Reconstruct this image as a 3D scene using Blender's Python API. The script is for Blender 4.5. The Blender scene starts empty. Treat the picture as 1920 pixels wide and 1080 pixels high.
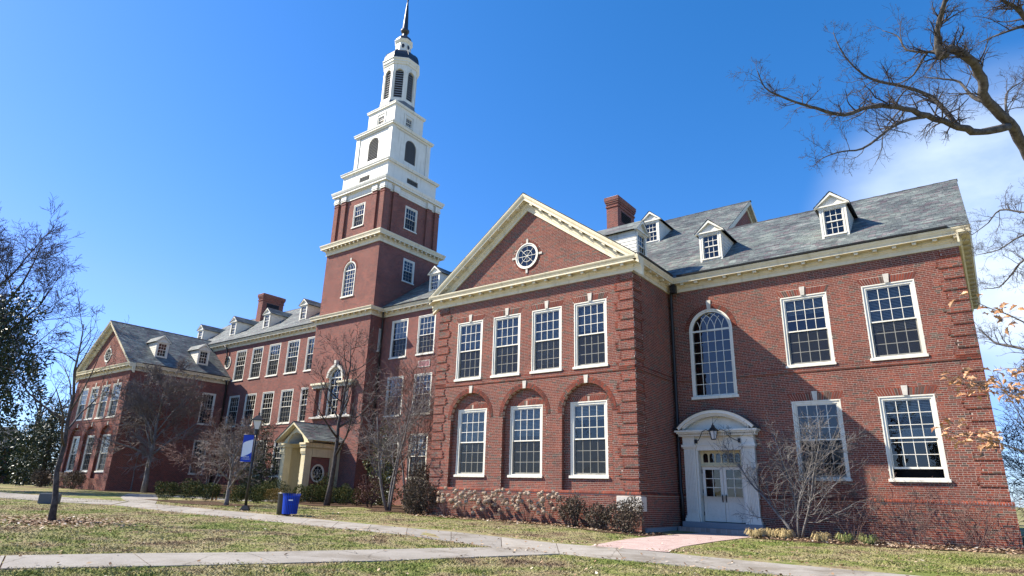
import bpy, math, random
import numpy as np
from mathutils import Vector, Matrix, noise
R = math.radians
PI = math.pi
scene = bpy.context.scene
COL = scene.collection

# ------------------------------------------------------------------ camera
cam_d = bpy.data.cameras.new('camera')
cam = bpy.data.objects.new('camera', cam_d)
COL.objects.link(cam)
cam_d.sensor_width = 36.0
cam_d.lens = 22.09
cam_d.clip_end = 3000
CAM = Vector((11.149, -23.095, 1.320))
_r = Vector((0.80149, 0.59737, 0.02755)); _u = Vector((0.16365, -0.26340, 0.95070)); _f = Vector((-0.57518, 0.75747, 0.30887))
cam.matrix_world = Matrix(((_r.x, _u.x, -_f.x, CAM.x), (_r.y, _u.y, -_f.y, CAM.y), (_r.z, _u.z, -_f.z, CAM.z), (0, 0, 0, 1)))
scene.camera = cam

# ------------------------------------------------------------------ light
SUN_TO = Vector((-1.87, -1.0, 1.94)).normalized()        # towards the sun
SUN_EL = math.asin(SUN_TO.z)
SUN_ROT = math.atan2(SUN_TO.x, SUN_TO.y)
sl = bpy.data.lights.new('sun', 'SUN')
sl.energy = 5.0; sl.angle = R(0.5); sl.color = (1.0, 0.935, 0.82)
so = bpy.data.objects.new('sun', sl); COL.objects.link(so)
so.rotation_euler = (-SUN_TO).to_track_quat('-Z', 'Y').to_euler()
so.location = (0, 0, 80)
world = bpy.data.worlds.new('World'); scene.world = world; world.use_nodes = True
wn = world.node_tree; wn.nodes.clear()
sky = wn.nodes.new('ShaderNodeTexSky'); sky.sky_type = 'NISHITA'; sky.sun_disc = False
sky.sun_elevation = SUN_EL; sky.sun_rotation = SUN_ROT
sky.air_density = 1.0; sky.dust_density = 0.35; sky.ozone_density = 2.2; sky.altitude = 300
# the deep winter blue of the photograph: each channel of the clear sky graded as a whole
sp_ = wn.nodes.new('ShaderNodeSeparateColor'); cb_ = wn.nodes.new('ShaderNodeCombineColor')
def wmath(op, a, b):
    n = wn.nodes.new('ShaderNodeMath'); n.operation = op
    for i, q in enumerate((a, b)):
        if isinstance(q, float): n.inputs[i].default_value = q
        else: wn.links.new(q, n.inputs[i])
    return n.outputs[0]
wn.links.new(sky.outputs[0], sp_.inputs[0])
r_ = wmath('MINIMUM', wmath('MULTIPLY', wmath('POWER', sp_.outputs[0], 1.8), 0.285), wmath('MULTIPLY', sp_.outputs[0], 0.62))
wn.links.new(r_, cb_.inputs[0]); wn.links.new(wmath('MULTIPLY', sp_.outputs[1], 0.80), cb_.inputs[1]); wn.links.new(wmath('MULTIPLY', sp_.outputs[2], 1.27), cb_.inputs[2])
# thin cloud low over the horizon
tc = wn.nodes.new('ShaderNodeTexCoord')
mp = wn.nodes.new('ShaderNodeMapping'); mp.inputs['Scale'].default_value = (1.0, 1.0, 2.2)
nz = wn.nodes.new('ShaderNodeTexNoise'); nz.inputs['Scale'].default_value = 4.5; nz.inputs['Detail'].default_value = 7; nz.inputs['Roughness'].default_value = 0.5
dp = wn.nodes.new('ShaderNodeVectorMath'); dp.operation = 'DOT_PRODUCT'
cd = Vector((0.045, 0.945, 0.325)).normalized()
dp.inputs[1].default_value = cd
mr = wn.nodes.new('ShaderNodeMapRange'); mr.interpolation_type = 'SMOOTHSTEP'
mr.inputs['From Min'].default_value = 0.972; mr.inputs['From Max'].default_value = 1.0
mr2 = wn.nodes.new('ShaderNodeMapRange'); mr2.inputs['From Min'].default_value = 0.22; mr2.inputs['From Max'].default_value = 0.72
mm = wn.nodes.new('ShaderNodeMath'); mm.operation = 'MULTIPLY'
mixc = wn.nodes.new('ShaderNodeMix'); mixc.data_type = 'RGBA'
mixc.inputs['B'].default_value = (5.6, 6.4, 7.4, 1)
bg = wn.nodes.new('ShaderNodeBackground'); bg.inputs['Strength'].default_value = 0.098
wo = wn.nodes.new('ShaderNodeOutputWorld')
wn.links.new(tc.outputs['Generated'], dp.inputs[0]); wn.links.new(tc.outputs['Generated'], mp.inputs['Vector'])
wn.links.new(mp.outputs[0], nz.inputs['Vector'])
wn.links.new(dp.outputs['Value'], mr.inputs['Value']); wn.links.new(nz.outputs['Fac'], mr2.inputs['Value'])
wn.links.new(mr.outputs[0], mm.inputs[0]); wn.links.new(mr2.outputs[0], mm.inputs[1])
wn.links.new(mm.outputs[0], mixc.inputs['Factor'])
wn.links.new(cb_.outputs[0], mixc.inputs['A'])
wn.links.new(mixc.outputs['Result'], bg.inputs['Color']); wn.links.new(bg.outputs[0], wo.inputs['Surface'])
scene.cycles.diffuse_bounces = 1
vs = scene.view_settings
vs.view_transform = 'Standard'; vs.look = 'None'; vs.exposure = 1.0; vs.gamma = 1.0; vs.use_curve_mapping = False

# ------------------------------------------------------------------ materials
def newmat(name):
    m = bpy.data.materials.new(name); m.use_nodes = True
    nt = m.node_tree; b = nt.nodes['Principled BSDF']
    return m, nt, b
def N(nt, t, **kw):
    n = nt.nodes.new(t)
    for k, v in kw.items():
        setattr(n, k, v)
    return n
def plain(name, col, rough=0.6, spec=0.5, metal=0.0, nscale=0, namp=0.0, bump=0.0):
    m, nt, b = newmat(name)
    b.inputs['Base Color'].default_value = (*col, 1); b.inputs['Roughness'].default_value = rough
    b.inputs['Specular IOR Level'].default_value = spec; b.inputs['Metallic'].default_value = metal
    if nscale:
        t = N(nt, 'ShaderNodeTexCoord'); nn = N(nt, 'ShaderNodeTexNoise'); nn.inputs['Scale'].default_value = nscale; nn.inputs['Detail'].default_value = 5
        nt.links.new(t.outputs['Object'], nn.inputs['Vector'])
        mr = N(nt, 'ShaderNodeMapRange'); mr.inputs['To Min'].default_value = 1 - namp; mr.inputs['To Max'].default_value = 1 + namp
        mr.inputs['From Min'].default_value = 0.25; mr.inputs['From Max'].default_value = 0.75
        nt.links.new(nn.outputs['Fac'], mr.inputs['Value'])
        mx = N(nt, 'ShaderNodeMix', data_type='RGBA', blend_type='MULTIPLY'); mx.inputs['Factor'].default_value = 1
        mx.inputs['A'].default_value = (*col, 1)
        nt.links.new(mr.outputs[0], mx.inputs['B']); nt.links.new(mx.outputs['Result'], b.inputs['Base Color'])
        if bump:
            bp = N(nt, 'ShaderNodeBump'); bp.inputs['Strength'].default_value = bump; bp.inputs['Distance'].default_value = 0.02
            nt.links.new(nn.outputs['Fac'], bp.inputs['Height']); nt.links.new(bp.outputs[0], b.inputs['Normal'])
    return m
def rand_val(nt):
    """0..1 value that differs by mesh island and by object"""
    g = N(nt, 'ShaderNodeNewGeometry'); o = N(nt, 'ShaderNodeObjectInfo')
    a = N(nt, 'ShaderNodeMath', operation='ADD'); f = N(nt, 'ShaderNodeMath', operation='FRACT')
    nt.links.new(g.outputs['Random Per Island'], a.inputs[0]); nt.links.new(o.outputs['Random'], a.inputs[1])
    nt.links.new(a.outputs[0], f.inputs[0])
    return f.outputs[0]
def ramp(nt, src, stops, interp='LINEAR'):
    r = N(nt, 'ShaderNodeValToRGB'); r.color_ramp.interpolation = interp
    e = r.color_ramp.elements
    while len(e) > 1: e.remove(e[-1])
    e[0].position = stops[0][0]; e[0].color = (*stops[0][1], 1)
    for p, c in stops[1:]:
        k = e.new(p); k.color = (*c, 1)
    nt.links.new(src, r.inputs['Fac'])
    return r.outputs['Color']
def posnoise(nt, scale, detail=4, rough=0.55):
    g = N(nt, 'ShaderNodeNewGeometry'); n = N(nt, 'ShaderNodeTexNoise')
    n.inputs['Scale'].default_value = scale; n.inputs['Detail'].default_value = detail; n.inputs['Roughness'].default_value = rough
    nt.links.new(g.outputs['Position'], n.inputs['Vector'])
    return n.outputs['Fac']
def mixrgb(nt, fac, a, b, mode='MIX'):
    m = N(nt, 'ShaderNodeMix', data_type='RGBA', blend_type=mode)
    for key, s in (('Factor', fac), ('A', a), ('B', b)):
        if isinstance(s, (int, float)): m.inputs[key].default_value = s
        elif isinstance(s, tuple): m.inputs[key].default_value = (*s, 1)
        else: nt.links.new(s, m.inputs[key])
    return m.outputs['Result']
def bump(nt, b, src, strength, dist=0.01):
    bp = N(nt, 'ShaderNodeBump'); bp.inputs['Strength'].default_value = strength; bp.inputs['Distance'].default_value = dist
    nt.links.new(src, bp.inputs['Height']); nt.links.new(bp.outputs[0], b.inputs['Normal'])

M = {}
BRICKS = [(0.0, (0.245, 0.052, 0.038)), (0.2, (0.31, 0.075, 0.05)), (0.38, (0.20, 0.048, 0.038)), (0.55, (0.27, 0.07, 0.05)),
          (0.70, (0.165, 0.05, 0.042)), (0.84, (0.22, 0.066, 0.052)), (0.91, (0.115, 0.062, 0.055)), (1.0, (0.15, 0.098, 0.086))]
def brick_geo():
    m, nt, b = newmat('brick_clay')
    c = ramp(nt, rand_val(nt), BRICKS)
    n = posnoise(nt, 40, 3)
    n2 = posnoise(nt, 0.6, 3)
    c = mixrgb(nt, 0.35, c, ramp(nt, n, [(0.3, (0.55, 0.5, 0.5)), (0.7, (1.3, 1.25, 1.2))]), 'MULTIPLY')
    c = mixrgb(nt, 0.85, c, ramp(nt, n2, [(0.3, (0.66, 0.67, 0.70)), (0.5, (0.98, 0.97, 0.96)), (0.7, (1.22, 1.16, 1.1))]), 'MULTIPLY')
    n5 = posnoise(nt, 2.3, 6, 0.7)
    c = mixrgb(nt, 0.5, c, ramp(nt, n5, [(0.34, (0.6, 0.6, 0.62)), (0.48, (1, 1, 1))]), 'MULTIPLY')
    c = mixrgb(nt, 1.0, c, (0.86, 0.98, 0.86), 'MULTIPLY')
    nt.links.new(c, b.inputs['Base Color']); b.inputs['Roughness'].default_value = 0.85
    b.inputs['Specular IOR Level'].default_value = 0.2
    bump(nt, b, n, 0.4, 0.006)
    return m
M['brick'] = brick_geo()
M['mortar'] = plain('mortar', (0.47, 0.36, 0.285), 0.95, 0.1, nscale=9, namp=0.2)
def brick_tex():
    m, nt, b = newmat('brickwork_far')
    g = N(nt, 'ShaderNodeNewGeometry'); sp = N(nt, 'ShaderNodeSeparateXYZ'); sn = N(nt, 'ShaderNodeSeparateXYZ')
    nt.links.new(g.outputs['Position'], sp.inputs[0]); nt.links.new(g.outputs['True Normal'], sn.inputs[0])
    ab = N(nt, 'ShaderNodeMath', operation='ABSOLUTE'); nt.links.new(sn.outputs['Y'], ab.inputs[0])
    gt = N(nt, 'ShaderNodeMath', operation='GREATER_THAN'); nt.links.new(ab.outputs[0], gt.inputs[0]); gt.inputs[1].default_value = 0.6
    mx = N(nt, 'ShaderNodeMix', data_type='FLOAT'); nt.links.new(gt.outputs[0], mx.inputs['Factor'])
    nt.links.new(sp.outputs['Y'], mx.inputs['A']); nt.links.new(sp.outputs['X'], mx.inputs['B'])
    cb = N(nt, 'ShaderNodeCombineXYZ'); nt.links.new(mx.outputs['Result'], cb.inputs[0]); nt.links.new(sp.outputs['Z'], cb.inputs[1])
    bt = N(nt, 'ShaderNodeTexBrick'); bt.offset = 0.5; bt.inputs['Scale'].default_value = 1.0
    bt.inputs['Brick Width'].default_value = 0.19; bt.inputs['Row Height'].default_value = 0.0713
    bt.inputs['Mortar Size'].default_value = 0.0065; bt.inputs['Mortar Smooth'].default_value = 0.2; bt.inputs['Bias'].default_value = 0.0
    bt.inputs['Color1'].default_value = (0.26, 0.07, 0.05, 1); bt.inputs['Color2'].default_value = (0.13, 0.05, 0.044, 1)
    bt.inputs['Mortar'].default_value = (0.38, 0.28, 0.23, 1)
    nt.links.new(cb.outputs[0], bt.inputs['Vector'])
    n2 = posnoise(nt, 0.8, 5); n3 = posnoise(nt, 12, 3)
    c = mixrgb(nt, 0.55, bt.outputs['Color'], ramp(nt, n2, [(0.3, (0.7, 0.7, 0.72)), (0.7, (1.25, 1.2, 1.15))]), 'MULTIPLY')
    c = mixrgb(nt, 0.45, c, ramp(nt, n3, [(0.3, (0.65, 0.65, 0.68)), (0.7, (1.3, 1.25, 1.2))]), 'MULTIPLY')
    nt.links.new(c, b.inputs['Base Color']); b.inputs['Roughness'].default_value = 0.9; b.inputs['Specular IOR Level'].default_value = 0.15
    bump(nt, b, bt.outputs['Fac'], -0.35, 0.006)
    return m
M['brick_far'] = brick_tex()
def paint(name, col, amp=0.10, rough=0.55, streak=0.8):
    m, nt, b = newmat(name)
    n = posnoise(nt, 1.7, 5); n2 = posnoise(nt, 14, 4)
    c = mixrgb(nt, 1.0, col, ramp(nt, n, [(0.3, (1 - amp, 1 - amp, 1 - amp * 1.25)), (0.65, (1.03, 1.03, 1.03))]), 'MULTIPLY')
    c = mixrgb(nt, 0.6, c, ramp(nt, n2, [(0.28, (0.86, 0.85, 0.82)), (0.5, (1, 1, 1))]), 'MULTIPLY')
    g = N(nt, 'ShaderNodeNewGeometry'); mp_ = N(nt, 'ShaderNodeMapping'); mp_.inputs['Scale'].default_value = (5.0, 5.0, 0.35)
    st = N(nt, 'ShaderNodeTexNoise'); st.inputs['Scale'].default_value = 1.0; st.inputs['Detail'].default_value = 4
    nt.links.new(g.outputs['Position'], mp_.inputs['Vector']); nt.links.new(mp_.outputs[0], st.inputs['Vector'])
    c = mixrgb(nt, streak, c, ramp(nt, st.outputs['Fac'], [(0.30, (0.80, 0.78, 0.73)), (0.47, (1, 1, 1))]), 'MULTIPLY')
    nt.links.new(c, b.inputs['Base Color']); b.inputs['Roughness'].default_value = rough
    bump(nt, b, n2, 0.06, 0.01)
    return m
M['cream'] = paint('cream_paint', (0.82, 0.71, 0.48))
M['white'] = paint('white_paint', (0.84, 0.79, 0.66), 0.06)
M['towerwhite'] = paint('tower_white_paint', (0.83, 0.79, 0.67), 0.06)
M['doorwhite'] = paint('door_white_paint', (0.85, 0.79, 0.66), 0.03, 0.5, 0.2)
M['yellowcream'] = paint('yellow_cream_paint', (0.78, 0.66, 0.40), 0.08)
M['limestone'] = plain('limestone', (0.62, 0.57, 0.48), 0.85, 0.2, nscale=6, namp=0.15)
M['granite'] = plain('grey_granite', (0.27, 0.28, 0.295), 0.7, 0.3, nscale=60, namp=0.25)
def slate():
    m, nt, b = newmat('slate')
    n2 = posnoise(nt, 0.7, 4); n = posnoise(nt, 25, 3)
    c = ramp(nt, rand_val(nt), [(0.0, (0.125, 0.142, 0.132)), (0.28, (0.185, 0.207, 0.19)), (0.46, (0.11, 0.123, 0.118)), (0.64, (0.165, 0.184, 0.17)),
                                (0.78, (0.135, 0.112, 0.114)), (0.87, (0.16, 0.138, 0.14)), (0.95, (0.23, 0.248, 0.225)), (1.0, (0.085, 0.095, 0.095))])
    g = N(nt, 'ShaderNodeNewGeometry'); mp_ = N(nt, 'ShaderNodeMapping'); mp_.inputs['Scale'].default_value = (0.9, 0.9, 7.5)
    st = N(nt, 'ShaderNodeTexNoise'); st.inputs['Scale'].default_value = 1.0; st.inputs['Detail'].default_value = 5; st.inputs['Roughness'].default_value = 0.65
    nt.links.new(g.outputs['Position'], mp_.inputs['Vector']); nt.links.new(mp_.outputs[0], st.inputs['Vector'])
    c = mixrgb(nt, 1.0, c, ramp(nt, st.outputs['Fac'], [(0.3, (0.42, 0.42, 0.44)), (0.5, (0.95, 0.95, 0.95)), (0.68, (1.6, 1.58, 1.5))]), 'MULTIPLY')
    c = mixrgb(nt, 0.9, c, ramp(nt, n2, [(0.3, (0.55, 0.55, 0.58)), (0.5, (0.95, 0.95, 0.95)), (0.7, (1.25, 1.25, 1.18))]), 'MULTIPLY')
    nt.links.new(c, b.inputs['Base Color']); b.inputs['Roughness'].default_value = 0.65; b.inputs['Specular IOR Level'].default_value = 0.35
    bump(nt, b, n, 0.15, 0.01)
    return m
M['slate'] = slate()
M['deck'] = plain('roof_underlay', (0.05, 0.052, 0.055), 0.9)
M['blackmetal'] = plain('black_metal', (0.012, 0.012, 0.013), 0.45, 0.5)
M['darkcopper'] = plain('dark_lead', (0.028, 0.03, 0.036), 0.42, 0.6, nscale=4, namp=0.3)
M['greymetal'] = plain('weathered_lead', (0.16, 0.175, 0.18), 0.6, 0.4, nscale=4, namp=0.3)
def glass():
    m = bpy.data.materials.new('window_glass'); m.use_nodes = True
    nt = m.node_tree; nt.nodes.clear()
    out = N(nt, 'ShaderNodeOutputMaterial'); mix = N(nt, 'ShaderNodeMixShader'); tr = N(nt, 'ShaderNodeBsdfTransparent'); gl = N(nt, 'ShaderNodeBsdfGlossy')
    tr.inputs['Color'].default_value = (0.84, 0.87, 0.86, 1); gl.inputs['Roughness'].default_value = 0.015
    fr = N(nt, 'ShaderNodeFresnel'); fr.inputs['IOR'].default_value = 1.75
    n = posnoise(nt, 3.0, 2); bp = N(nt, 'ShaderNodeBump'); bp.inputs['Strength'].default_value = 0.06; bp.inputs['Distance'].default_value = 0.02
    nt.links.new(n, bp.inputs['Height']); nt.links.new(bp.outputs[0], gl.inputs['Normal'])
    nt.links.new(fr.outputs[0], mix.inputs[0]); nt.links.new(tr.outputs[0], mix.inputs[1]); nt.links.new(gl.outputs[0], mix.inputs[2])
    nt.links.new(mix.outputs[0], out.inputs['Surface'])
    return m
M['glass'] = glass()
def screen():
    m = bpy.data.materials.new('insect_screen'); m.use_nodes = True
    nt = m.node_tree; nt.nodes.clear()
    out = N(nt, 'ShaderNodeOutputMaterial'); mix = N(nt, 'ShaderNodeMixShader'); tr = N(nt, 'ShaderNodeBsdfTransparent'); d = N(nt, 'ShaderNodeBsdfDiffuse')
    d.inputs['Color'].default_value = (0.045, 0.048, 0.052, 1); mix.inputs[0].default_value = 0.42
    nt.links.new(tr.outputs[0], mix.inputs[1]); nt.links.new(d.outputs[0], mix.inputs[2]); nt.links.new(mix.outputs[0], out.inputs['Surface'])
    return m
M['screen'] = screen()
M['frost'] = plain('lamp_glass', (0.62, 0.62, 0.6), 0.25, 0.5)
M['interior'] = plain('dim_interior', (0.022, 0.022, 0.024), 0.9)
M['blind'] = plain('window_blind', (0.62, 0.64, 0.58), 0.6)
M['louver'] = plain('louver_grey', (0.30, 0.30, 0.29), 0.7)
def bark(name, a, b_, sc=9):
    m, nt, b = newmat(name)
    n = posnoise(nt, sc, 5, 0.65)
    nt.links.new(ramp(nt, n, [(0.3, a), (0.7, b_)]), b.inputs['Base Color']); b.inputs['Roughness'].default_value = 0.9
    b.inputs['Specular IOR Level'].default_value = 0.15
    bump(nt, b, n, 0.8, 0.02)
    return m
M['bark_oak'] = bark('oak_bark', (0.045, 0.038, 0.034), (0.16, 0.145, 0.13))
M['bark_grey'] = bark('grey_bark', (0.10, 0.088, 0.08), (0.26, 0.24, 0.225))
M['bark_dark'] = bark('dark_bark', (0.035, 0.03, 0.028), (0.115, 0.10, 0.095))
M['twig_red'] = plain('reddish_twig', (0.19, 0.115, 0.095), 0.85, 0.2)
M['twig_grey'] = plain('grey_twig', (0.21, 0.175, 0.155), 0.85, 0.2)
M['twig_dark'] = plain('dark_twig', (0.075, 0.062, 0.056), 0.85, 0.2)
def leafmat(name, stops, rough=0.45, spec=0.5, trans=0.0):
    m, nt, b = newmat(name)
    c = ramp(nt, rand_val(nt), stops)
    nt.links.new(c, b.inputs['Base Color']); b.inputs['Roughness'].default_value = rough; b.inputs['Specular IOR Level'].default_value = spec
    return m
M['magnolia'] = leafmat('magnolia_leaf', [(0, (0.012, 0.028, 0.012)), (0.6, (0.028, 0.05, 0.018)), (0.85, (0.05, 0.075, 0.022)), (1, (0.10, 0.075, 0.03))], 0.4, 0.35)
M['boxwood'] = leafmat('boxwood_leaf', [(0, (0.022, 0.038, 0.014)), (0.55, (0.05, 0.072, 0.02)), (0.85, (0.11, 0.11, 0.028)), (1, (0.24, 0.16, 0.035))], 0.7, 0.12)
M['boxgold'] = leafmat('golden_boxwood_leaf', [(0, (0.06, 0.045, 0.01)), (0.5, (0.19, 0.12, 0.02)), (1, (0.30, 0.19, 0.04))], 0.55, 0.3)
M['holly'] = leafmat('holly_leaf', [(0, (0.02, 0.035, 0.012)), (0.5, (0.06, 0.085, 0.02)), (0.85, (0.16, 0.16, 0.035)), (1, (0.24, 0.19, 0.05))], 0.4, 0.5)
M['privet'] = leafmat('dark_shrub_leaf', [(0, (0.05, 0.042, 0.028)), (0.4, (0.085, 0.07, 0.045)), (0.75, (0.14, 0.095, 0.07)), (1, (0.20, 0.16, 0.115))], 0.65, 0.15)
M['burgundy'] = leafmat('burgundy_leaf', [(0, (0.06, 0.022, 0.02)), (0.6, (0.13, 0.045, 0.035)), (1, (0.20, 0.10, 0.07))], 0.6, 0.3)
M['redleaf'] = leafmat('red_leaf', [(0, (0.11, 0.018, 0.02)), (0.7, (0.20, 0.035, 0.04)), (1, (0.24, 0.08, 0.06))], 0.6, 0.3)
M['oakleaf'] = leafmat('dry_oak_leaf', [(0, (0.36, 0.17, 0.075)), (0.5, (0.52, 0.28, 0.14)), (1, (0.62, 0.38, 0.22))], 0.6, 0.3)
M['hydrangea'] = leafmat('dry_hydrangea', [(0, (0.48, 0.34, 0.23)), (0.5, (0.60, 0.45, 0.32)), (0.9, (0.68, 0.54, 0.40)), (1, (0.17, 0.11, 0.07))], 0.9, 0.1)
M['straw'] = leafmat('straw_blade', [(0, (0.48, 0.35, 0.15)), (0.6, (0.58, 0.45, 0.22)), (1, (0.34, 0.24, 0.10))], 0.7, 0.2)
M['daylily'] = leafmat('daylily_blade', [(0, (0.46, 0.38, 0.17)), (0.5, (0.26, 0.28, 0.08)), (1, (0.12, 0.20, 0.05))], 0.6, 0.2)
M['litter'] = leafmat('fallen_leaf', [(0, (0.20, 0.11, 0.06)), (0.5, (0.34, 0.22, 0.13)), (0.9, (0.46, 0.34, 0.22)), (1, (0.62, 0.55, 0.45))], 0.8, 0.2)
def lawn(name, blade):
    m, nt, b = newmat(name)
    n1 = posnoise(nt, 0.28, 6, 0.62); n2 = posnoise(nt, 1.4, 5, 0.6); n3 = posnoise(nt, 26, 3, 0.6)
    green = (0.165, 0.195, 0.05); straw = (0.335, 0.285, 0.15); soil = (0.155, 0.105, 0.068)
    f = N(nt, 'ShaderNodeMath', operation='MULTIPLY_ADD'); nt.links.new(n2, f.inputs[0]); f.inputs[1].default_value = 0.75; 
    nt.links.new(n1, f.inputs[2])
    c = ramp(nt, f.outputs[0], [(0.66, soil), (0.75, (0.25, 0.19, 0.105)), (0.83, straw), (0.91, (0.26, 0.245, 0.095)), (1.01, green)])
    if blade:
        c = mixrgb(nt, 0.6, c, ramp(nt, rand_val(nt), [(0, (0.65, 0.7, 0.6)), (0.5, (1, 1, 1)), (1, (1.35, 1.28, 1.15))]), 'MULTIPLY')
    else:
        c = mixrgb(nt, 0.6, c, ramp(nt, n3, [(0.3, (0.5, 0.48, 0.45)), (0.7, (1.35, 1.32, 1.25))]), 'MULTIPLY')
        bump(nt, b, n3, 0.9, 0.04)
    nt.links.new(c, b.inputs['Base Color']); b.inputs['Roughness'].default_value = 0.9; b.inputs['Specular IOR Level'].default_value = 0.15
    return m
M['lawn'] = lawn('winter_lawn', False); M['blade'] = lawn('grass_blades', True)
def mulch():
    m, nt, b = newmat('mulch')
    n = posnoise(nt, 18, 5, 0.7)
    nt.links.new(ramp(nt, n, [(0.3, (0.045, 0.028, 0.02)), (0.6, (0.12, 0.075, 0.05)), (0.78, (0.26, 0.18, 0.12))]), b.inputs['Base Color'])
    b.inputs['Roughness'].default_value = 1.0; b.inputs['Specular IOR Level'].default_value = 0.05
    bump(nt, b, n, 1.0, 0.04)
    return m
M['mulch'] = mulch()
def concrete():
    m, nt, b = newmat('concrete')
    n = posnoise(nt, 1.3, 6, 0.6); n2 = posnoise(nt, 45, 3)
    c = mixrgb(nt, 1.0, ramp(nt, n, [(0.3, (0.29, 0.26, 0.22)), (0.7, (0.37, 0.335, 0.29))]), ramp(nt, n2, [(0.3, (0.8, 0.8, 0.8)), (0.7, (1.12, 1.12, 1.12))]), 'MULTIPLY')
    c = mixrgb(nt, 0.6, c, ramp(nt, rand_val(nt), [(0, (0.82, 0.82, 0.82)), (1, (1.14, 1.13, 1.1))]), 'MULTIPLY')
    n4 = posnoise(nt, 0.55, 6, 0.7)
    c = mixrgb(nt, 0.8, c, ramp(nt, n4, [(0.36, (0.62, 0.58, 0.52)), (0.5, (1, 1, 1))]), 'MULTIPLY')
    vo = N(nt, 'ShaderNodeTexVoronoi'); vo.feature = 'DISTANCE_TO_EDGE'; vo.inputs['Scale'].default_value = 0.33
    ge = N(nt, 'ShaderNodeNewGeometry'); ad = N(nt, 'ShaderNodeMix', data_type='VECTOR'); ad.inputs['Factor'].default_value = 0.12
    nn_ = N(nt, 'ShaderNodeTexNoise'); nn_.inputs['Scale'].default_value = 3.0; nt.links.new(ge.outputs['Position'], nn_.inputs['Vector'])
    nt.links.new(ge.outputs['Position'], ad.inputs['A']); nt.links.new(nn_.outputs['Color'], ad.inputs['B']); nt.links.new(ad.outputs['Result'], vo.inputs['Vector'])
    c = mixrgb(nt, 0.7, c, ramp(nt, vo.outputs['Distance'], [(0.0, (0.35, 0.33, 0.3)), (0.006, (1, 1, 1))]), 'MULTIPLY')
    nt.links.new(c, b.inputs['Base Color']); b.inputs['Roughness'].default_value = 0.9; b.inputs['Specular IOR Level'].default_value = 0.2
    bump(nt, b, n2, 0.3, 0.01)
    return m
M['concrete'] = concrete()
def paver():
    m, nt, b = newmat('brick_paving')
    g = N(nt, 'ShaderNodeNewGeometry')
    bt = N(nt, 'ShaderNodeTexBrick'); bt.offset = 0.5; bt.inputs['Scale'].default_value = 1
    bt.inputs['Brick Width'].default_value = 0.21; bt.inputs['Row Height'].default_value = 0.105; bt.inputs['Mortar Size'].default_value = 0.006
    bt.inputs['Color1'].default_value = (0.36, 0.235, 0.195, 1); bt.inputs['Color2'].default_value = (0.44, 0.32, 0.275, 1); bt.inputs['Mortar'].default_value = (0.55, 0.47, 0.42, 1)
    nt.links.new(g.outputs['Position'], bt.inputs['Vector'])
    n = posnoise(nt, 2.0, 5)
    c = mixrgb(nt, 0.6, bt.outputs['Color'], ramp(nt, n, [(0.3, (0.85, 0.8, 0.8)), (0.7, (1.3, 1.3, 1.3))]), 'MULTIPLY')
    nt.links.new(c, b.inputs['Base Color']); b.inputs['Roughness'].default_value = 0.9
    return m
M['paver'] = paver()
M['darkgranite'] = plain('dark_granite', (0.11, 0.115, 0.125), 0.55, 0.4, nscale=60, namp=0.25)
M['wood'] = plain('bench_wood', (0.36, 0.19, 0.075), 0.6, 0.3, nscale=8, namp=0.25)
M['binblack'] = plain('black_bin_plastic', (0.018, 0.02, 0.02), 0.4, 0.5)
M['binblue'] = plain('blue_bin_paint', (0.006, 0.05, 0.42), 0.5, 0.25)
M['bannerblue'] = plain('banner_blue', (0.02, 0.06, 0.42), 0.6, 0.3)
M['bannerwhite'] = plain('banner_white', (0.78, 0.80, 0.84), 0.7, 0.2)
M['lettering'] = plain('white_lettering', (0.75, 0.77, 0.82), 0.7, 0.2)
M['tablet'] = plain('pink_tablet', (0.36, 0.17, 0.17), 0.8, 0.2)
M['redbrickfar'] = plain('far_brick', (0.20, 0.085, 0.065), 0.9, 0.1, nscale=3, namp=0.2)
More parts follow.
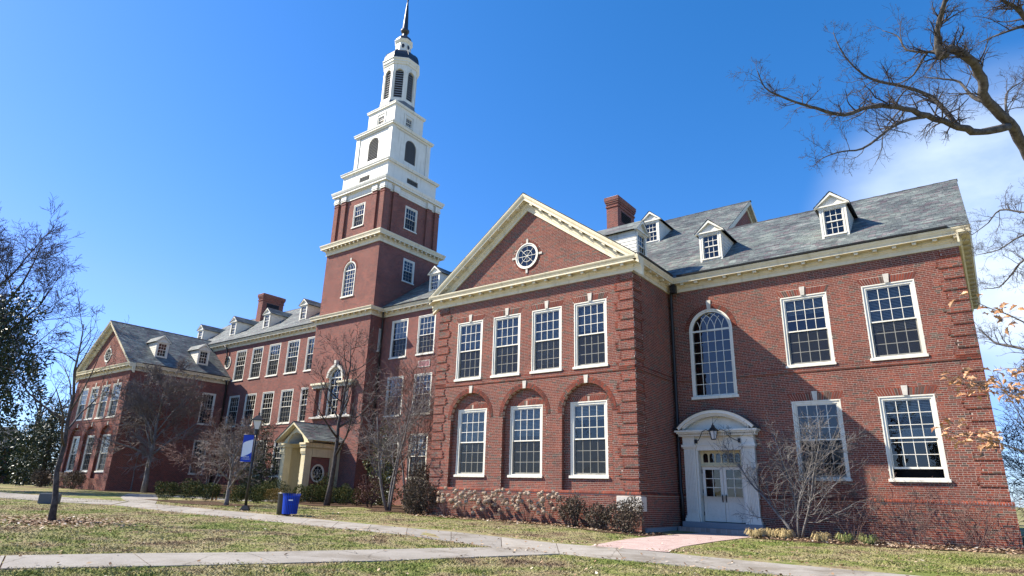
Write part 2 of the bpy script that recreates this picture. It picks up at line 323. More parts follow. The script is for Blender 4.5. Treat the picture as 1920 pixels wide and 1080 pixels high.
# ------------------------------------------------------------------ mesh helpers
class MB:
    """collects geometry for one mesh object"""
    def __init__(s): s.v = []; s.f = []; s.sm = []
    def add(s, vs, fs, mat=None, smooth=False):
        o = len(s.v)
        if mat is not None: vs = [tuple(mat @ Vector(p)) for p in vs]
        s.v.extend(vs)
        for f in fs: s.f.append([i + o for i in f]); s.sm.append(smooth)
        return s
    def quad(s, a, b, c, d, mat=None): return s.add([a, b, c, d], [(0, 1, 2, 3)], mat)
    def poly(s, pts, mat=None): return s.add(list(pts), [tuple(range(len(pts)))], mat)
    def box(s, x0, x1, y0, y1, z0, z1, mat=None):
        if x1 < x0: x0, x1 = x1, x0
        if y1 < y0: y0, y1 = y1, y0
        if z1 < z0: z0, z1 = z1, z0
        return s.add([(x0, y0, z0), (x1, y0, z0), (x1, y1, z0), (x0, y1, z0), (x0, y0, z1), (x1, y0, z1), (x1, y1, z1), (x0, y1, z1)],
                     [(0, 3, 2, 1), (4, 5, 6, 7), (0, 1, 5, 4), (1, 2, 6, 5), (2, 3, 7, 6), (3, 0, 4, 7)], mat)
    def bbox(s, x0, x1, y0, y1, z0, z1, c=0.01, mat=None):
        """box with chamfered vertical and top edges"""
        p = [(x0 + c, y0), (x1 - c, y0), (x1, y0 + c), (x1, y1 - c), (x1 - c, y1), (x0 + c, y1), (x0, y1 - c), (x0, y0 + c)]
        q = [(min(max(x, x0 + c), x1 - c), min(max(y, y0 + c), y1 - c)) for x, y in p]
        n = 8
        vs = [(x, y, z0) for x, y in p] + [(x, y, z1 - c) for x, y in p] + [(x, y, z1) for x, y in q]
        fs = [tuple(reversed(range(n))), tuple(range(2 * n, 3 * n))]
        for k in range(2):
            for i in range(n): fs.append((k * n + i, k * n + (i + 1) % n, (k + 1) * n + (i + 1) % n, (k + 1) * n + i))
        return s.add(vs, fs, mat)
    def prism(s, pts, y0, y1, mat=None):
        """polygon in xz extruded in y; pts counter-clockwise seen from -y"""
        n = len(pts)
        vs = [(x, y0, z) for x, z in pts] + [(x, y1, z) for x, z in pts]
        fs = [tuple(range(n)), tuple(reversed(range(n, 2 * n)))] + [(i + n, (i + 1) % n + n, (i + 1) % n, i) for i in range(n)]
        return s.add(vs, fs, mat)
    def tube(s, pts, rad, n=6, cap=True, smooth=True):
        pts = [Vector(p) for p in pts]
        if isinstance(rad, (int, float)): rad = [rad] * len(pts)
        vs = []; fs = []
        prev = None
        for i, p in enumerate(pts):
            d = (pts[min(i + 1, len(pts) - 1)] - pts[max(i - 1, 0)])
            if d.length < 1e-9: d = Vector((0, 0, 1))
            d.normalize()
            if prev is None:
                a = d.cross(Vector((0.31, 0.74, 0.59)))
                if a.length < 0.1: a = d.cross(Vector((1, 0, 0)))
            else:
                a = prev - d * prev.dot(d)
            a.normalize(); prev = a; b = d.cross(a)
            for k in range(n):
                t = 2 * PI * k / n
                vs.append(tuple(p + (a * math.cos(t) + b * math.sin(t)) * rad[i]))
        for i in range(len(pts) - 1):
            for k in range(n):
                fs.append((i * n + k, i * n + (k + 1) % n, (i + 1) * n + (k + 1) % n, (i + 1) * n + k))
        if cap:
            fs.append(tuple(reversed(range(n)))); fs.append(tuple(range((len(pts) - 1) * n, len(pts) * n)))
        return s.add(vs, fs, None, smooth)
    def lathe(s, prof, n, c=(0, 0, 0), rot=0.0, smooth=False, mat=None):
        """prof [(r,z)] turned about the z axis through c"""
        vs = []; fs = []
        for r, z in prof:
            for k in range(n):
                t = rot + 2 * PI * k / n
                vs.append((c[0] + r * math.cos(t), c[1] + r * math.sin(t), c[2] + z))
        for i in range(len(prof) - 1):
            for k in range(n): fs.append((i * n + k, i * n + (k + 1) % n, (i + 1) * n + (k + 1) % n, (i + 1) * n + k))
        fs.append(tuple(reversed(range(n)))); fs.append(tuple(range((len(prof) - 1) * n, len(prof) * n)))
        return s.add(vs, fs, mat, smooth)
    def sweep(s, path, prof, place, closed_prof=True):
        """prof [(d,h)] swept along a 2D path; d offsets to the right of the path, mitred; place(s,t,h)->xyz"""
        n = len(path); rows = []
        for i, (x, y) in enumerate(path):
            def seg(a, b):
                dx, dy = b[0] - a[0], b[1] - a[1]; l = math.hypot(dx, dy); return (dy / l, -dx / l)
            n1 = seg(path[i - 1], path[i]) if i > 0 else None
            n2 = seg(path[i], path[i + 1]) if i < n - 1 else None
            if n1 is None: m = n2
            elif n2 is None: m = n1
            else:
                mx, my = n1[0] + n2[0], n1[1] + n2[1]; k = 1 + n1[0] * n2[0] + n1[1] * n2[1]
                m = (mx / k, my / k)
            rows.append([place(x + m[0] * d, y + m[1] * d, h) for d, h in prof])
        vs = [p for r in rows for p in r]; q = len(prof); fs = []
        for i in range(n - 1):
            for k in range(q if closed_prof else q - 1):
                fs.append((i * q + k, (i + 1) * q + k, (i + 1) * q + (k + 1) % q, i * q + (k + 1) % q))
        if closed_prof:
            fs.append(tuple(range(q))); fs.append(tuple(reversed(range((n - 1) * q, n * q))))
        return s.add(vs, fs)
    def mesh(s, name, mat):
        me = bpy.data.meshes.new(name)
        me.from_pydata(s.v, [], s.f)
        me.polygons.foreach_set('use_smooth', s.sm)
        for m in (mat if isinstance(mat, (list, tuple)) else [mat]): me.materials.append(m)
        me.update()
        return me
    def build(s, name, mat, parent=None, fix=True, **kw):
        me = s.mesh(name, mat)
        if fix:
            import bmesh
            bm = bmesh.new(); bm.from_mesh(me); bmesh.ops.recalc_face_normals(bm, faces=bm.faces); bm.to_mesh(me); bm.free()
        return ob(name, me, parent, **kw)
def ob(name, data, parent=None, loc=None, rot=None, label=None, cat=None, group=None, kind=None):
    o = bpy.data.objects.new(name, data); COL.objects.link(o)
    if parent is not None: o.parent = parent
    if loc is not None: o.location = loc
    if rot is not None: o.rotation_euler = rot if not isinstance(rot, (int, float)) else (0, 0, rot)
    tag(o, label, cat, group, kind)
    return o
def tag(o, label=None, cat=None, group=None, kind=None):
    if label: o['label'] = label
    if cat: o['category'] = cat
    if group: o['group'] = group
    if kind: o['kind'] = kind
    return o
def empty(name, loc, label, cat, group=None, rz=0.0):
    o = ob(name, None, None, loc, rz, label, cat, group)
    o.empty_display_size = 0.2
    return o
def np_mesh(name, verts, quads, mat, smooth=False):
    """fast mesh from arrays; quads (n,4) or (n,3)"""
    me = bpy.data.meshes.new(name)
    verts = np.asarray(verts, dtype=np.float32).reshape(-1, 3); quads = np.asarray(quads, dtype=np.int32)
    k = quads.shape[1]
    me.vertices.add(len(verts)); me.vertices.foreach_set('co', verts.ravel())
    me.loops.add(quads.size); me.loops.foreach_set('vertex_index', quads.ravel())
    me.polygons.add(len(quads)); me.polygons.foreach_set('loop_start', np.arange(0, quads.size, k, dtype=np.int32))
    me.polygons.foreach_set('loop_total', np.full(len(quads), k, dtype=np.int32))
    me.materials.append(mat)
    me.update(calc_edges=True); me.validate()
    me.polygons.foreach_set('use_smooth', np.full(len(me.polygons), bool(smooth), dtype=bool))
    return me
def ground_z(x, y):
    a = float(np.interp(x, [-60, -47, -25, -3, 0.5], [.62, .52, .26, .12, 0.0]))
    return a - 0.012 * min(max(-y - 2, 0), 20)
def side(x, y, z, face='y'):
    """local wall frame -> world: local x runs right seen from outside, local y runs into the wall"""
    if face == 'y': return Matrix.Translation((x, y, z))
    if face == 'x': return Matrix.Translation((x, y, z)) @ Matrix.Rotation(PI / 2, 4, 'Z')

# holes: ('r',x0,x1,z0,z1) rectangle, ('a',x0,x1,z0,z1) rectangle with a round head reaching z1
def arc_pts(h, n=14):
    _, xa, xb, za, zb = h; r = (xb - xa) / 2; cx = (xa + xb) / 2; sp = zb - r
    return [(cx - r * math.cos(PI * i / n), sp + r * math.sin(PI * i / n)) for i in range(n + 1)]
def outline(h):
    if h[0] == 'r': return [(h[1], h[3]), (h[2], h[3]), (h[2], h[4]), (h[1], h[4])]
    return [(h[1], h[3]), (h[2], h[3])] + list(reversed(arc_pts(h)))
def wall(mb, mat, x0, x1, z0, z1, holes=(), reveal=0.14, y=0.0):
    """flat wall sheet in the local plane y with openings and their reveals"""
    xs = sorted({x0, x1, *[h[1] for h in holes], *[h[2] for h in holes]})
    zs = sorted({z0, z1, *[h[3] for h in holes], *[h[4] for h in holes]})
    xs = [v for v in xs if x0 - 1e-6 <= v <= x1 + 1e-6]; zs = [v for v in zs if z0 - 1e-6 <= v <= z1 + 1e-6]
    for i in range(len(xs) - 1):
        for j in range(len(zs) - 1):
            cx = (xs[i] + xs[i + 1]) / 2; cz = (zs[j] + zs[j + 1]) / 2
            if any(h[1] < cx < h[2] and h[3] < cz < h[4] for h in holes): continue
            mb.quad((xs[i], y, zs[j]), (xs[i + 1], y, zs[j]), (xs[i + 1], y, zs[j + 1]), (xs[i], y, zs[j + 1]), mat)
    for h in holes:
        if h[0] == 'a':
            a = arc_pts(h)
            for p, q in zip(a, a[1:]): mb.quad((p[0], y, p[1]), (q[0], y, q[1]), (q[0], y, h[4] + 1e-4), (p[0], y, h[4] + 1e-4), mat)
        o = outline(h)
        for p, q in zip(o, o[1:] + o[:1]):
            mb.quad((p[0], y, p[1]), (q[0], y, q[1]), (q[0], y + reveal, q[1]), (p[0], y + reveal, p[1]), mat)
    return mb
def hole_span(h, z):
    if not (h[3] <= z <= h[4]): return None
    if h[0] == 'r': return (h[1], h[2])
    r = (h[2] - h[1]) / 2; cx = (h[1] + h[2]) / 2; sp = h[4] - r
    if z <= sp: return (h[1], h[2])
    k = r * r - (z - sp) ** 2
    if k <= 0: return None
    return (cx - math.sqrt(k), cx + math.sqrt(k))
CH = 0.0713; BS = 0.2245; BH = 0.105; BJ = 0.0095
def brick_list(x0, x1, z0, z1, holes, rng, proud=None, span=None):
    """Flemish bond courses; returns rows (xa, xb, za, zb, out, full) with out = how far the face stands proud"""
    out = []; per = BS + BH + 2 * BJ
    nc = int(round((z1 - z0) / CH))
    for k in range(nc):
        za = z0 + k * CH; zc = za + CH / 2
        a0, a1 = (x0, x1) if span is None else span(zc)
        if a1 - a0 < 0.1: continue
        iv = [(a0, a1)]
        for h in holes:
            sp = hole_span(h, zc)
            if sp is None: continue
            nv = []
            for a, b in iv:
                if sp[1] <= a or sp[0] >= b: nv.append((a, b)); continue
                if sp[0] > a: nv.append((a, sp[0]))
                if sp[1] < b: nv.append((sp[1], b))
            iv = nv
        off = (k % 2) * per / 2 + rng.uniform(-0.035, 0.035)
        n0 = math.floor((x0 - off) / per) - 1; n1 = math.ceil((x1 - off) / per) + 1
        base = []
        for n in range(n0, n1):
            s = off + n * per
            base.append((s, s + BS)); base.append((s + BS + BJ, s + BS + BJ + BH))
        for a, b in iv:
            for p, q in base:
                xa, xb = max(p, a), min(q, b)
                if xb - xa < 0.03: continue
                zone = proud((xa + xb) / 2, zc, k) if proud else 0.0
                full = (xb - xa > q - p - 1e-4)
                out.append((xa, xb, za + 0.0062, za + CH - 0.0062, 0.0018 + zone + rng.uniform(-0.0007, 0.0010), full))
    return out
def bricks_mesh(name, rows, mat, place):
    """one mesh of many bricks; place: 4x4 matrix from the local wall frame"""
    r = np.array([q[:5] for q in rows], dtype=np.float64); n = len(r)
    xa, xb, za, zb, o = r.T
    y0 = -o; y1 = np.full(n, 0.012)
    v = np.empty((n, 8, 3))
    for i, (x, y, z) in enumerate(((xa, y0, za), (xb, y0, za), (xb, y0, zb), (xa, y0, zb), (xa, y1, za), (xb, y1, za), (xb, y1, zb), (xa, y1, zb))):
        v[:, i, 0] = x; v[:, i, 1] = y; v[:, i, 2] = z
    m = np.array(place); vv = v.reshape(-1, 3) @ m[:3, :3].T + m[:3, 3]
    f = np.array([(0, 1, 2, 3), (1, 5, 6, 2), (4, 0, 3, 7), (3, 2, 6, 7), (4, 5, 1, 0)])
    q = (f[None] + (np.arange(n) * 8)[:, None, None]).reshape(-1, 4)
    return np_mesh(name, vv, q, mat)
def jack_arch(mb, cx, z, w, h, mat=None, n=None, proud=0.006, key=0.2):
    """flat arch of fanned bricks, split by a keystone gap of width key"""
    n = n or int(w / 0.082); ft = 1.16
    for i in range(n):
        a, b = -w / 2 + w * i / n + 0.0075, -w / 2 + w * (i + 1) / n - 0.0075
        if abs((a + b) / 2) < key / 2 + 0.02: continue
        mb.add([(cx + a, -proud, z + 0.006), (cx + b, -proud, z + 0.006), (cx + b * ft, -proud, z + h - 0.004), (cx + a * ft, -proud, z + h - 0.004),
                (cx + a, 0.01, z + 0.006), (cx + b, 0.01, z + 0.006), (cx + b * ft, 0.01, z + h - 0.004), (cx + a * ft, 0.01, z + h - 0.004)],
               [(0, 1, 2, 3), (1, 5, 6, 2), (4, 0, 3, 7), (3, 2, 6, 7), (4, 5, 1, 0)], mat)
def arch_ring(mb, cx, sp, r, h, mat=None, n=40, proud=0.014, a0=0.0, a1=PI):
    for i in range(n):
        t0 = a0 + (a1 - a0) * (i + 0.07) / n; t1 = a0 + (a1 - a0) * (i + 0.93) / n
        P = lambda t, q, y: (cx - q * math.cos(t), y, sp + q * math.sin(t))
        mb.add([P(t0, r, -proud), P(t1, r, -proud), P(t1, r + h, -proud), P(t0, r + h, -proud), P(t0, r, 0.02), P(t1, r, 0.02), P(t1, r + h, 0.02), P(t0, r + h, 0.02)],
               [(0, 1, 2, 3), (1, 5, 6, 2), (4, 0, 3, 7), (3, 2, 6, 7), (4, 5, 1, 0)], mat)
def keystone(mb, cx, z, h=0.38, w0=0.15, w1=0.21, proud=0.035, mat=None):
    mb.add([(cx - w0 / 2, -proud, z), (cx + w0 / 2, -proud, z), (cx + w1 / 2, -proud, z + h), (cx - w1 / 2, -proud, z + h),
            (cx - w0 / 2, 0.02, z), (cx + w0 / 2, 0.02, z), (cx + w1 / 2, 0.02, z + h), (cx - w1 / 2, 0.02, z + h)],
           [(0, 1, 2, 3), (1, 5, 6, 2), (4, 0, 3, 7), (3, 2, 6, 7), (4, 5, 1, 0)], mat)
def slate_rows(poly, ex, w, rng):
    """poly in slope coordinates (u along the eave, v up the slope); returns slates (u0,u1,v,full)"""
    out = []; vmax = max(p[1] for p in poly); k = 0
    v = min(p[1] for p in poly)
    while v < vmax - 0.05:
        vc = v + ex * 0.5
        xs = []
        for (a, b) in zip(poly, poly[1:] + poly[:1]):
            if (a[1] - vc) * (b[1] - vc) < 0:
                xs.append(a[0] + (b[0] - a[0]) * (vc - a[1]) / (b[1] - a[1]))
        xs.sort()
        for a, b in zip(xs[::2], xs[1::2]):
            u = a + (k % 2) * w * 0.5 - w
            while u < b:
                ww = w * rng.choice((0.75, 1.0, 1.0, 1.25))
                p, q = max(u, a), min(u + ww, b)
                if q - p > 0.04: out.append((p, q, v, abs((q - p) - w) < 1e-6))
                u += ww
        v += ex; k += 1
    return out
SLATE_F = np.array([(0, 1, 2, 3), (4, 5, 1, 0), (5, 6, 2, 1), (7, 4, 0, 3)])
def slate_verts(u0, u1, v, ex, rng, g=0.004):
    j = rng.uniform(-0.004, 0.004); h = 0.016 + rng.uniform(-0.001, 0.002); j2 = j + rng.uniform(-0.002, 0.002)
    a, b = u0 + g, u1 - g
    return [(a, v + j, h), (b, v + j2, h), (b, v + ex * 1.12, 0.006), (a, v + ex * 1.12, 0.006), (a, v + j, 0), (b, v + j2, 0), (b, v + ex * 1.12, 0), (a, v + ex * 1.12, 0)]
def slope_matrix(o, udir, vdir):
    u = Vector(udir).normalized(); v = Vector(vdir).normalized(); n = u.cross(v)
    return Matrix(((u.x, v.x, n.x, o[0]), (u.y, v.y, n.y, o[1]), (u.z, v.z, n.z, o[2]), (0, 0, 0, 1)))
def slates_mesh(name, rows, ex, mat, rng, mtx):
    n = len(rows)
    v = np.array([slate_verts(a, b, c, ex, rng) for a, b, c, _ in rows]).reshape(-1, 3)
    m = np.array(mtx); v = v @ m[:3, :3].T + m[:3, 3]
    q = (SLATE_F[None] + (np.arange(n) * 8)[:, None, None]).reshape(-1, 4)
    return np_mesh(name, v, q, mat)
# ------------------------------------------------------------------ the college building
YR, YM, YT = 3.82, 8.746, 7.51
XL, XR = -11.063, 11.274
X2R, X2L = -47.0, -58.063
ZF, ZMF = 10.372, 13.992
PITCH = 0.744
BLD = empty('college_building', (0, 0, 0), 'long red brick college hall with slate roofs and a tall white steepled tower', 'building')
rng = random.Random(5)

# ---- windows
WC = {}
def win_meshes(w, h, cols, rows, c=0.13):
    key = (round(w, 3), round(h, 3), cols, rows, c)
    if key in WC: return WC[key]
    d = {}
    f = MB()
    for s in (-1, 1):
        xa, xb = sorted((s * w / 2, s * (w / 2 - c)))
        f.box(xa, xb, 0.025, 0.20, 0, h)
        xa, xb = sorted((s * w / 2, s * (w / 2 - 0.045)))
        f.box(xa, xb, -0.004, 0.023, 0, h - 0.047)
    f.box(-w / 2 + c, w / 2 - c, 0.025, 0.20, h - c, h)
    f.box(-w / 2, w / 2, -0.004, 0.023, h - 0.045, h)
    d['frame'] = f.mesh('window', M['white'])
    s = MB(); s.bbox(-w / 2 - 0.05, w / 2 + 0.05, -0.075, 0.19, -0.10, -0.002, 0.008); s.box(-w / 2 + c, w / 2 - c, 0.03, 0.2, 0.0, 0.045)
    d['sill'] = s.mesh('sill', M['white'])
    W = w - 2 * c; z0 = 0.045; z1 = h - c; zm = (z0 + z1) / 2
    st = 0.045; mt = 0.023
    def sash(za, zb, ya, yb, bot, top):
        m = MB()
        for sg in (-1, 1):
            xa, xb = sorted((sg * W / 2, sg * (W / 2 - st))); m.box(xa, xb, ya, yb, za, zb)
        m.box(-W / 2 + st, W / 2 - st, ya, yb, za, za + bot); m.box(-W / 2 + st, W / 2 - st, ya, yb, zb - top, zb)
        gw = (W - 2 * st) / cols; gz = (zb - top - za - bot) / rows
        for i in range(1, cols):
            x = -W / 2 + st + gw * i; m.box(x - mt / 2, x + mt / 2, ya + 0.006, yb - 0.006, za + bot, zb - top)
        for j in range(1, rows):
            z = za + bot + gz * j
            for i in range(cols):
                x = -W / 2 + st + gw * i
                m.box(x + mt / 2, x + gw - mt / 2, ya + 0.007, yb - 0.007, z - mt / 2, z + mt / 2)
        cells = [(-W / 2 + st + gw * (i + 0.5), za + bot + gz * (j + 0.5)) for i in range(cols) for j in range(rows)]
        return m.mesh('sash', M['white']), cells, gw, gz
    d['up'], d['upc'], gw, gz = sash(zm - 0.02, z1, 0.055, 0.095, 0.05, 0.05)
    d['lo'], d['loc'], gw2, gz2 = sash(z0, zm + 0.03, 0.10, 0.14, 0.07, 0.05)
    d['pane'] = MB().quad((-gw / 2, 0, -gz / 2), (gw / 2, 0, -gz / 2), (gw / 2, 0, gz / 2), (-gw / 2, 0, gz / 2)).mesh('pane', M['glass'])
    d['gl_up'] = MB().quad((-W / 2 + 0.02, 0.075, zm), (W / 2 - 0.02, 0.075, zm), (W / 2 - 0.02, 0.075, z1 - 0.02), (-W / 2 + 0.02, 0.075, z1 - 0.02)).mesh('glass', M['glass'])
    d['gl_lo'] = MB().quad((-W / 2 + 0.02, 0.12, z0 + 0.02), (W / 2 - 0.02, 0.12, z0 + 0.02), (W / 2 - 0.02, 0.12, zm), (-W / 2 + 0.02, 0.12, zm)).mesh('glass', M['glass'])
    d['screen'] = MB().quad((-W / 2, 0.085, z0), (W / 2, 0.085, z0), (W / 2, 0.085, zm - 0.02), (-W / 2, 0.085, zm - 0.02)).mesh('insect_screen', M['screen'])
    r = MB()
    a, b = -w / 2 + 0.02, w / 2 - 0.02
    r.quad((a, 0.9, 0), (b, 0.9, 0), (b, 0.9, h), (a, 0.9, h)); r.quad((a, 0.2, 0), (a, 0.9, 0), (a, 0.9, h), (a, 0.2, h)); r.quad((b, 0.2, 0), (b, 0.9, 0), (b, 0.9, h), (b, 0.2, h))
    r.quad((a, 0.2, 0), (b, 0.2, 0), (b, 0.9, 0), (a, 0.9, 0)); r.quad((a, 0.2, h), (b, 0.2, h), (b, 0.9, h), (a, 0.9, h))
    d['room'] = r.mesh('dim_room', M['interior'])
    for nm, fr in (('blind_a', 0.42), ('blind_b', 0.9), ('blind_c', 0.22), ('blind_d', 0.62)):
        bl = MB(); z = z1; zb = z1 - (z1 - z0) * fr
        while z > zb:
            bl.add([(-W / 2 + 0.05, 0.235, z - 0.036), (W / 2 - 0.05, 0.235, z - 0.036), (W / 2 - 0.05, 0.258, z), (-W / 2 + 0.05, 0.258, z)], [(0, 1, 2, 3)])
            z -= 0.058
        d[nm] = bl.mesh('blind', M['blind'])
    d['H'] = h; d['zm'] = zm
    WC[key] = d
    return d
def place_window(x, y, z, w, h, face='y', cols=4, rows=3, near=False, blind=None, screen=True, raise_=0.0, c=0.13):
    d = win_meshes(w, h, cols, rows, c); rz = 0 if face == 'y' else PI / 2
    o = ob('window', d['frame'], BLD, (x, y, z), rz)
    ob('sill', d['sill'], o)
    ob('sash', d['up'], o); ob('sash', d['lo'], o, (0, 0, raise_))
    if near:
        for cells, yy, dz in ((d['upc'], 0.075, 0), (d['loc'], 0.12, raise_)):
            for cx, cz in cells:
                ob('pane', d['pane'], o, (cx, yy, cz + dz), (R(rng.uniform(-.35, .35)), 0, R(rng.uniform(-.35, .35))))
    else:
        ob('glass', d['gl_up'], o, None, (R(rng.uniform(-.02, .02)), 0, R(rng.uniform(-.02, .02)))); ob('glass', d['gl_lo'], o)
    if screen: ob('insect_screen', d['screen'], o)
    ob('dim_room', d['room'], o)
    if blind: ob('blind', d['blind_' + blind], o)
    return o
def arched_window(x, y, z, w, h, cols, rows, face='y', c=0.14, near=False, tracery=True, bar=0.0):
    """round-headed window; bottom of frame at z, top of arch at z+h"""
    key = ('arch', round(w, 3), round(h, 3), cols, rows, c, tracery)
    if key not in WC:
        d = {}; r = w / 2; sp = h - r
        f = MB()
        for s in (-1, 1):
            xa, xb = sorted((s * r, s * (r - c))); f.box(xa, xb, 0.0, 0.18, 0, sp)
            xa, xb = sorted((s * r, s * (r - 0.05))); f.box(xa, xb, -0.03, -0.001, 0, sp)
        n = 20
        for i in range(n):
            t0, t1 = PI * i / n, PI * (i + 1) / n
            for ra, rb, ya, yb in ((r - c, r, 0.0, 0.18), (r - 0.05, r, -0.03, -0.001)):
                P = lambda t, q, yy: (-q * math.cos(t), yy, sp + q * math.sin(t))
                f.add([P(t0, ra, ya), P(t1, ra, ya), P(t1, rb, ya), P(t0, rb, ya), P(t0, ra, yb), P(t1, ra, yb), P(t1, rb, yb), P(t0, rb, yb)],
                      [(0, 1, 2, 3), (0, 4, 5, 1), (1, 5, 6, 2), (2, 6, 7, 3), (3, 7, 4, 0)])
        d['frame'] = f.mesh('window', M['white'])
        d['sill'] = MB().bbox(-r - 0.06, r + 0.06, -0.08, 0.17, -0.12, -0.002, 0.008).mesh('sill', M['white'])
        m = MB(); ri = r - c; gw = 2 * ri / cols; mt = 0.026
        m.box(-ri, ri, 0.05, 0.115, sp - 0.04, sp + 0.04)
        m.box(-ri, ri, 0.05, 0.115, 0, 0.07)
        gz = (sp - 0.04 - 0.07) / rows
        for i in range(1, cols): m.box(-ri + gw * i - mt / 2, -ri + gw * i + mt / 2, 0.06, 0.09, 0.07, sp - 0.04)
        for j in range(1, rows):
            for i in range(cols): m.box(-ri + gw * i + mt / 2, -ri + gw * (i + 1) - mt / 2, 0.061, 0.089, 0.07 + gz * j - mt / 2, 0.07 + gz * j + mt / 2)
        if tracery:
            for i in range(1, cols):
                xs = -ri + gw * i
                for sg in (-1, 1):
                    pts = []
                    cx0 = xs - sg * ri * 1.0
                    for k in range(13):
                        t = (PI / 2) * k / 12
                        px = cx0 + sg * ri * math.cos(t); pz = sp + 0.04 + ri * math.sin(t)
                        if px * px + (pz - sp) ** 2 > (ri + 0.005) ** 2: break
                        pts.append((px, 0.075, pz))
                    if len(pts) > 1: m.tube(pts, 0.014, 4, smooth=False)
        else:
            for i in range(1, cols):
                t = PI * i / cols
                m.tube([(0, 0.075, sp + 0.04), (-ri * math.cos(t), 0.075, sp + ri * math.sin(t))], 0.012, 4, smooth=False)
        d['sash'] = m.mesh('sash', M['white'])
        d['pane'] = MB().quad((-gw / 2, 0, -gz / 2), (gw / 2, 0, -gz / 2), (gw / 2, 0, gz / 2), (-gw / 2, 0, gz / 2)).mesh('pane', M['glass'])
        d['cells'] = [(-ri + gw * (i + 0.5), 0.07 + gz * (j + 0.5)) for i in range(cols) for j in range(rows)]
        hd = [(-ri - 0.02, sp)] + [(-(ri + 0.02) * math.cos(PI * i / 16), sp + (ri + 0.02) * math.sin(PI * i / 16)) for i in range(1, 16)] + [(ri + 0.02, sp)]
        d['head'] = MB().poly([(a, 0.075, b) for a, b in reversed(hd)]).mesh('glass', M['glass'])
        d['full'] = MB().poly([(-ri, 0.075, 0.03), (ri, 0.075, 0.03)] + [(a, 0.075, b) for a, b in reversed(hd)]).mesh('glass', M['glass'])
        rm = MB(); rm.quad((-r, 0.9, 0), (r, 0.9, 0), (r, 0.9, h), (-r, 0.9, h))
        for s in (-1, 1): rm.quad((s * r, 0.18, 0), (s * r, 0.9, 0), (s * r, 0.9, h), (s * r, 0.18, h))
        rm.quad((-r, 0.18, h), (r, 0.18, h), (r, 0.9, h), (-r, 0.9, h)); rm.quad((-r, 0.18, 0), (r, 0.18, 0), (r, 0.9, 0), (-r, 0.9, 0))
        d['room'] = rm.mesh('dim_room', M['interior'])
        WC[key] = d
    d = WC[key]; rz = 0 if face == 'y' else PI / 2
    o = ob('window', d['frame'], BLD, (x, y, z), rz)
    ob('sill', d['sill'], o); ob('sash', d['sash'], o); ob('dim_room', d['room'], o)
    if near:
        for cx, cz in d['cells']: ob('pane', d['pane'], o, (cx, 0.075, cz), (R(rng.uniform(-.3, .3)), 0, R(rng.uniform(-.3, .3))))
        ob('pane', d['head'], o)
    else: ob('glass', d['full'], o)
    return o
def round_window(x, y, z, rx, rz, ring=0.14, y_out=0.03):
    f = MB(); n = 28
    for i in range(n):
        t0, t1 = 2 * PI * i / n, 2 * PI * (i + 1) / n
        P = lambda t, k, yy: (math.cos(t) * (rx - k), yy, math.sin(t) * (rz - k))
        for k0, k1, ya in ((ring, 0.0, -y_out), (0.05, 0.0, -y_out - 0.03)):
            f.add([P(t0, k0, ya), P(t1, k0, ya), P(t1, k1, ya), P(t0, k1, ya), P(t0, k0, 0.03), P(t1, k0, 0.03), P(t1, k1, 0.03), P(t0, k1, 0.03)],
                  [(0, 1, 2, 3), (0, 4, 5, 1), (1, 5, 6, 2), (2, 6, 7, 3), (3, 7, 4, 0)])
    o = f.build('window', M['white'], BLD, loc=(x, y, z))
    m = MB(); yy = -0.018
    for i in range(8):
        t = PI / 8 + PI / 4 * i if rx < 0.4 else PI / 4 * i
        m.tube([(math.cos(t) * 0.0, yy, math.sin(t) * 0.0), (math.cos(t) * (rx - ring), yy, math.sin(t) * (rz - ring))], 0.011, 4, smooth=False)
    for i in range(20):
        t0, t1 = 2 * PI * i / 20, 2 * PI * (i + 1) / 20; k = 0.55
        m.tube([(math.cos(t0) * (rx - ring) * k, yy, math.sin(t0) * (rz - ring) * k), (math.cos(t1) * (rx - ring) * k, yy, math.sin(t1) * (rz - ring) * k)], 0.011, 4, smooth=False)
    m.build('sash', M['white'], o)
    g = MB().poly([(math.cos(2 * PI * i / n) * (rx - ring + 0.01), -0.009, math.sin(2 * PI * i / n) * (rz - ring + 0.01)) for i in range(n)])
    g.build('glass', M['glass'], o, fix=False)
    b = MB().poly([(math.cos(2 * PI * i / n) * (rx - 0.02), -0.003, math.sin(2 * PI * i / n) * (rz - 0.02)) for i in range(n)])
    b.build('dim_room', M['interior'], o)
    return o
def cornice_prof(zf, sh=1.0, so=1.0):
    P = [(0.0, 0.0), (0.065, 0.0), (0.065, 0.15), (0.095, 0.17), (0.095, 0.21), (0.135, 0.25), (0.135, 0.345), (0.385, 0.345), (0.385, 0.43), (0.40, 0.435),
         (0.41, 0.475), (0.445, 0.53), (0.46, 0.575), (0.46, 0.605), (0.0, 0.63)]
    return [(a * so, zf + b * sh) for a, b in P]
XYZ = lambda x, y, h: (x, y, h)
def modillions(parent, p0, p1, out, zf, sp=0.62, sh=1.0, so=1.0, individual=False):
    """small blocks hanging under the soffit between the two wall points; out = outward unit vector"""
    L = math.hypot(p1[0] - p0[0], p1[1] - p0[1]); n = max(1, int(L / sp)); dx, dy = (p1[0] - p0[0]) / L, (p1[1] - p0[1]) / L
    rz = math.atan2(dy, dx)
    b = MB(); b.bbox(-0.075, 0.075, -0.335 * so, -0.125 * so, -0.075 * sh, 0.0, 0.012); b.box(-0.09, 0.09, -0.35 * so, -0.12 * so, 0.0, 0.022 * sh)
    me = b.mesh('modillion', M['cream'])
    for i in range(n):
        t = (i + 0.5) / n * L
        ob('modillion', me, parent, (p0[0] + dx * t, p0[1] + dy * t, zf + 0.32 * sh), rz)

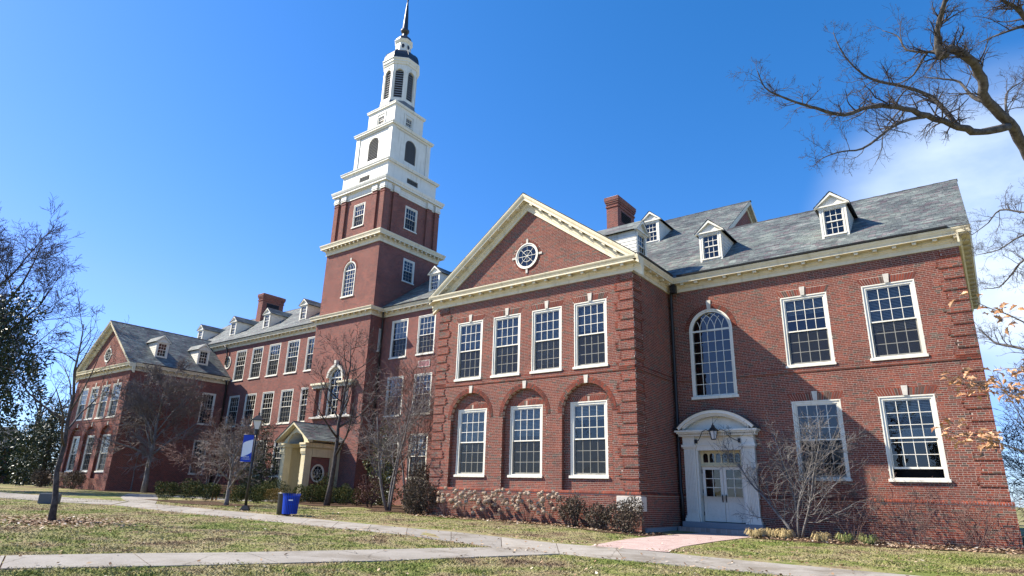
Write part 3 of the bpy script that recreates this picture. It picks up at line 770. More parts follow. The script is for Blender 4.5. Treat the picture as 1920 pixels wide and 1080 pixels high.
# ---- pavilion and wing walls with real bricks
ZW0 = -0.25
Z_WT = 1.42                       # top of the water table
NB = [0]
def quoin(xq, sgn, z0=1.51):
    """proud quoin blocks: five courses proud, one deep"""
    def f(x, z, k):
        d = (xq - x) * sgn
        if z < z0 or z > 10.3 or d < -0.01: return 0.0
        c = int((z - z0) / CH); blk = c // 6
        if c % 6 == 5: return 0.0
        return 0.028 if d < (0.79 if blk % 2 else 0.66) else 0.0
    return f
def add_wall(name, x0, x1, z0, z1, y, holes, excl, proudf, face='y', origin=None, near=0, backs=()):
    mtx = side(*origin, face) if origin else side(0, y, 0, face)
    mb = MB(); wall(mb, mtx, x0, x1, z0, z1, holes, 0.16)
    for xq, sg in backs:
        for b in range(24):
            za = 1.51 + b * 6 * CH; wq = 0.79 if b % 2 else 0.66
            za = z0 + math.ceil((za - z0) / CH - 0.5) * CH
            if za + CH > 10.3: break
            xa, xb = sorted((xq - sg * 0.004, xq - sg * (wq - 0.06))); mb.box(xa, xb, -0.0275, -0.001, za + 0.01, min(za + 5 * CH, 10.36) - 0.01, mtx)
    cuts = sorted((h[1], h[2]) for h in holes if h[3] < 6.3 < h[4]); a = x0
    for c0, c1 in cuts + [(x1, x1)]:
        if c0 - a > 0.05: mb.box(a + 0.004, c0 - 0.004, -0.0275, -0.001, 6.235, 6.385, mtx)
        a = c1
    w = mb.build(name, M['mortar'], BLD)
    rows = brick_list(x0, x1, z0, z1, list(holes) + list(excl), rng, proudf)
    if near:
        t = Vector((11.0, YR, 3.0))
        full = sorted((i for i, r in enumerate(rows) if r[5]), key=lambda i: (Vector(((rows[i][0] + rows[i][1]) / 2, YR, rows[i][2])) - t).length)[:near]
        pick = set(full)
        meshes = {}
        for L in (BS, BH):
            b = MB(); b.bbox(0, L, 0.0, 0.05, 0, CH - 0.0124, 0.003)
            meshes[L] = b.mesh('brick', M['brick'])
        for i in full:
            r = rows[i]; L = BS if r[1] - r[0] > 0.16 else BH
            ob('brick', meshes[L], w, (r[0], y - r[4], r[2]))
        rows = [r for i, r in enumerate(rows) if i not in pick]
    me = bricks_mesh('brickwork', rows, M['brick'], mtx)
    ob('brickwork', me, w, kind='stuff')
    return w
def band(mb, x0, x1, z, y=None, mat=None, h=0.215, d=0.03):
    pass

# right wing
WA = [(5.787, 1.78, 6.507, 2.881, 0.0), (8.827, 1.78, 6.507, 2.881, 0.0), (5.792, 1.77, 2.144, 2.922, 0.0), (8.832, 1.77, 2.144, 2.922, 0.3)]
holes_r = [('r', cx - w / 2, cx + w / 2, z - 0.1, z + h) for cx, w, z, h, _ in WA]
AX = 1.843
holes_r.append(('a', AX - 0.965, AX + 0.965, 5.40, 9.386))
DX = 1.87
holes_r.append(('r', DX - 0.97, DX + 0.97, Z_WT, 3.3))
excl_r = [('r', cx - w / 2 - 0.03, cx + w / 2 + 0.03, z + h, z + h + 4 * CH) for cx, w, z, h, _ in WA] + [('a', AX - 1.12, AX + 1.12, 8.421, 9.386 + 0.155), ('r', DX - 1.4, DX + 1.4, -0.3, 4.2)]
qr = quoin(XR, 1)
def proud_r(x, z, k):
    if 6.20 < z < 6.42: return 0.028
    return qr(x, z, k)
wr = add_wall('wall', 0.0, XR, Z_WT, Z_WT + 126 * CH, YR, holes_r, excl_r, proud_r, near=300, backs=[(XR, 1)])
T = side(0, YR, 0)
for cx, w, z, h, _ in WA: mb = MB(); jack_arch(mb, cx, z + h, w, 4 * CH, T, key=0.1); mb.build('flat_arch', M['brick'], wr)
mb = MB(); arch_ring(mb, AX, 9.386 - 0.965, 0.965, 0.205, T, 44); mb.build('brick_arch', M['brick'], wr)
for cx, w, z, h, _ in WA:
    k = MB(); keystone(k, cx, z + h + 0.002, 0.36, mat=T); k.build('keystone', M['limestone'], wr)
k = MB(); keystone(k, AX, 9.386 - 0.02, 0.42, mat=T); k.build('keystone', M['limestone'], wr)
# plinth of the right wing
pl = MB(); wall(pl, side(0, YR - 0.07, 0), 0.0, XR + 0.07, ZW0, Z_WT - 0.075, [('r', 0.4, 3.35, -0.2, 1.34)], 0.07)
pl.quad((XR + 0.07, YR - 0.07, ZW0), (XR + 0.07, 15.0, ZW0), (XR + 0.07, 15.0, Z_WT - 0.08), (XR + 0.07, YR - 0.07, Z_WT - 0.08))
plw = pl.build('wall', M['mortar'], BLD)
rows = brick_list(0.0, XR + 0.07, ZW0, Z_WT - 0.075, [('r', 0.4, 3.35, -0.3, 1.4)], rng)
ob('brickwork', bricks_mesh('brickwork', rows, M['brick'], side(0, YR - 0.07, 0)), plw, kind='stuff')
def water_table(segs, name='water_table'):
    for (x0, x1, y0, face) in segs:
        m = MB()
        n = int((x1 - x0) / 0.082)
        for i in range(n):
            a = x0 + (x1 - x0) * i / n + 0.004; b = x0 + (x1 - x0) * (i + 1) / n - 0.004
            T = side(0, y0, 0) if face == 'y' else side(y0, 0, 0, 'x')
            m.add([(a, -0.088, Z_WT - 0.075), (b, -0.088, Z_WT - 0.075), (b, -0.088, Z_WT - 0.025), (a, -0.088, Z_WT - 0.025), (b, -0.014, Z_WT + 0.045), (a, -0.014, Z_WT + 0.045), (a, 0.02, Z_WT - 0.075), (b, 0.02, Z_WT - 0.075)],
                  [(0, 1, 2, 3), (3, 2, 4, 5), (6, 7, 1, 0), (7, 4, 2, 1), (0, 3, 5, 6)], T)
        m.build(name, M['brick'], BLD)
water_table([(0.03, 0.35, YR, 'y'), (3.4, XR + 0.085, YR, 'y'), (-11.06, 0.085, 0.0, 'y'), (-0.08, YR, 0.0, 'x')])
for (cx, w, z, h, ra), bl in zip(WA, ('c', 'd', None, 'c')):
    place_window(cx, YR, z, w, h, near=True, blind=bl, raise_=ra, screen=ra == 0)
arched_window(AX, YR, 5.50, 1.93, 3.886, 5, 6, near=True)

# right end wall of the wing (edge on from the photograph)
e = MB(); wall(e, side(XR, YR, 0, 'x'), 0, 11.2, ZW0, ZF + 0.1, [], 0.1)
e.poly([(XR, YR, ZF + 0.1), (XR, YR + 11.2, ZF + 0.1), (XR, YR + 5.6, ZF + 0.1 + 5.6 * PITCH)])
e.build('wall', M['brick_far'], BLD)

# right pavilion
UPX = [-8.928, -6.634, -4.346, -2.071]; LPX = [-8.695, -5.515, -2.305]
holes_p = [('r', x - 0.81, x + 0.81, 6.527 - 0.10, 9.392) for x in UPX]
NR, NSP = 1.2, 4.62
niche = [('a', x - NR, x + NR, Z_WT + 0.02, NSP + NR) for x in LPX]
excl_p = [('r', x - 0.84, x + 0.84, 9.392, 9.392 + 4 * CH) for x in UPX] + [('a', x - NR - 0.16, x + NR + 0.16, NSP, NSP + NR + 0.16) for x in LPX]
ql, qrr = quoin(XL, -1), quoin(0.0, 1)
def proud_p(x, z, k):
    if 6.20 < z < 6.42: return 0.028
    return max(ql(x, z, k), qrr(x, z, k))
def pavilion(dx, near):
    x0, x1 = XL + dx, 0.0 + dx
    T = side(dx, 0, 0); ND = 0.19
    if near:
        w = add_wall('wall', XL, 0.0, Z_WT, Z_WT + 126 * CH, 0.0, holes_p + niche, excl_p, proud_p, backs=[(XL, -1), (0.0, 1)])
        mat = M['mortar']
    else:
        m = MB(); wall(m, T, XL, 0.0, Z_WT, Z_WT + 126 * CH, holes_p + niche, 0.16)
        for sgn, xq in ((-1, XL), (1, 0.0)):
            for b in range(20):
                wq = 0.79 if b % 2 else 0.66; za = 1.51 + b * 6 * CH
                if za > 10.0: break
                xa, xb = sorted((xq, xq - sgn * wq)); m.box(xa, xb, -0.03, 0.0, za, za + 5 * CH, T)
        m.box(XL, 0, -0.032, 0.0, 6.20, 6.42, T)
        w = m.build('wall', M['brick_far'], BLD)
    # niche back walls
    nb = MB(); rows = []
    for x in LPX:
        h = [('r', x - 0.885, x + 0.885, 2.037 - 0.1, 5.061)]
        wall(nb, T @ Matrix.Translation((0, ND, 0)), x - NR - 0.02, x + NR + 0.02, Z_WT, NSP + NR + 0.02, h, 0.1)
        rows += brick_list(x - NR, x + NR, Z_WT, NSP + NR, h + [('r', x - 0.9, x + 0.9, 5.061, 5.061 + 3 * CH)], rng)
    nw = nb.build('wall', M['mortar'] if near else M['brick_far'], BLD)
    if near: ob('brickwork', bricks_mesh('brickwork', rows, M['brick'], T @ Matrix.Translation((0, ND, 0))), nw, kind='stuff')
    for x in UPX: m = MB(); jack_arch(m, x, 9.392, 1.62, 4 * CH, T, key=0.1); m.build('flat_arch', M['brick'], w)
    for x in LPX:
        m = MB()
        arch_ring(m, x, NSP, NR, 0.10, T, 46); arch_ring(m, x, NSP, NR + 0.105, 0.10, T, 50)
        jack_arch(m, x, 5.061, 1.77, 3 * CH, T @ Matrix.Translation((0, ND, 0)), key=0.0)
        # soffit of the arch in brick
        for i in range(40):
            t0, t1 = PI * (i + 0.06) / 40, PI * (i + 0.94) / 40
            P = lambda t, y: (x - (NR - 0.004) * math.cos(t), y, NSP + (NR - 0.004) * math.sin(t))
            m.quad(P(t0, -0.01), P(t1, -0.01), P(t1, ND), P(t0, ND), T)
        for s in (-1, 1):
            for k in range(int((NSP - Z_WT) / CH)):
                z = Z_WT + k * CH; xx = x + s * (NR - 0.004)
                m.quad((xx, -0.004, z + 0.005), (xx, ND, z + 0.005), (xx, ND, z + CH - 0.005), (xx, -0.004, z + CH - 0.005), T)
        m.build('brick_arch', M['brick'], w, fix=False)
    for x in UPX:
        k = MB(); keystone(k, x, 9.394, 0.36, mat=T); k.build('keystone', M['limestone'], w)
    for x in LPX:
        k = MB(); keystone(k, x, NSP + NR - 0.01, 0.34, mat=T); k.build('keystone', M['limestone'], w)
    bl = ['a', 'a', 'a', 'a'] if near else [None] * 4
    for x, b in zip(UPX, 'adba'): place_window(x + dx, 0, 6.527, 1.62, 2.865, near=near, blind=b if near else rng.choice('acd'))
    for x, b in zip(LPX, 'dac'): place_window(x + dx, ND, 2.037, 1.77, 3.024, near=near, blind=b)
    # plinth
    m = MB(); wall(m, T @ Matrix.Translation((0, -0.07, 0)), XL, 0.07, ZW0, Z_WT - 0.075)
    pw = m.build('wall', M['mortar'] if near else M['brick_far'], BLD)
    if near:
        rows = brick_list(XL, 0.07, ZW0, Z_WT - 0.075, [('r', -0.95, 0.2, 0.75, 1.3)], rng)
        ob('brickwork', bricks_mesh('brickwork', rows, M['brick'], T @ Matrix.Translation((0, -0.07, 0))), pw, kind='stuff')
    else:
        m = MB(); m.box(XL, 0.09, -0.085, 0.0, Z_WT - 0.075, Z_WT + 0.02, T); m.build('water_table', M['brick_far'], BLD)
    # tympanum
    tb, ta = 11.03, 14.62; hw = 5.5; cx = -5.53
    m = MB(); m.poly([(cx - hw - 0.2, 0.02, tb - 0.1), (cx + hw + 0.2, 0.02, tb - 0.1), (cx, 0.02, ta + 0.15)], T)
    tw = m.build('wall', M['mortar'] if near else M['brick_far'], BLD)
    if near:
        sl_ = (ta - tb) / hw
        rows = brick_list(cx - hw - 0.1, cx + hw + 0.1, tb, ta, [], rng, span=lambda z: (cx - (ta + 0.12 - z) / sl_, cx + (ta + 0.12 - z) / sl_))
        rows = [r for r in rows if (((r[0] + r[1]) / 2 - cx) ** 2 + (r[2] - 12.22) ** 2) > 0.74 ** 2]
        ob('brickwork', bricks_mesh('brickwork', rows, M['brick'], T @ Matrix.Translation((0, 0.02, 0))), tw, kind='stuff')
        m = MB(); arch_ring(m, cx, 12.22, 0.66, 0.11, T @ Matrix.Translation((0, 0.02, 0)), 52, 0.012, 0, 2 * PI); m.build('arch_bricks', M['brick'], tw)
    round_window(cx + dx, 0.02, 12.22, 0.66, 0.66, 0.13)
    for a in range(4):
        t = PI / 2 * a
        k = MB(); k.box(-0.055, 0.055, -0.02, 0.02, 0.66, 0.88, T @ Matrix.Translation((cx, 0.0, 12.22)) @ Matrix.Rotation(t, 4, 'Y')); k.build('keystone', M['limestone'], tw)
    # pediment rakes
    m = MB()
    prof = [(0.03, -0.1), (0.03, 0.46), (0.06, 0.46), (0.13, 0.44), (0.19, 0.40), (0.20, 0.385), (0.29, 0.385), (0.29, 0.13), (0.40, 0.13), (0.44, 0.09), (0.50, 0.09), (0.52, 0.06), (0.66, 0.06), (0.66, -0.1)]
    zt = 15.42; xe = 6.0; cxr = -5.53
    for sg in (-1, 1):
        path = [(cxr + dx, zt), (cxr + dx + sg * (xe + 0.02), zt - PITCH * (xe + 0.02))]
        vs = []
        L = math.hypot(1, PITCH)
        for (px, pz) in path:
            for d_, h in prof: vs.append((px, -h, pz - d_ * L))
        q = len(prof)
        m.add(vs, [(k, (k + 1) % q, q + (k + 1) % q, q + k) for k in range(q)] + [tuple(range(q)), tuple(range(q, 2 * q))])
        nm = 10
        for i in range(nm):
            t = (i + 0.7) / nm * xe * 0.94; px = cxr + dx + sg * t; pz = zt - PITCH * t - 0.29 * L
            sh = Matrix(((1, 0, 0, px), (0, 1, 0, 0), (-sg * PITCH, 0, 1, pz), (0, 0, 0, 1)))
            m.box(-0.075, 0.075, -0.345, -0.12, -0.085, 0.0, sh)
    m.build('pediment_rake', M['cream'], BLD)
pavilion(0.0, True)
pavilion(X2R, False)
# right side of the right pavilion
ws = MB(); wall(ws, side(0, 0, 0, 'x'), 0, YR, Z_WT, Z_WT + 126 * CH)
for b in range(21):
    za = Z_WT + (6 * b + 1) * CH
    if za + CH < 10.3: ws.box(0.004, 0.73 if b % 2 == 0 else 0.6, -0.0275, -0.001, za + 0.01, min(za + 5 * CH, 10.36) - 0.01, side(0, 0, 0, 'x'))
ws.box(0.004, YR, -0.0275, -0.001, 6.235, 6.385, side(0, 0, 0, 'x')); wso = ws.build('wall', M['mortar'], BLD)
rows = brick_list(0.0, YR, Z_WT, Z_WT + 126 * CH, [], rng, lambda x, z, k: 0.028 if 6.2 < z < 6.42 else (0.028 if (1.51 < z < 10.3 and int((z - 1.51) / CH) % 6 != 5 and x < (0.66 if (int((z - 1.51) / CH) // 6) % 2 else 0.79)) else 0))
ob('brickwork', bricks_mesh('brickwork', rows, M['brick'], side(0, 0, 0, 'x')), wso, kind='stuff')
ws = MB(); wall(ws, side(0.07, 0, 0, 'x'), -0.07, YR, ZW0, Z_WT - 0.075); wso = ws.build('wall', M['mortar'], BLD)
rows = brick_list(-0.07, YR, ZW0, Z_WT - 0.075, [('r', -0.2, 0.35, 0.75, 1.3)], rng)
ob('brickwork', bricks_mesh('brickwork', rows, M['brick'], side(0.07, 0, 0, 'x')), wso, kind='stuff')
c = MB(); c.bbox(-0.93, 0.125, -0.115, 0.33, 0.76, 1.28, 0.006); c.build('cornerstone', M['limestone'], BLD)
c = MB(); c.box(0.08, 0.16, 0.2, YR, -0.1, 0.16); c.build('foundation', M['granite'], BLD)
# left side of the right pavilion, right side of the left pavilion
m = MB(); m.quad((XL, 0, ZW0), (XL, YM, ZW0), (XL, YM, ZF + 0.1), (XL, 0, ZF + 0.1)); m.build('wall', M['brick_far'], BLD)
LSW = [(7.15, 1.3, 6.5, 2.85), (7.15, 1.3, 2.1, 2.95)]
m = MB(); wall(m, side(X2R, 0, 0, 'x'), 0, YM, ZW0, ZF + 0.1, [('r', a - w / 2, a + w / 2, z - 0.1, z + h) for a, w, z, h in LSW])
m.box(0, YM, -0.032, 0, 6.2, 6.42, side(X2R, 0, 0, 'x'))
m.box(-0.07, YM, -0.07, 0, ZW0, Z_WT - 0.07, side(X2R, 0, 0, 'x'))
m.build('wall', M['brick_far'], BLD)
for a, w, z, h in LSW: place_window(X2R, a, z, w, h, 'x')
m = MB(); m.quad((X2L, 0, ZW0), (X2L, YM, ZW0), (X2L, YM, ZF + 0.1), (X2L, 0, ZF + 0.1)); m.build('wall', M['brick_far'], BLD)

# ---- main block
MX0, MX1 = -58.9, 1.0
NX = [-45.36, -42.6, -39.85, -37.03, -34.2, -23.6, -20.76, -17.9, -15.1]
holes_m = []; mw = []
for x in NX:
    for z, h in ((10.674, 2.9), (6.37, 2.85), (2.05, 2.95)):
        w = 1.75 if x not in (-34.2,) else 1.72
        holes_m.append(('r', x - w / 2, x + w / 2, z - 0.1, z + h)); mw.append((x, z, w, h))
m = MB(); wall(m, side(0, YM, 0), MX0, MX1, ZW0, ZMF + 0.1, holes_m)
m.box(MX0, MX1, -0.03, 0.0, 6.02, 6.22, side(0, YM, 0))
wm = m.build('wall', M['brick_far'], BLD)
for x, z, w, h in mw: place_window(x, YM, z, w, h, blind=rng.choice(['a', 'b', 'c', 'd', None, None]))
round_window(-47.55, YM, 12.55, 0.52, 0.62, 0.13)
tb_ = MB(); tb_.box(-21.3, -20.2, YM - 0.02, YM, 9.72, 10.12); tb_.build('tablet', M['tablet'], BLD)
tb_ = MB()
for a in ((-21.34, -20.16, 10.12, 10.16), (-21.34, -20.16, 9.68, 9.72), (-21.34, -21.3, 9.72, 10.12), (-20.2, -20.16, 9.72, 10.12)): tb_.box(a[0], a[1], YM - 0.03, YM, a[2], a[3])
tb_.build('tablet_border', M['limestone'], BLD)
# gable ends of the main block
for gx, s in ((MX1, 1), (MX0, -1)):
    m = MB(); m.quad((gx, YM, ZW0), (gx, 20.1, ZW0), (gx, 20.1, ZMF + 0.3), (gx, YM, ZMF + 0.3)); m.poly([(gx, YM, ZMF + 0.3), (gx, 20.1, ZMF + 0.3), (gx, 14.42, ZMF + 0.3 + 5.67 * PITCH + 0.1)])
    m.build('wall', M['brick_far'], BLD)
m = MB(); m.quad((MX0, 20.1, ZW0), (MX1, 20.1, ZW0), (MX1, 20.1, ZMF + 0.2), (MX0, 20.1, ZMF + 0.2)); m.build('wall', M['brick_far'], BLD)
# ---- cornices
m = MB(); m.sweep([(XL, YM), (XL, 0), (0, 0), (0, YR), (XR, YR), (XR, 15.0)], cornice_prof(ZF), XYZ); cor = m.build('cornice', M['cream'], BLD)
modillions(cor, (XL, 0), (0, 0), None, ZF); modillions(cor, (0.45, YR), (XR + 0.3, YR), None, ZF)
modillions(cor, (0, 0.1), (0, YR - 0.3), None, ZF); modillions(cor, (XR, YR), (XR, 14.8), None, ZF)
m = MB(); m.sweep([(X2L, YM), (X2L, 0), (X2R, 0), (X2R, YM)], cornice_prof(ZF), XYZ); cor = m.build('cornice', M['cream'], BLD)
modillions(cor, (X2L, 0), (X2R, 0), None, ZF); modillions(cor, (X2R, 0), (X2R, YM - 0.3), None, ZF)
TX0, TX1 = -32.32, -25.59
m = MB(); m.sweep([(MX0, 14), (MX0, YM), (TX0, YM), (TX0, YT), (TX1, YT), (TX1, YM), (-6.3, YM)], cornice_prof(ZMF), XYZ); cor = m.build('cornice', M['cream'], BLD)
modillions(cor, (MX0, YM), (TX0 - 0.4, YM), None, ZMF); modillions(cor, (TX0, YT), (TX1, YT), None, ZMF); modillions(cor, (TX1 + 0.4, YM), (-6.5, YM), None, ZMF)
modillions(cor, (TX1, YT + 0.1), (TX1, YM - 0.35), None, ZMF)
# sloped lead flashing on top of the pediments' horizontal cornices
for dx in (0.0, X2R):
    m = MB(); m.add([(XL + dx - 0.3, -0.45, ZF + 0.608), (dx + 0.3, -0.45, ZF + 0.608), (dx + 0.1, 0.02, ZF + 0.70), (XL + dx - 0.1, 0.02, ZF + 0.70)], [(0, 1, 2, 3)]); m.build('flashing', M['greymetal'], BLD)

# ---- slate roofs
LS = math.hypot(1, PITCH); EX = 0.175; SW = 0.235
def roof(polyxy, o, u, v, near=None, gut=None):
    """polyxy in slope coordinates"""
    mtx = slope_matrix(o, u, v)
    d = MB(); d.poly([(a, b, -0.012) for a, b in polyxy], mtx); r = d.build('roof', M['deck'], BLD, fix=False)
    rows = slate_rows(polyxy, EX, SW, rng)
    if near is not None:
        full = sorted((i for i, q in enumerate(rows) if q[3]), key=lambda i: (mtx @ Vector((rows[i][0], rows[i][2], 0)) - near).length)[:300]
        pick = set(full); vs = []
        for i in range(4):
            vs.append(MB().add(slate_verts(0, SW, 0, EX, rng), [tuple(f) for f in SLATE_F.tolist()]).mesh('slate', M['slate']))
        eul = mtx.to_euler()
        for i in full:
            q = rows[i]; ob('slate', rng.choice(vs), r, mtx @ Vector((q[0], q[2], 0)), eul)
        rows = [q for i, q in enumerate(rows) if i not in pick]
    ob('slates', slates_mesh('slates', rows, EX, M['slate'], rng, mtx), r, kind='stuff')
    return r
v_f = (0, 1, PITCH)
def fs(pts, y0=3.38): return [(x, (y - y0) * LS) for x, y in pts]
roof(fs([(0.41, 3.36), (11.72, 3.36), (11.72, 9.32), (-5.53, 9.32)]), (0, 3.38, 11.0), (1, 0, 0), v_f, near=Vector((11.5, 3.4, 11)))
roof(fs([(-25.55, 8.276), (-6.55, 8.276), (-5.53, 9.32), (1.32, 9.32), (1.32, 14.42), (-25.55, 14.42)]), (0, 3.38, 11.0), (1, 0, 0), v_f)
roof(fs([(-59.25, 8.276), (-53.55, 8.276), (-52.53, 9.32), (-51.5, 8.276), (-32.35, 8.276), (-32.35, 14.42), (-59.25, 14.42)]), (0, 3.38, 11.0), (1, 0, 0), v_f)
for dx in (0.0, X2R):
    if dx == 0: P = [(-0.46, 0), (3.40, 0), (9.32, 5.95 * LS), (-0.46, 5.95 * LS)]
    else: P = [(-0.46, 0), (YM, 0), (YM, 4.9 * LS), (9.32, 5.95 * LS), (-0.46, 5.95 * LS)]
    roof(P, (0.42 + dx, 0, 15.42 - PITCH * 5.95), (0, 1, 0), (-1, 0, PITCH))
    P = [(0.46, 0), (0.46, 5.95 * LS), (-9.32, 5.95 * LS), (-YM, 4.9 * LS), (-YM, 0)]
    roof(P, (XL - 0.42 + dx, 0, 15.42 - PITCH * 5.95), (0, -1, 0), (1, 0, PITCH))
# back slopes
for a in ([(-59.2, 14.42, 19.2), (1.3, 14.42, 19.2), (1.3, 20.5, 14.66), (-59.2, 20.5, 14.66)], [(1.3, 9.31, 15.41), (11.72, 9.31, 15.41), (11.72, 15.3, 11.0), (1.3, 15.3, 11.0)]):
    m = MB(); m.poly(a); m.build('roof', M['slate'], BLD)
# ridge caps
for a, b in (((1.3, 9.315, 15.43), (11.74, 9.315, 15.43)), ((-25.6, 14.42, 19.23), (1.33, 14.42, 19.23)), ((-59.25, 14.42, 19.23), (-32.3, 14.42, 19.23)), ((-5.53, -0.46, 15.44), (-5.53, 9.3, 15.44)), ((-5.53 + X2R, -0.46, 15.44), (-5.53 + X2R, 9.3, 15.44))):
    m = MB(); n = max(2, int((Vector(b) - Vector(a)).length / 0.3))
    d = (Vector(b) - Vector(a)) / n; s_ = Vector((d.y, -d.x, 0)).normalized()
    for i in range(n):
        p = Vector(a) + d * i + Vector((0, 0, 0.012 * (i % 2))); q = Vector(a) + d * (i + 1.05)
        for s in (-1, 1):
            k = s_ * s * 0.14
            m.add([tuple(p), tuple(q), tuple(q + k + Vector((0, 0, -0.09))), tuple(p + k + Vector((0, 0, -0.09)))], [(0, 1, 2, 3)])
    m.build('ridge_cap', M['deck'], BLD)
# gutters (dark metal troughs along the eaves)
def gutter(a, b, out):
    d = Vector(b) - Vector(a); m = MB()
    prof = [(0.0, 0.0), (0.06, 0.012), (0.075, 0.075), (-0.14, 0.13), (-0.16, 0.10)]
    vs = []
    for p in (Vector(a), Vector(b)):
        for o_, h in prof: vs.append(tuple(p + Vector(out) * o_ + Vector((0, 0, h))))
    q = len(prof)
    m.add(vs, [(k, (k + 1) % q, q + (k + 1) % q, q + k) for k in range(q)] + [tuple(range(q)), tuple(range(q, 2 * q))])
    m.build('gutter', M['blackmetal'], BLD)
gutter((0.62, 3.36, 10.985), (11.05, 3.36, 10.985), (0, -1, 0))
gutter((0.44, -0.30, 10.985), (0.44, 3.2, 10.985), (1, 0, 0))
gutter((X2R + 0.44, 0.6, 10.985), (X2R + 0.44, 8.6, 10.985), (1, 0, 0))
gutter((-51.2, 8.29, 14.60), (-32.8, 8.29, 14.60), (0, -1, 0)); gutter((-25.1, 8.29, 14.60), (-8.0, 8.29, 14.60), (0, -1, 0))
# rakes of the wing end and of the main gable
def rake(xw, xo, y0, z0, y1, z1, name='rake'):
    m = MB()
    for ya, za, yb, zb in ((y0, z0, y1, z1), (2 * y1 - y0, z0, y1, z1)):
        for (xa, xb, t0, t1) in ((xw + 0.02, xo - 0.06, 0.14, 0.24), (xo - 0.06, xo, 0.02, 0.26), (xw, xw + 0.06, 0.24, 0.60)):
            m.add([(x, y, z - t) for (y, z) in ((ya, za), (yb, zb)) for x in (xa, xb) for t in (t0, t1)],
                  [(0, 1, 5, 4), (2, 6, 7, 3), (0, 4, 6, 2), (1, 3, 7, 5), (0, 2, 3, 1), (4, 5, 7, 6)])
    m.build(name, M['cream'], BLD)
rake(XR, 11.70, 3.38, 11.0, 9.31, 15.41); rake(MX1, 1.30, 8.30, 14.66, 14.42, 19.20)
# downspouts
def pipe(pts, r=0.055, name='downspout'):
    m = MB(); m.tube(pts, r, 8)
    for i in range(4):
        p = Vector(pts[-1]).lerp(Vector(pts[2]), 0.05 + i * 0.3); m.tube([p, p + Vector((0, 0, 0.05))], r * 1.3, 8)
    m.build(name, M['blackmetal'], BLD)
pipe([(0.40, 3.50, 10.75), (0.22, 3.62, 10.5), (0.14, YR - 0.14, 10.1), (0.14, YR - 0.14, 1.6), (0.2, YR - 0.2, 1.35), (0.2, YR - 0.2, 0.1)], 0.075)
m = MB(); m.box(0.24, 0.48, YR - 0.45, YR - 0.2, 10.28, 10.66); m.build('rain_head', M['blackmetal'], BLD)
pipe([(X2R + 0.4, YM - 0.4, 10.7), (X2R + 0.25, YM - 0.25, 10.4), (X2R + 0.14, YM - 0.14, 10.0), (X2R + 0.14, YM - 0.14, 0.4)], 0.08)
pipe([(-48.3, YM - 0.35, 14.4), (-47.9, YM - 0.2, 14.0), (-47.75, YM - 0.12, 13.3), (-47.9, YM - 0.12, 12.4)], 0.07)
pipe([(TX1 + 0.35, YM - 0.35, 14.4), (TX1 + 0.2, YM - 0.2, 13.9), (TX1 + 0.14, YM - 0.13, 13.5), (TX1 + 0.14, YM - 0.13, 0.4)], 0.06)

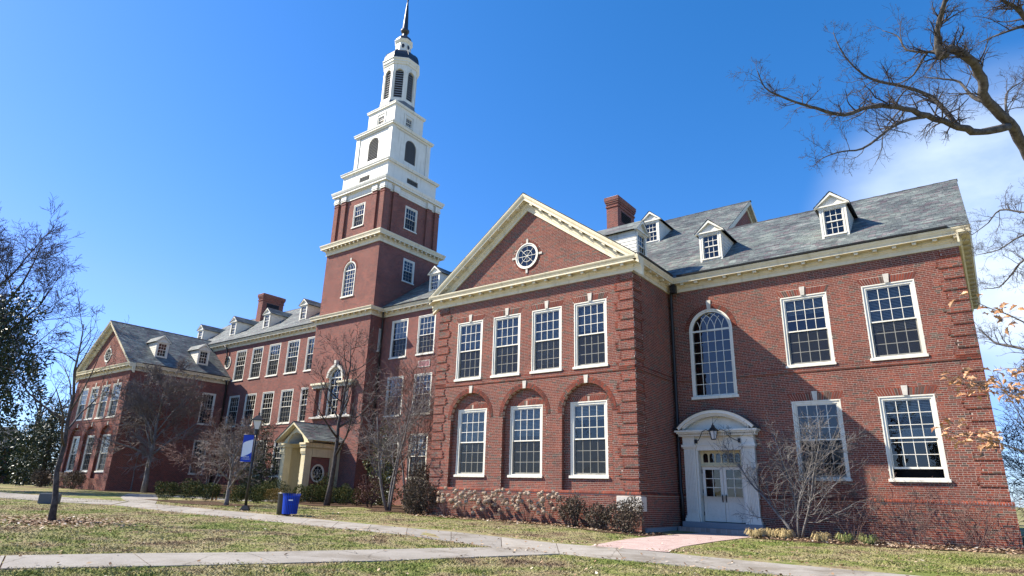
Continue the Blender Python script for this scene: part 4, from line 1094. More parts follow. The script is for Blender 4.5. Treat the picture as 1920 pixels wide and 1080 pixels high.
# ---- dormers
DC = {}
def dormer(x, y, z, face='y'):
    """front bottom centre at (x,y,z) on the slope"""
    if not DC:
        w, ez, az = 1.06, 1.42, 2.02
        f = MB(); wall(f, Matrix.Identity(4), -w / 2, w / 2, -0.12, ez, [('r', -0.36, 0.36, 0.12, 1.28)], 0.08)
        for s in (-1, 1):
            xa, xb = sorted((s * 0.42, s * 0.36)); f.box(xa, xb, -0.03, 0.05, 0.12, 1.34)
            xa, xb = sorted((s * w / 2, s * (w / 2 - 0.09))); f.box(xa, xb, -0.035, 0.0, -0.12, ez)
        f.box(-0.36, 0.36, -0.03, 0.05, 1.28, 1.34); f.box(-0.44, 0.44, -0.06, 0.05, 0.06, 0.12)
        # pediment: bed moulding, tympanum, raking boards
        f.box(-w / 2 - 0.10, w / 2 + 0.10, -0.12, 0.0, ez - 0.03, ez + 0.03); f.box(-w / 2 - 0.03, w / 2 + 0.03, -0.06, -0.0, ez - 0.09, ez - 0.03)
        f.prism([(-w / 2 - 0.05, ez + 0.03), (w / 2 + 0.05, ez + 0.03), (0, az - 0.06)], -0.02, 0.02)
        for s in (-1, 1):
            a = (s * (w / 2 + 0.16), ez + 0.0); b = (0, az)
            pts = [(a[0], a[1]), (b[0], b[1]), (b[0], b[1] - 0.13), (a[0], a[1] - 0.0 - 0.06)]
            f.prism(pts if s < 0 else list(reversed(pts)), -0.15, 0.01)
        DC['body'] = f.mesh('dormer', M['white'])
        nb = 8; DC['cheek'] = []
        for s in (-1, 1):
            c = MB()
            for k in range(nb):
                za, zb = ez * k / nb, ez * (k + 1) / nb
                ya, yb = za / PITCH + 0.15, zb / PITCH + 0.15
                xo = s * (w / 2 + 0.016); xi = s * (w / 2 + 0.0)
                c.add([(xo, 0.0, za), (xo, ya, za), (xi, yb, zb), (xi, 0.0, zb)], [(0, 1, 2, 3)])
                c.add([(xo, 0.0, za), (xo, ya, za), (xi - s * 0.01, ya, za), (xi - s * 0.01, 0.0, za)], [(0, 1, 2, 3)])
            DC['cheek'].append(c.mesh('siding', M['white']))
        r = MB(); dm = MB()
        for s in (-1, 1):
            ex_, ez_ = s * (w / 2 + 0.18), ez - 0.02
            n = 5
            for i in range(n):
                t0, t1 = i / n, (i + 1) / n
                A = lambda t, h: (ex_ * (1 - t), ez_ + (az + 0.03 - ez_) * t + h)
                (x0, z0), (x1, z1) = A(t0, 0.03), A(t1, 0.012)
                yb0 = max(0.3, (z0) / PITCH + 0.05); yb1 = max(0.3, z1 / PITCH + 0.05); m_ = 7
                for j in range(m_):
                    a0, a1 = -0.17 + (yb0 + 0.17) * j / m_, -0.17 + (yb0 + 0.17) * (j + 1) / m_ - 0.006
                    b0, b1 = -0.17 + (yb1 + 0.17) * j / m_, -0.17 + (yb1 + 0.17) * (j + 1) / m_ - 0.006
                    r.add([(x0, a0, z0), (x0, a1, z0), (x1, b1, z1), (x1, b0, z1)], [(0, 1, 2, 3)])
                    r.add([(x0, a0, z0), (x0, a1, z0), (x0, a1, z0 - 0.03), (x0, a0, z0 - 0.03)], [(0, 1, 2, 3)])
            dm.add([(ex_, -0.165, ez_), (ex_, ez_ / PITCH + 0.1, ez_), (0, (az + 0.03) / PITCH + 0.1, az + 0.03), (0, -0.165, az + 0.03)], [(0, 1, 2, 3)])
        DC['roof'] = r.mesh('slates', M['slate']); DC['deck'] = dm.mesh('roof', M['deck'])
        s_ = MB(); W = 0.72; cols, rws = 3, 2
        for za, zb, ya in ((0.70, 1.28, 0.02), (0.12, 0.73, 0.045)):
            yb = ya + 0.025
            for sg in (-1, 1):
                xa, xb = sorted((sg * W / 2, sg * (W / 2 - 0.035))); s_.box(xa, xb, ya, yb, za, zb)
            s_.box(-W / 2 + 0.035, W / 2 - 0.035, ya, yb, za, za + 0.045); s_.box(-W / 2 + 0.035, W / 2 - 0.035, ya, yb, zb - 0.035, zb)
            for i in range(1, cols): xx = -W / 2 + 0.035 + (W - 0.07) * i / cols; s_.box(xx - 0.011, xx + 0.011, ya + 0.004, yb - 0.004, za + 0.045, zb - 0.035)
            zz = (za + 0.045 + zb - 0.035) / 2; s_.box(-W / 2 + 0.035, W / 2 - 0.035, ya + 0.005, yb - 0.005, zz - 0.011, zz + 0.011)
        DC['sash'] = s_.mesh('sash', M['white'])
        g = MB(); g.quad((-0.35, 0.035, 0.7), (0.35, 0.035, 0.7), (0.35, 0.035, 1.27), (-0.35, 0.035, 1.27)); g.quad((-0.35, 0.06, 0.13), (0.35, 0.06, 0.13), (0.35, 0.06, 0.71), (-0.35, 0.06, 0.71))
        DC['glass'] = g.mesh('glass', M['glass'])
        rm = MB(); rm.quad((-0.36, 0.4, 0.12), (0.36, 0.4, 0.12), (0.36, 0.4, 1.28), (-0.36, 0.4, 1.28))
        for s in (-1, 1): rm.quad((s * 0.36, 0.08, 0.12), (s * 0.36, 0.4, 0.12), (s * 0.36, 0.4, 1.28), (s * 0.36, 0.08, 1.28))
        rm.quad((-0.36, 0.08, 1.28), (0.36, 0.08, 1.28), (0.36, 0.4, 1.28), (-0.36, 0.4, 1.28)); rm.quad((-0.36, 0.08, 0.12), (0.36, 0.08, 0.12), (0.36, 0.4, 0.12), (-0.36, 0.4, 0.12))
        DC['room'] = rm.mesh('dim_room', M['interior'])
    o = ob('dormer', DC['body'], BLD, (x, y, z), 0 if face == 'y' else PI / 2)
    [ob('siding', q, o) for q in DC['cheek']]; ob('roof', DC['deck'], o); ob('slates', DC['roof'], o); ob('sash', DC['sash'], o); ob('glass', DC['glass'], o); ob('dim_room', DC['room'], o)
    return o
for x in (1.85, 7.2): dormer(x, 4.70, 12.0)
for x in (-56.2, -49.6, -43.65, -37.8, -21.3, -3.4): dormer(x, 9.80, 11.0 + PITCH * (9.8 - 3.38))
dormer(-0.89, 2.9, 11.97, 'x')
for y in (2.55, 6.4): dormer(X2R - 0.89, y, 11.97, 'x')

# ---- chimneys
def chimney(xc, y0, y1, z0, z1, hw):
    m = MB(); m.box(xc - hw, xc + hw, y0, y1, z0, z1 - 0.75)
    for i, (o, a, b) in enumerate(((0.05, 0.75, 0.62), (0.0, 0.62, 0.5), (0.05, 0.5, 0.38), (0.09, 0.38, 0.26), (0.12, 0.26, 0.0))): m.box(xc - hw - o, xc + hw + o, y0 - o, y1 + o, z1 - a, z1 - b)
    c = m.build('chimney', M['brick_far'], BLD)
    m = MB(); m.bbox(xc - hw - 0.02, xc + hw + 0.02, y0 - 0.02, y1 + 0.02, z1, z1 + 0.08, 0.03); m.build('chimney_cap', M['limestone'], c)
    m = MB(); ym = (y0 + y1) / 2
    m.box(xc + hw, xc + hw + 0.004, ym - 0.75, ym + 0.75, z1 - 1.75, z1 - 0.95); m.build('vent', M['interior'], c)
    m = MB()
    for i in range(6):
        z = z1 - 1.72 + i * 0.13; m.add([(xc + hw + 0.005, ym - 0.75, z + 0.08), (xc + hw + 0.005, ym + 0.75, z + 0.08), (xc + hw + 0.06, ym + 0.75, z), (xc + hw + 0.06, ym - 0.75, z)], [(0, 1, 2, 3)])
    m.build('vent_louvers', M['darkcopper'], c)
chimney(-7.53, 12.75, 15.3, 15.0, 21.15, 0.43)
chimney(-50.35, 12.75, 15.3, 15.0, 21.15, 0.43)

# ---- tower
CX, CY = -28.95, 11.0
def stage_wall(name, half, z0, z1, fh=(), sh=(), mat='brick_far', reveal=0.16):
    m = MB()
    wall(m, side(CX, CY - half, 0), -half, half, z0, z1, fh, reveal); wall(m, side(CX + half, CY, 0, 'x'), -half, half, z0, z1, sh, reveal)
    m.quad((CX - half, CY - half, z0), (CX - half, CY + half, z0), (CX - half, CY + half, z1), (CX - half, CY - half, z1))
    m.quad((CX - half, CY + half, z0), (CX + half, CY + half, z0), (CX + half, CY + half, z1), (CX - half, CY + half, z1))
    return m.build(name, M[mat], BLD)
def loop(half): return [(CX - half, CY + half), (CX - half, CY - half), (CX + half, CY - half), (CX + half, CY + half), (CX - half, CY + half)]
def cap(half, z, mat='greymetal', name='setback_roof', top=None):
    m = MB(); h2 = top if top else half; m.add([(CX - half, CY - half, z), (CX + half, CY - half, z), (CX + half, CY + half, z), (CX - half, CY + half, z)], [(0, 1, 2, 3)]); m.build(name, M[mat], BLD)
# stage 1
m = MB()
wall(m, side(0, YT, 0), TX0, TX1, ZW0, ZMF + 0.1, [('a', CX - 0.78, CX + 0.78, 6.42, 10.18), ('r', -30.75, -30.3, 6.5, 8.55), ('r', -27.6, -27.15, 6.5, 8.55)], 0.2)
wall(m, side(TX1, YT, 0, 'x'), 0, YM - YT, ZW0, ZMF + 0.1, [('r', 0.93, 1.17, 11.3, 13.07)], 0.12)
m.quad((TX0, YT, ZW0), (TX0, YM, ZW0), (TX0, YM, ZMF), (TX0, YT, ZMF))
m.build('tower_wall', M['brick_far'], BLD)
place_window(TX1, YT + 1.05, 11.34, 0.24, 1.75, 'x', cols=1, rows=3, screen=False, c=0.05)
# stage 2
H2 = 3.34
stage_wall('tower_wall', H2, ZMF + 0.55, 20.25, [('a', -0.75 - 0.0, 0.75, 15.95, 19.05)], [('r', -0.65, 0.65, 17.5, 19.55)])
arched_window(CX, CY - H2, 16.07, 1.5, 2.98, 4, 6, c=0.12)
k = MB(); keystone(k, CX, 19.05, 0.3, mat=side(0, CY - H2, 0)); k.build('keystone', M['limestone'], BLD)
m = MB(); arch_ring(m, CX, 18.3, 0.75, 0.2, side(0, CY - H2, 0), 36); m.build('arch_bricks', M['brick'], BLD)
place_window(CX + H2, CY, 17.6, 1.3, 1.95, 'x', cols=3, rows=3)
m = MB(); m.sweep(loop(H2), cornice_prof(20.15, 1.45, 1.12), XYZ); co = m.build('cornice', M['cream'], BLD)
modillions(co, (CX - H2, CY - H2), (CX + H2, CY - H2), None, 20.15, 0.5, 1.45, 1.12); modillions(co, (CX + H2, CY - H2), (CX + H2, CY + H2), None, 20.15, 0.5, 1.45, 1.12)
cap(H2 + 0.45, 21.06)
# stage 3 with paired corner pilasters
H3 = 3.10
stage_wall('tower_wall', H3, 21.0, 25.2, [('r', -0.72, 0.72, 22.2, 24.38)], [('r', -0.72, 0.72, 22.2, 24.38)])
place_window(CX, CY - H3, 22.3, 1.44, 2.08, cols=4, rows=2); place_window(CX + H3, CY, 22.3, 1.44, 2.08, 'x', cols=4, rows=2)
for face in range(4):
    T = Matrix.Translation((CX, CY, 0)) @ Matrix.Rotation(PI / 2 * face, 4, 'Z') @ Matrix.Translation((0, -H3, 0))
    for xa, xb in ((-3.22, -2.70), (-2.28, -1.70), (1.70, 2.28), (2.70, 3.22)):
        m = MB(); m.box(xa, xb, -0.17, 0.02, 21.0, 24.97, T); m.box(xa - 0.03, xb + 0.03, -0.2, 0.0, 24.7, 24.78, T); m.box(xa - 0.03, xb + 0.03, -0.2, 0.0, 21.0, 21.25, T)
        m.build('pilaster', M['brick_far'], BLD)
m = MB(); m.sweep(loop(H3), [(0.0, 24.97), (0.06, 24.97), (0.06, 25.12), (0.09, 25.14), (0.09, 25.5), (0.2, 25.55), (0.2, 25.6), (0.36, 25.62), (0.36, 25.76), (0.40, 25.8), (0.44, 25.92), (0.46, 26.0), (0.46, 26.04), (0, 26.06)], XYZ)
en = m.build('entablature', M['towerwhite'], BLD)
for face in range(4):
    T = Matrix.Translation((CX, CY, 0)) @ Matrix.Rotation(PI / 2 * face, 4, 'Z') @ Matrix.Translation((0, -H3, 0))
    for xa, xb in ((-3.26, -2.66), (-2.32, -1.66), (1.66, 2.32), (2.66, 3.26)):
        m = MB(); m.box(xa, xb, -0.235, 0.0, 24.972, 25.52, T); m.box(xa - 0.03, xb + 0.03, -0.265, 0.0, 25.1, 25.16, T)
        m.build('frieze_block', M['towerwhite'], en)
cap(H3 + 0.4, 26.05)
# stage 4 low white block
def louvers(T, w, z0, z1, n, arched=False, parent=None):
    m = MB(); m.quad((-w / 2, 0.1, z0), (w / 2, 0.1, z0), (w / 2, 0.1, z1), (-w / 2, 0.1, z1), T); b = m.build('louver_backing', M['interior'], BLD)
    m = MB(); r = w / 2; sp = z1 - r
    for i in range(n):
        z = z0 + (z1 - z0) * (i + 0.15) / n; hw = w / 2
        if arched and z > sp: hw = math.sqrt(max(0.001, r * r - (z - sp) ** 2))
        d = (z1 - z0) / n * 0.55
        m.add([(-hw, 0.09, z + d), (hw, 0.09, z + d), (hw, 0.005, z), (-hw, 0.005, z), (-hw, 0.005, z - 0.02), (hw, 0.005, z - 0.02)], [(0, 1, 2, 3), (3, 2, 5, 4)], T)
    m.build('louver', M['louver'], b)
H4 = 2.92
h4 = [('r', -0.66, 0.66, 26.6, 27.08)]
stage_wall('tower_wall', H4, 26.0, 27.75, h4, h4, 'towerwhite', 0.1)
louvers(side(CX, CY - H4, 0), 1.32, 26.6, 27.08, 5); louvers(side(CX + H4, CY, 0, 'x'), 1.32, 26.6, 27.08, 5)
def white_crown(half, z0, h, o):
    m = MB(); m.sweep(loop(half), [(0, z0), (0.04 * o, z0), (0.2 * o, z0 + 0.3 * h), (0.2 * o, z0 + 0.35 * h), (0.75 * o, z0 + 0.42 * h), (0.75 * o, z0 + 0.66 * h), (0.85 * o, z0 + 0.7 * h), (1.0 * o, z0 + 0.92 * h), (1.0 * o, z0 + h), (0, z0 + h + 0.03)], XYZ)
    m.build('cornice', M['towerwhite'], BLD)
white_crown(H4, 27.58, 0.38, 0.24); cap(H4 + 0.2, 27.97)
# stage 5 arched louvers
H5 = 2.33
h5 = [('a', -0.66, 0.66, 28.95, 31.2)]
stage_wall('tower_wall', H5, 27.9, 31.9, h5, h5, 'towerwhite', 0.1)
louvers(side(CX, CY - H5, 0), 1.32, 28.95, 31.2, 14, True); louvers(side(CX + H5, CY, 0, 'x'), 1.32, 28.95, 31.2, 14, True)
for face in range(4):
    T = Matrix.Translation((CX, CY, 0)) @ Matrix.Rotation(PI / 2 * face, 4, 'Z') @ Matrix.Translation((0, -H5, 0))
    for s in (-1, 1):
        m = MB(); xa, xb = sorted((s * (H5 + 0.05), s * (H5 - 0.42))); m.box(xa, xb, -0.06, 0.01, 28.0, 31.68, T)
        m.build('pilaster', M['towerwhite'], BLD)
white_crown(H5 + 0.06, 31.66, 0.40, 0.22); cap(H5 + 0.2, 32.06)
# stage 6 small windows
H6 = 1.78
h6 = [('r', -0.42, 0.42, 32.78, 33.75)]
stage_wall('tower_wall', H6, 32.0, 34.5, h6, h6, 'towerwhite', 0.1)
for face, (px, py) in (('y', (CX, CY - H6)), ('x', (CX + H6, CY))):
    place_window(px, py, 32.85, 0.84, 0.9, face, cols=3, rows=2, screen=False, c=0.06)
    T = side(px, py, 0, face); m = MB()
    for a in ((-0.62, -0.50, 32.6, 34.05), (0.50, 0.62, 32.6, 34.05)): m.box(a[0], a[1], -0.05, 0.0, a[2], a[3], T)
    m.box(-0.5, 0.5, -0.05, 0.0, 33.93, 34.05, T); m.build('window_surround', M['towerwhite'], BLD)
white_crown(H6, 34.28, 0.37, 0.17); cap(H6 + 0.12, 34.66)
# octagonal belfry
ap = 1.50; fw = 2 * ap * math.tan(PI / 8)
m = MB(); m.lathe([(1.86, 34.66), (1.86, 34.9), (1.74, 35.05), (1.74, 35.3), (1.70, 35.38)], 8, (CX, CY, 0), PI / 8); m.build('belfry_base', M['greymetal'], BLD)
bel = MB()
for i in range(8):
    T = Matrix.Translation((CX, CY, 0)) @ Matrix.Rotation(PI / 4 * i, 4, 'Z') @ Matrix.Translation((0, -ap, 0))
    wall(bel, T, -fw / 2, fw / 2, 35.3, 39.55, [('a', -0.38, 0.38, 35.75, 38.85)], 0.16)
    arch_ring(bel, 0, 38.47, 0.38, 0.12, T, 12, 0.04)
    for s in (-1, 1):
        xa, xb = sorted((s * fw / 2 * 1.04, s * 0.40)); bel.box(xa, xb, -0.05, 0.0, 35.3, 35.6, T); bel.box(xa, xb, -0.045, 0.0, 38.32, 38.47, T)
        xa, xb = sorted((s * fw / 2 * 1.04, s * 0.46)); bel.box(xa, xb, -0.03, 0.0, 35.6, 38.32, T)
    keystone(bel, 0, 38.86, 0.35, 0.1, 0.14, 0.06, T)
bel.build('belfry', M['towerwhite'], BLD)
for i in range(8):
    T = Matrix.Translation((CX, CY, 0)) @ Matrix.Rotation(PI / 4 * i, 4, 'Z') @ Matrix.Translation((0, -ap + 0.06, 0))
    louvers(T, 0.76, 35.75, 38.85, 12, True)
k8 = 1 / math.cos(PI / 8)
m = MB(); m.lathe([(ap * k8, 39.4), (1.56 * k8, 39.42), (1.60 * k8, 39.6), (1.66 * k8, 39.66), (1.66 * k8, 39.8), (1.74 * k8, 39.95), (1.74 * k8, 40.02), (0.5, 40.06)], 8, (CX, CY, 0), PI / 8); m.build('cornice', M['towerwhite'], BLD)
m = MB(); m.lathe([(1.62 * k8, 40.03), (1.62 * k8, 40.22), (1.58 * k8, 40.55), (1.44 * k8, 40.95), (1.2 * k8, 41.25), (0.95 * k8, 41.42), (0.78 * k8, 41.48)], 8, (CX, CY, 0), PI / 8); dome = m.build('dome', M['darkcopper'], BLD)
m = MB()
for i in range(8):
    t = PI / 8 + PI / 4 * i; m.tube([(CX + r * math.cos(t), CY + r * math.sin(t), z) for r, z in ((1.76, 40.04), (1.75, 40.25), (1.70, 40.56), (1.56, 40.96), (1.3, 41.26), (0.86, 41.48))], 0.035, 5)
m.build('dome_rib', M['darkcopper'], dome)
la = MB(); la.lathe([(0.80 * k8, 41.4), (0.80 * k8, 41.55), (0.72 * k8, 41.6), (0.68 * k8, 42.6)], 8, (CX, CY, 0), PI / 8)
la.lathe([(0.68 * k8, 42.55), (0.74 * k8, 42.62), (0.80 * k8, 42.72), (0.86 * k8, 42.85), (0.86 * k8, 42.9), (0.2, 42.93)], 8, (CX, CY, 0), PI / 8)
la = la.build('lantern', M['towerwhite'], BLD)
for i in range(8):
    T = Matrix.Translation((CX, CY, 0)) @ Matrix.Rotation(PI / 4 * i, 4, 'Z') @ Matrix.Translation((0, -0.705, 42.12))
    m = MB(); n = 14
    m.poly([(0.15 * math.cos(2 * PI * q / n), -0.012, 0.24 * math.sin(2 * PI * q / n)) for q in range(n)], T); m.build('oculus', M['darkcopper'], la)
    m = MB()
    for q in range(n):
        a, b = 2 * PI * q / n, 2 * PI * (q + 1) / n
        m.tube([T @ Vector((0.16 * math.cos(a), -0.015, 0.25 * math.sin(a))), T @ Vector((0.16 * math.cos(b), -0.015, 0.25 * math.sin(b)))], 0.02, 4)
    m.build('oculus_rim', M['towerwhite'], la)
m = MB(); m.lathe([(0.80, 42.92), (0.78, 43.15), (0.64, 43.42), (0.42, 43.6), (0.28, 43.68), (0.25, 43.95), (0.30, 44.0), (0.26, 44.08)], 8, (CX, CY, 0), PI / 8); m.build('lantern_cap', M['darkcopper'], BLD)
m = MB(); m.lathe([(0.24, 44.05), (0.36, 44.18), (0.43, 44.32), (0.43, 44.42), (0.33, 44.52), (0.28, 44.6), (0.24, 45.4), (0.17, 46.6), (0.085, 47.8), (0.05, 48.05)], 12, (CX, CY, 0), 0, True); sp_ = m.build('spire', M['darkcopper'], BLD)
m = MB(); m.lathe([(0.03, 48.0), (0.09, 48.1), (0.09, 48.2), (0.02, 48.3), (0.015, 49.0)], 8, (CX, CY, 0)); m.build('finial', M['darkcopper'], sp_)
# palladian window of the tower
arched_window(CX, YT, 6.5, 1.56, 3.68, 3, 5, c=0.14)
for s in (-1, 1):
    x0 = CX + s * 1.58
    m = MB(); xa, xb = sorted((CX + s * 0.80, CX + s * 2.42)); m.box(xa, xb, YT - 0.34, YT, 8.62, 8.80); m.box(xa - 0.05, xb + 0.05, YT - 0.40, YT, 8.80, 8.87); m.box(xa - 0.10, xb + 0.10, YT - 0.48, YT, 8.87, 9.02)
    m.build('entablature', M['cream'], BLD)
    for q in (0.86, 2.0):
        m = MB(); xa, xb = sorted((CX + s * q, CX + s * (q + 0.36))); m.box(xa, xb, YT - 0.26, YT, 6.5, 8.61)
        m.build('pilaster', M['brick_far'], BLD)
    place_window(x0, YT, 6.55, 0.45, 2.0, cols=2, rows=4, screen=False, c=0.05)
m = MB()
n = 22
for i in range(n):
    t0, t1 = PI * i / n, PI * (i + 1) / n
    P = lambda t, q, y: (CX - q * math.cos(t), y, 9.4 + q * math.sin(t))
    m.add([P(t0, 0.79, YT - 0.2), P(t1, 0.79, YT - 0.2), P(t1, 1.0, YT - 0.2), P(t0, 1.0, YT - 0.2), P(t0, 0.79, YT), P(t1, 0.79, YT), P(t1, 1.0, YT), P(t0, 1.0, YT)], [(0, 1, 2, 3), (0, 4, 5, 1), (1, 5, 6, 2), (2, 6, 7, 3), (3, 7, 4, 0)])
m.box(CX - 0.12, CX + 0.12, YT - 0.27, YT, 10.3, 10.72)
m.build('arch_moulding', M['limestone'], BLD)
m = MB(); m.box(CX - 2.45, CX + 2.45, YT - 0.3, YT, 6.3, 6.44); m.build('sill', M['limestone'], BLD)

# ---- entrance portico at the foot of the tower
PF = 4.55; gz = 0.28
por = MB(); por.prism([(CX - 1.6, 4.24), (CX - 1.0, 4.24), (CX - 0.9, 4.5), (CX - 0.55, 4.85), (CX, 5.0), (CX + 0.55, 4.85), (CX + 0.9, 4.5), (CX + 1.0, 4.24), (CX + 1.6, 4.24), (CX, 5.5)], PF + 0.1, PF + 0.3)
p_ = por.build('portico', M['yellowcream'], BLD)
for s in (-1, 1):
    por = MB()
    xa, xb = sorted((CX + s * 1.42, CX + s * 0.98)); por.box(xa, xb, PF, PF + 0.55, gz, 3.95)
    for k in range(6): xa2, xb2 = sorted((CX + s * 1.44, CX + s * 1.40)); por.box(xa2, xb2, PF + 0.02, PF + 0.53, gz + 0.02 + k * 0.6, gz + 0.58 + k * 0.6)
    xa, xb = sorted((CX + s * 1.5, CX + s * 0.94)); por.box(xa, xb, PF - 0.06, PF + 0.0, 3.5, 3.62); por.box(xa, xb, PF - 0.1, PF, 3.62, 3.85); por.box(xa, xb, PF - 0.05, PF, gz, gz + 0.3)
    por.build('pier', M['yellowcream'], p_)
    por = MB(); xa, xb = sorted((CX + s * 1.46, CX + s * 1.36)); por.box(xa, xb, 6.7, YT, gz, 3.95); por.build('pilaster', M['yellowcream'], p_)
    por = MB(); por.box(xa, xb, PF + 0.55, 6.7, 3.3, 3.95)
    xa, xb = sorted((CX + s * 1.60, CX + s * 0.9)); por.box(xa, xb, PF - 0.16, YT, 3.952, 4.10); por.box(xa, xb, PF - 0.22, YT, 4.10, 4.24); por.build('entablature', M['yellowcream'], p_)
    m = MB(); xs = CX + s * 1.38; m.quad((xs, PF + 0.55, gz), (xs, 6.7, gz), (xs, 6.7, 3.3), (xs, PF + 0.55, 3.3)); m.build('wall', M['brick_far'], p_)
    m = MB(); xs = CX + s * 1.30; m.quad((xs, PF + 0.5, gz), (xs, 6.65, gz), (xs, 6.65, 4.1), (xs, PF + 0.5, 4.1)); m.build('lining', M['yellowcream'], p_)
m = MB(); m.quad((CX - 1.0, PF + 0.2, 4.2), (CX + 1.0, PF + 0.2, 4.2), (CX + 1.0, YT, 4.2), (CX - 1.0, YT, 4.2))
for i in range(12):
    t0, t1 = PI * i / 12, PI * (i + 1) / 12; P = lambda t: (CX - 0.98 * math.cos(t), 4.1 + 0.9 * math.sin(t))
    m.quad((P(t0)[0], PF + 0.2, P(t0)[1]), (P(t1)[0], PF + 0.2, P(t1)[1]), (P(t1)[0], YT, P(t1)[1]), (P(t0)[0], YT, P(t0)[1]))
m.build('vault', M['white'], p_)
m = MB()
for s in (-1, 1):
    pts = [(CX, 5.70), (CX + s * 1.95, 4.40), (CX + s * 1.95, 4.28), (CX, 5.54)]
    m.prism(pts if s < 0 else list(reversed(pts)), PF - 0.3, PF + 0.1)
    pts = [(CX, 5.72), (CX + s * 1.95, 4.42), (CX + s * 1.90, 4.36), (CX, 5.6)]
    m.prism(pts if s < 0 else list(reversed(pts)), PF + 0.1, YT)
m.build('raking_cornice', M['yellowcream'], p_)
for s in (-1, 1):
    L = math.hypot(2.0, 1.333)
    mtx = slope_matrix((CX + s * 2.0, 0, 4.40), (0, s, 0), (-s * 2.0, 0, 1.333))
    ys = (PF - 0.34, YT) if s > 0 else (-YT, -PF + 0.34)
    P = [(ys[0], 0), (ys[1], 0), (ys[1], L), (ys[0], L)]
    d = MB(); d.poly([(a, b, -0.01) for a, b in P], mtx); r = d.build('roof', M['deck'], p_, fix=False)
    ob('slates', slates_mesh('slates', slate_rows(P, 0.22, 0.3, rng), 0.22, M['slate'], rng, mtx), r, kind='stuff')
m = MB(); m.box(CX - 0.98, CX + 0.98, 6.6, 6.7, gz, 3.9)
for i in range(6): m.box(CX - 0.8, CX - 0.05, 6.585, 6.6, gz + 0.25 + i * 0.42, gz + 0.25 + i * 0.42 + 0.34); m.box(CX + 0.05, CX + 0.8, 6.585, 6.6, gz + 0.25 + i * 0.42, gz + 0.25 + i * 0.42 + 0.34)
dr = m.build('door', M['yellowcream'], p_)
for z in (0.7, 1.6, 2.5): m = MB(); m.box(CX - 0.97, CX - 0.93, 6.57, 6.6, gz + z, gz + z + 0.14); m.build('hinge', M['blackmetal'], dr)
m = MB(); m.bbox(CX - 1.7, CX + 1.7, PF - 0.6, PF + 0.6, 0.05, gz, 0.02); m.build('step', M['granite'], p_)
o = round_window(CX + 1.395, 5.75, 2.2, 0.55, 0.62, 0.12); o.rotation_euler = (0, 0, PI / 2); o.parent = BLD

# ---- side entrance of the right wing
dy = YR
sur = MB()
def B(x0, x1, o0, o1, z0, z1): sur.box(DX + x0, DX + x1, dy - o1, dy - o0, z0, z1)
for s in (-1, 1):
    a, b = sorted((s * 1.48, s * 0.98)); B(a, b, -0.02, 0.20, 0.36, 3.34)
    for k in range(6):
        c0 = s * (1.05 + k * 0.066); xa, xb = sorted((c0, c0 + s * 0.036)); B(xa, xb, 0.20, 0.222, 0.72, 3.24)
    a, b = sorted((s * 1.54, s * 0.93)); B(a, b, -0.02, 0.27, 0.36, 0.50); a, b = sorted((s * 1.51, s * 0.96)); B(a, b, -0.02, 0.245, 0.50, 0.60)
    a, b = sorted((s * 1.51, s * 0.95)); B(a, b, -0.02, 0.25, 3.30, 3.36); a, b = sorted((s * 1.55, s * 0.92)); B(a, b, -0.02, 0.29, 3.36, 3.46)
    a, b = sorted((s * 1.50, s * 0.97)); B(a, b, -0.02, 0.24, 3.46, 3.80)
    a, b = sorted((s * 0.98, s * 0.90)); B(a, b, -0.24, 0.12, 0.36, 3.30)
B(-0.97, 0.97, -0.02, 0.16, 3.22, 3.80); B(-0.98, 0.98, 0.16, 0.19, 3.42, 3.47)
B(-1.62, 1.62, -0.02, 0.36, 3.80, 3.86)
for i in range(40):
    xx = -1.6 + i * 3.2 / 39; B(xx - 0.022, xx + 0.022, -0.02, 0.41, 3.86, 3.91)
B(-1.68, 1.68, -0.02, 0.46, 3.91, 3.97); B(-1.74, 1.74, -0.02, 0.52, 3.97, 4.04)
sur = sur.build('door_surround', M['doorwhite'], BLD)
ped = MB(); RR = 2.26; zc = 4.84 - RR; th = math.asin(1.74 / RR)
n = 24
for (ra, rb, o0, o1) in ((RR - 0.13, RR, -0.02, 0.52), (RR - 0.19, RR - 0.13, -0.02, 0.45), (RR - 0.24, RR - 0.19, -0.02, 0.40)):
    for i in range(n):
        t0, t1 = -th + 2 * th * i / n, -th + 2 * th * (i + 1) / n
        P = lambda t, q, y: (DX + q * math.sin(t), y, zc + q * math.cos(t))
        if min(P(t0, ra, 0)[2], P(t1, ra, 0)[2]) < 4.04: continue
        ped.add([P(t0, ra, dy - o1), P(t1, ra, dy - o1), P(t1, rb, dy - o1), P(t0, rb, dy - o1), P(t0, ra, dy - o0), P(t1, ra, dy - o0), P(t1, rb, dy - o0), P(t0, rb, dy - o0)],
                [(0, 1, 2, 3), (0, 4, 5, 1), (1, 5, 6, 2), (2, 6, 7, 3), (3, 7, 4, 0)])
for i in range(30):
    t = -th * 0.9 + 1.8 * th * i / 29; ped.box(-0.025, 0.025, -0.43, 0.0, -0.235, -0.185, Matrix.Translation((DX + RR * math.sin(t), dy, zc + RR * math.cos(t))) @ Matrix.Rotation(t, 4, 'Y'))
pts = [(DX - 1.64, 4.04), (DX + 1.64, 4.04)] + [(DX + (RR - 0.2) * math.sin(th * 0.93 - 2 * 0.93 * th * i / 20), max(4.041, zc + (RR - 0.2) * math.cos(th * 0.93 - 2 * 0.93 * th * i / 20))) for i in range(21)]
ped.prism(pts, dy - 0.14, dy + 0.02)
ped = ped.build('segmental_pediment', M['doorwhite'], sur)
m = MB()
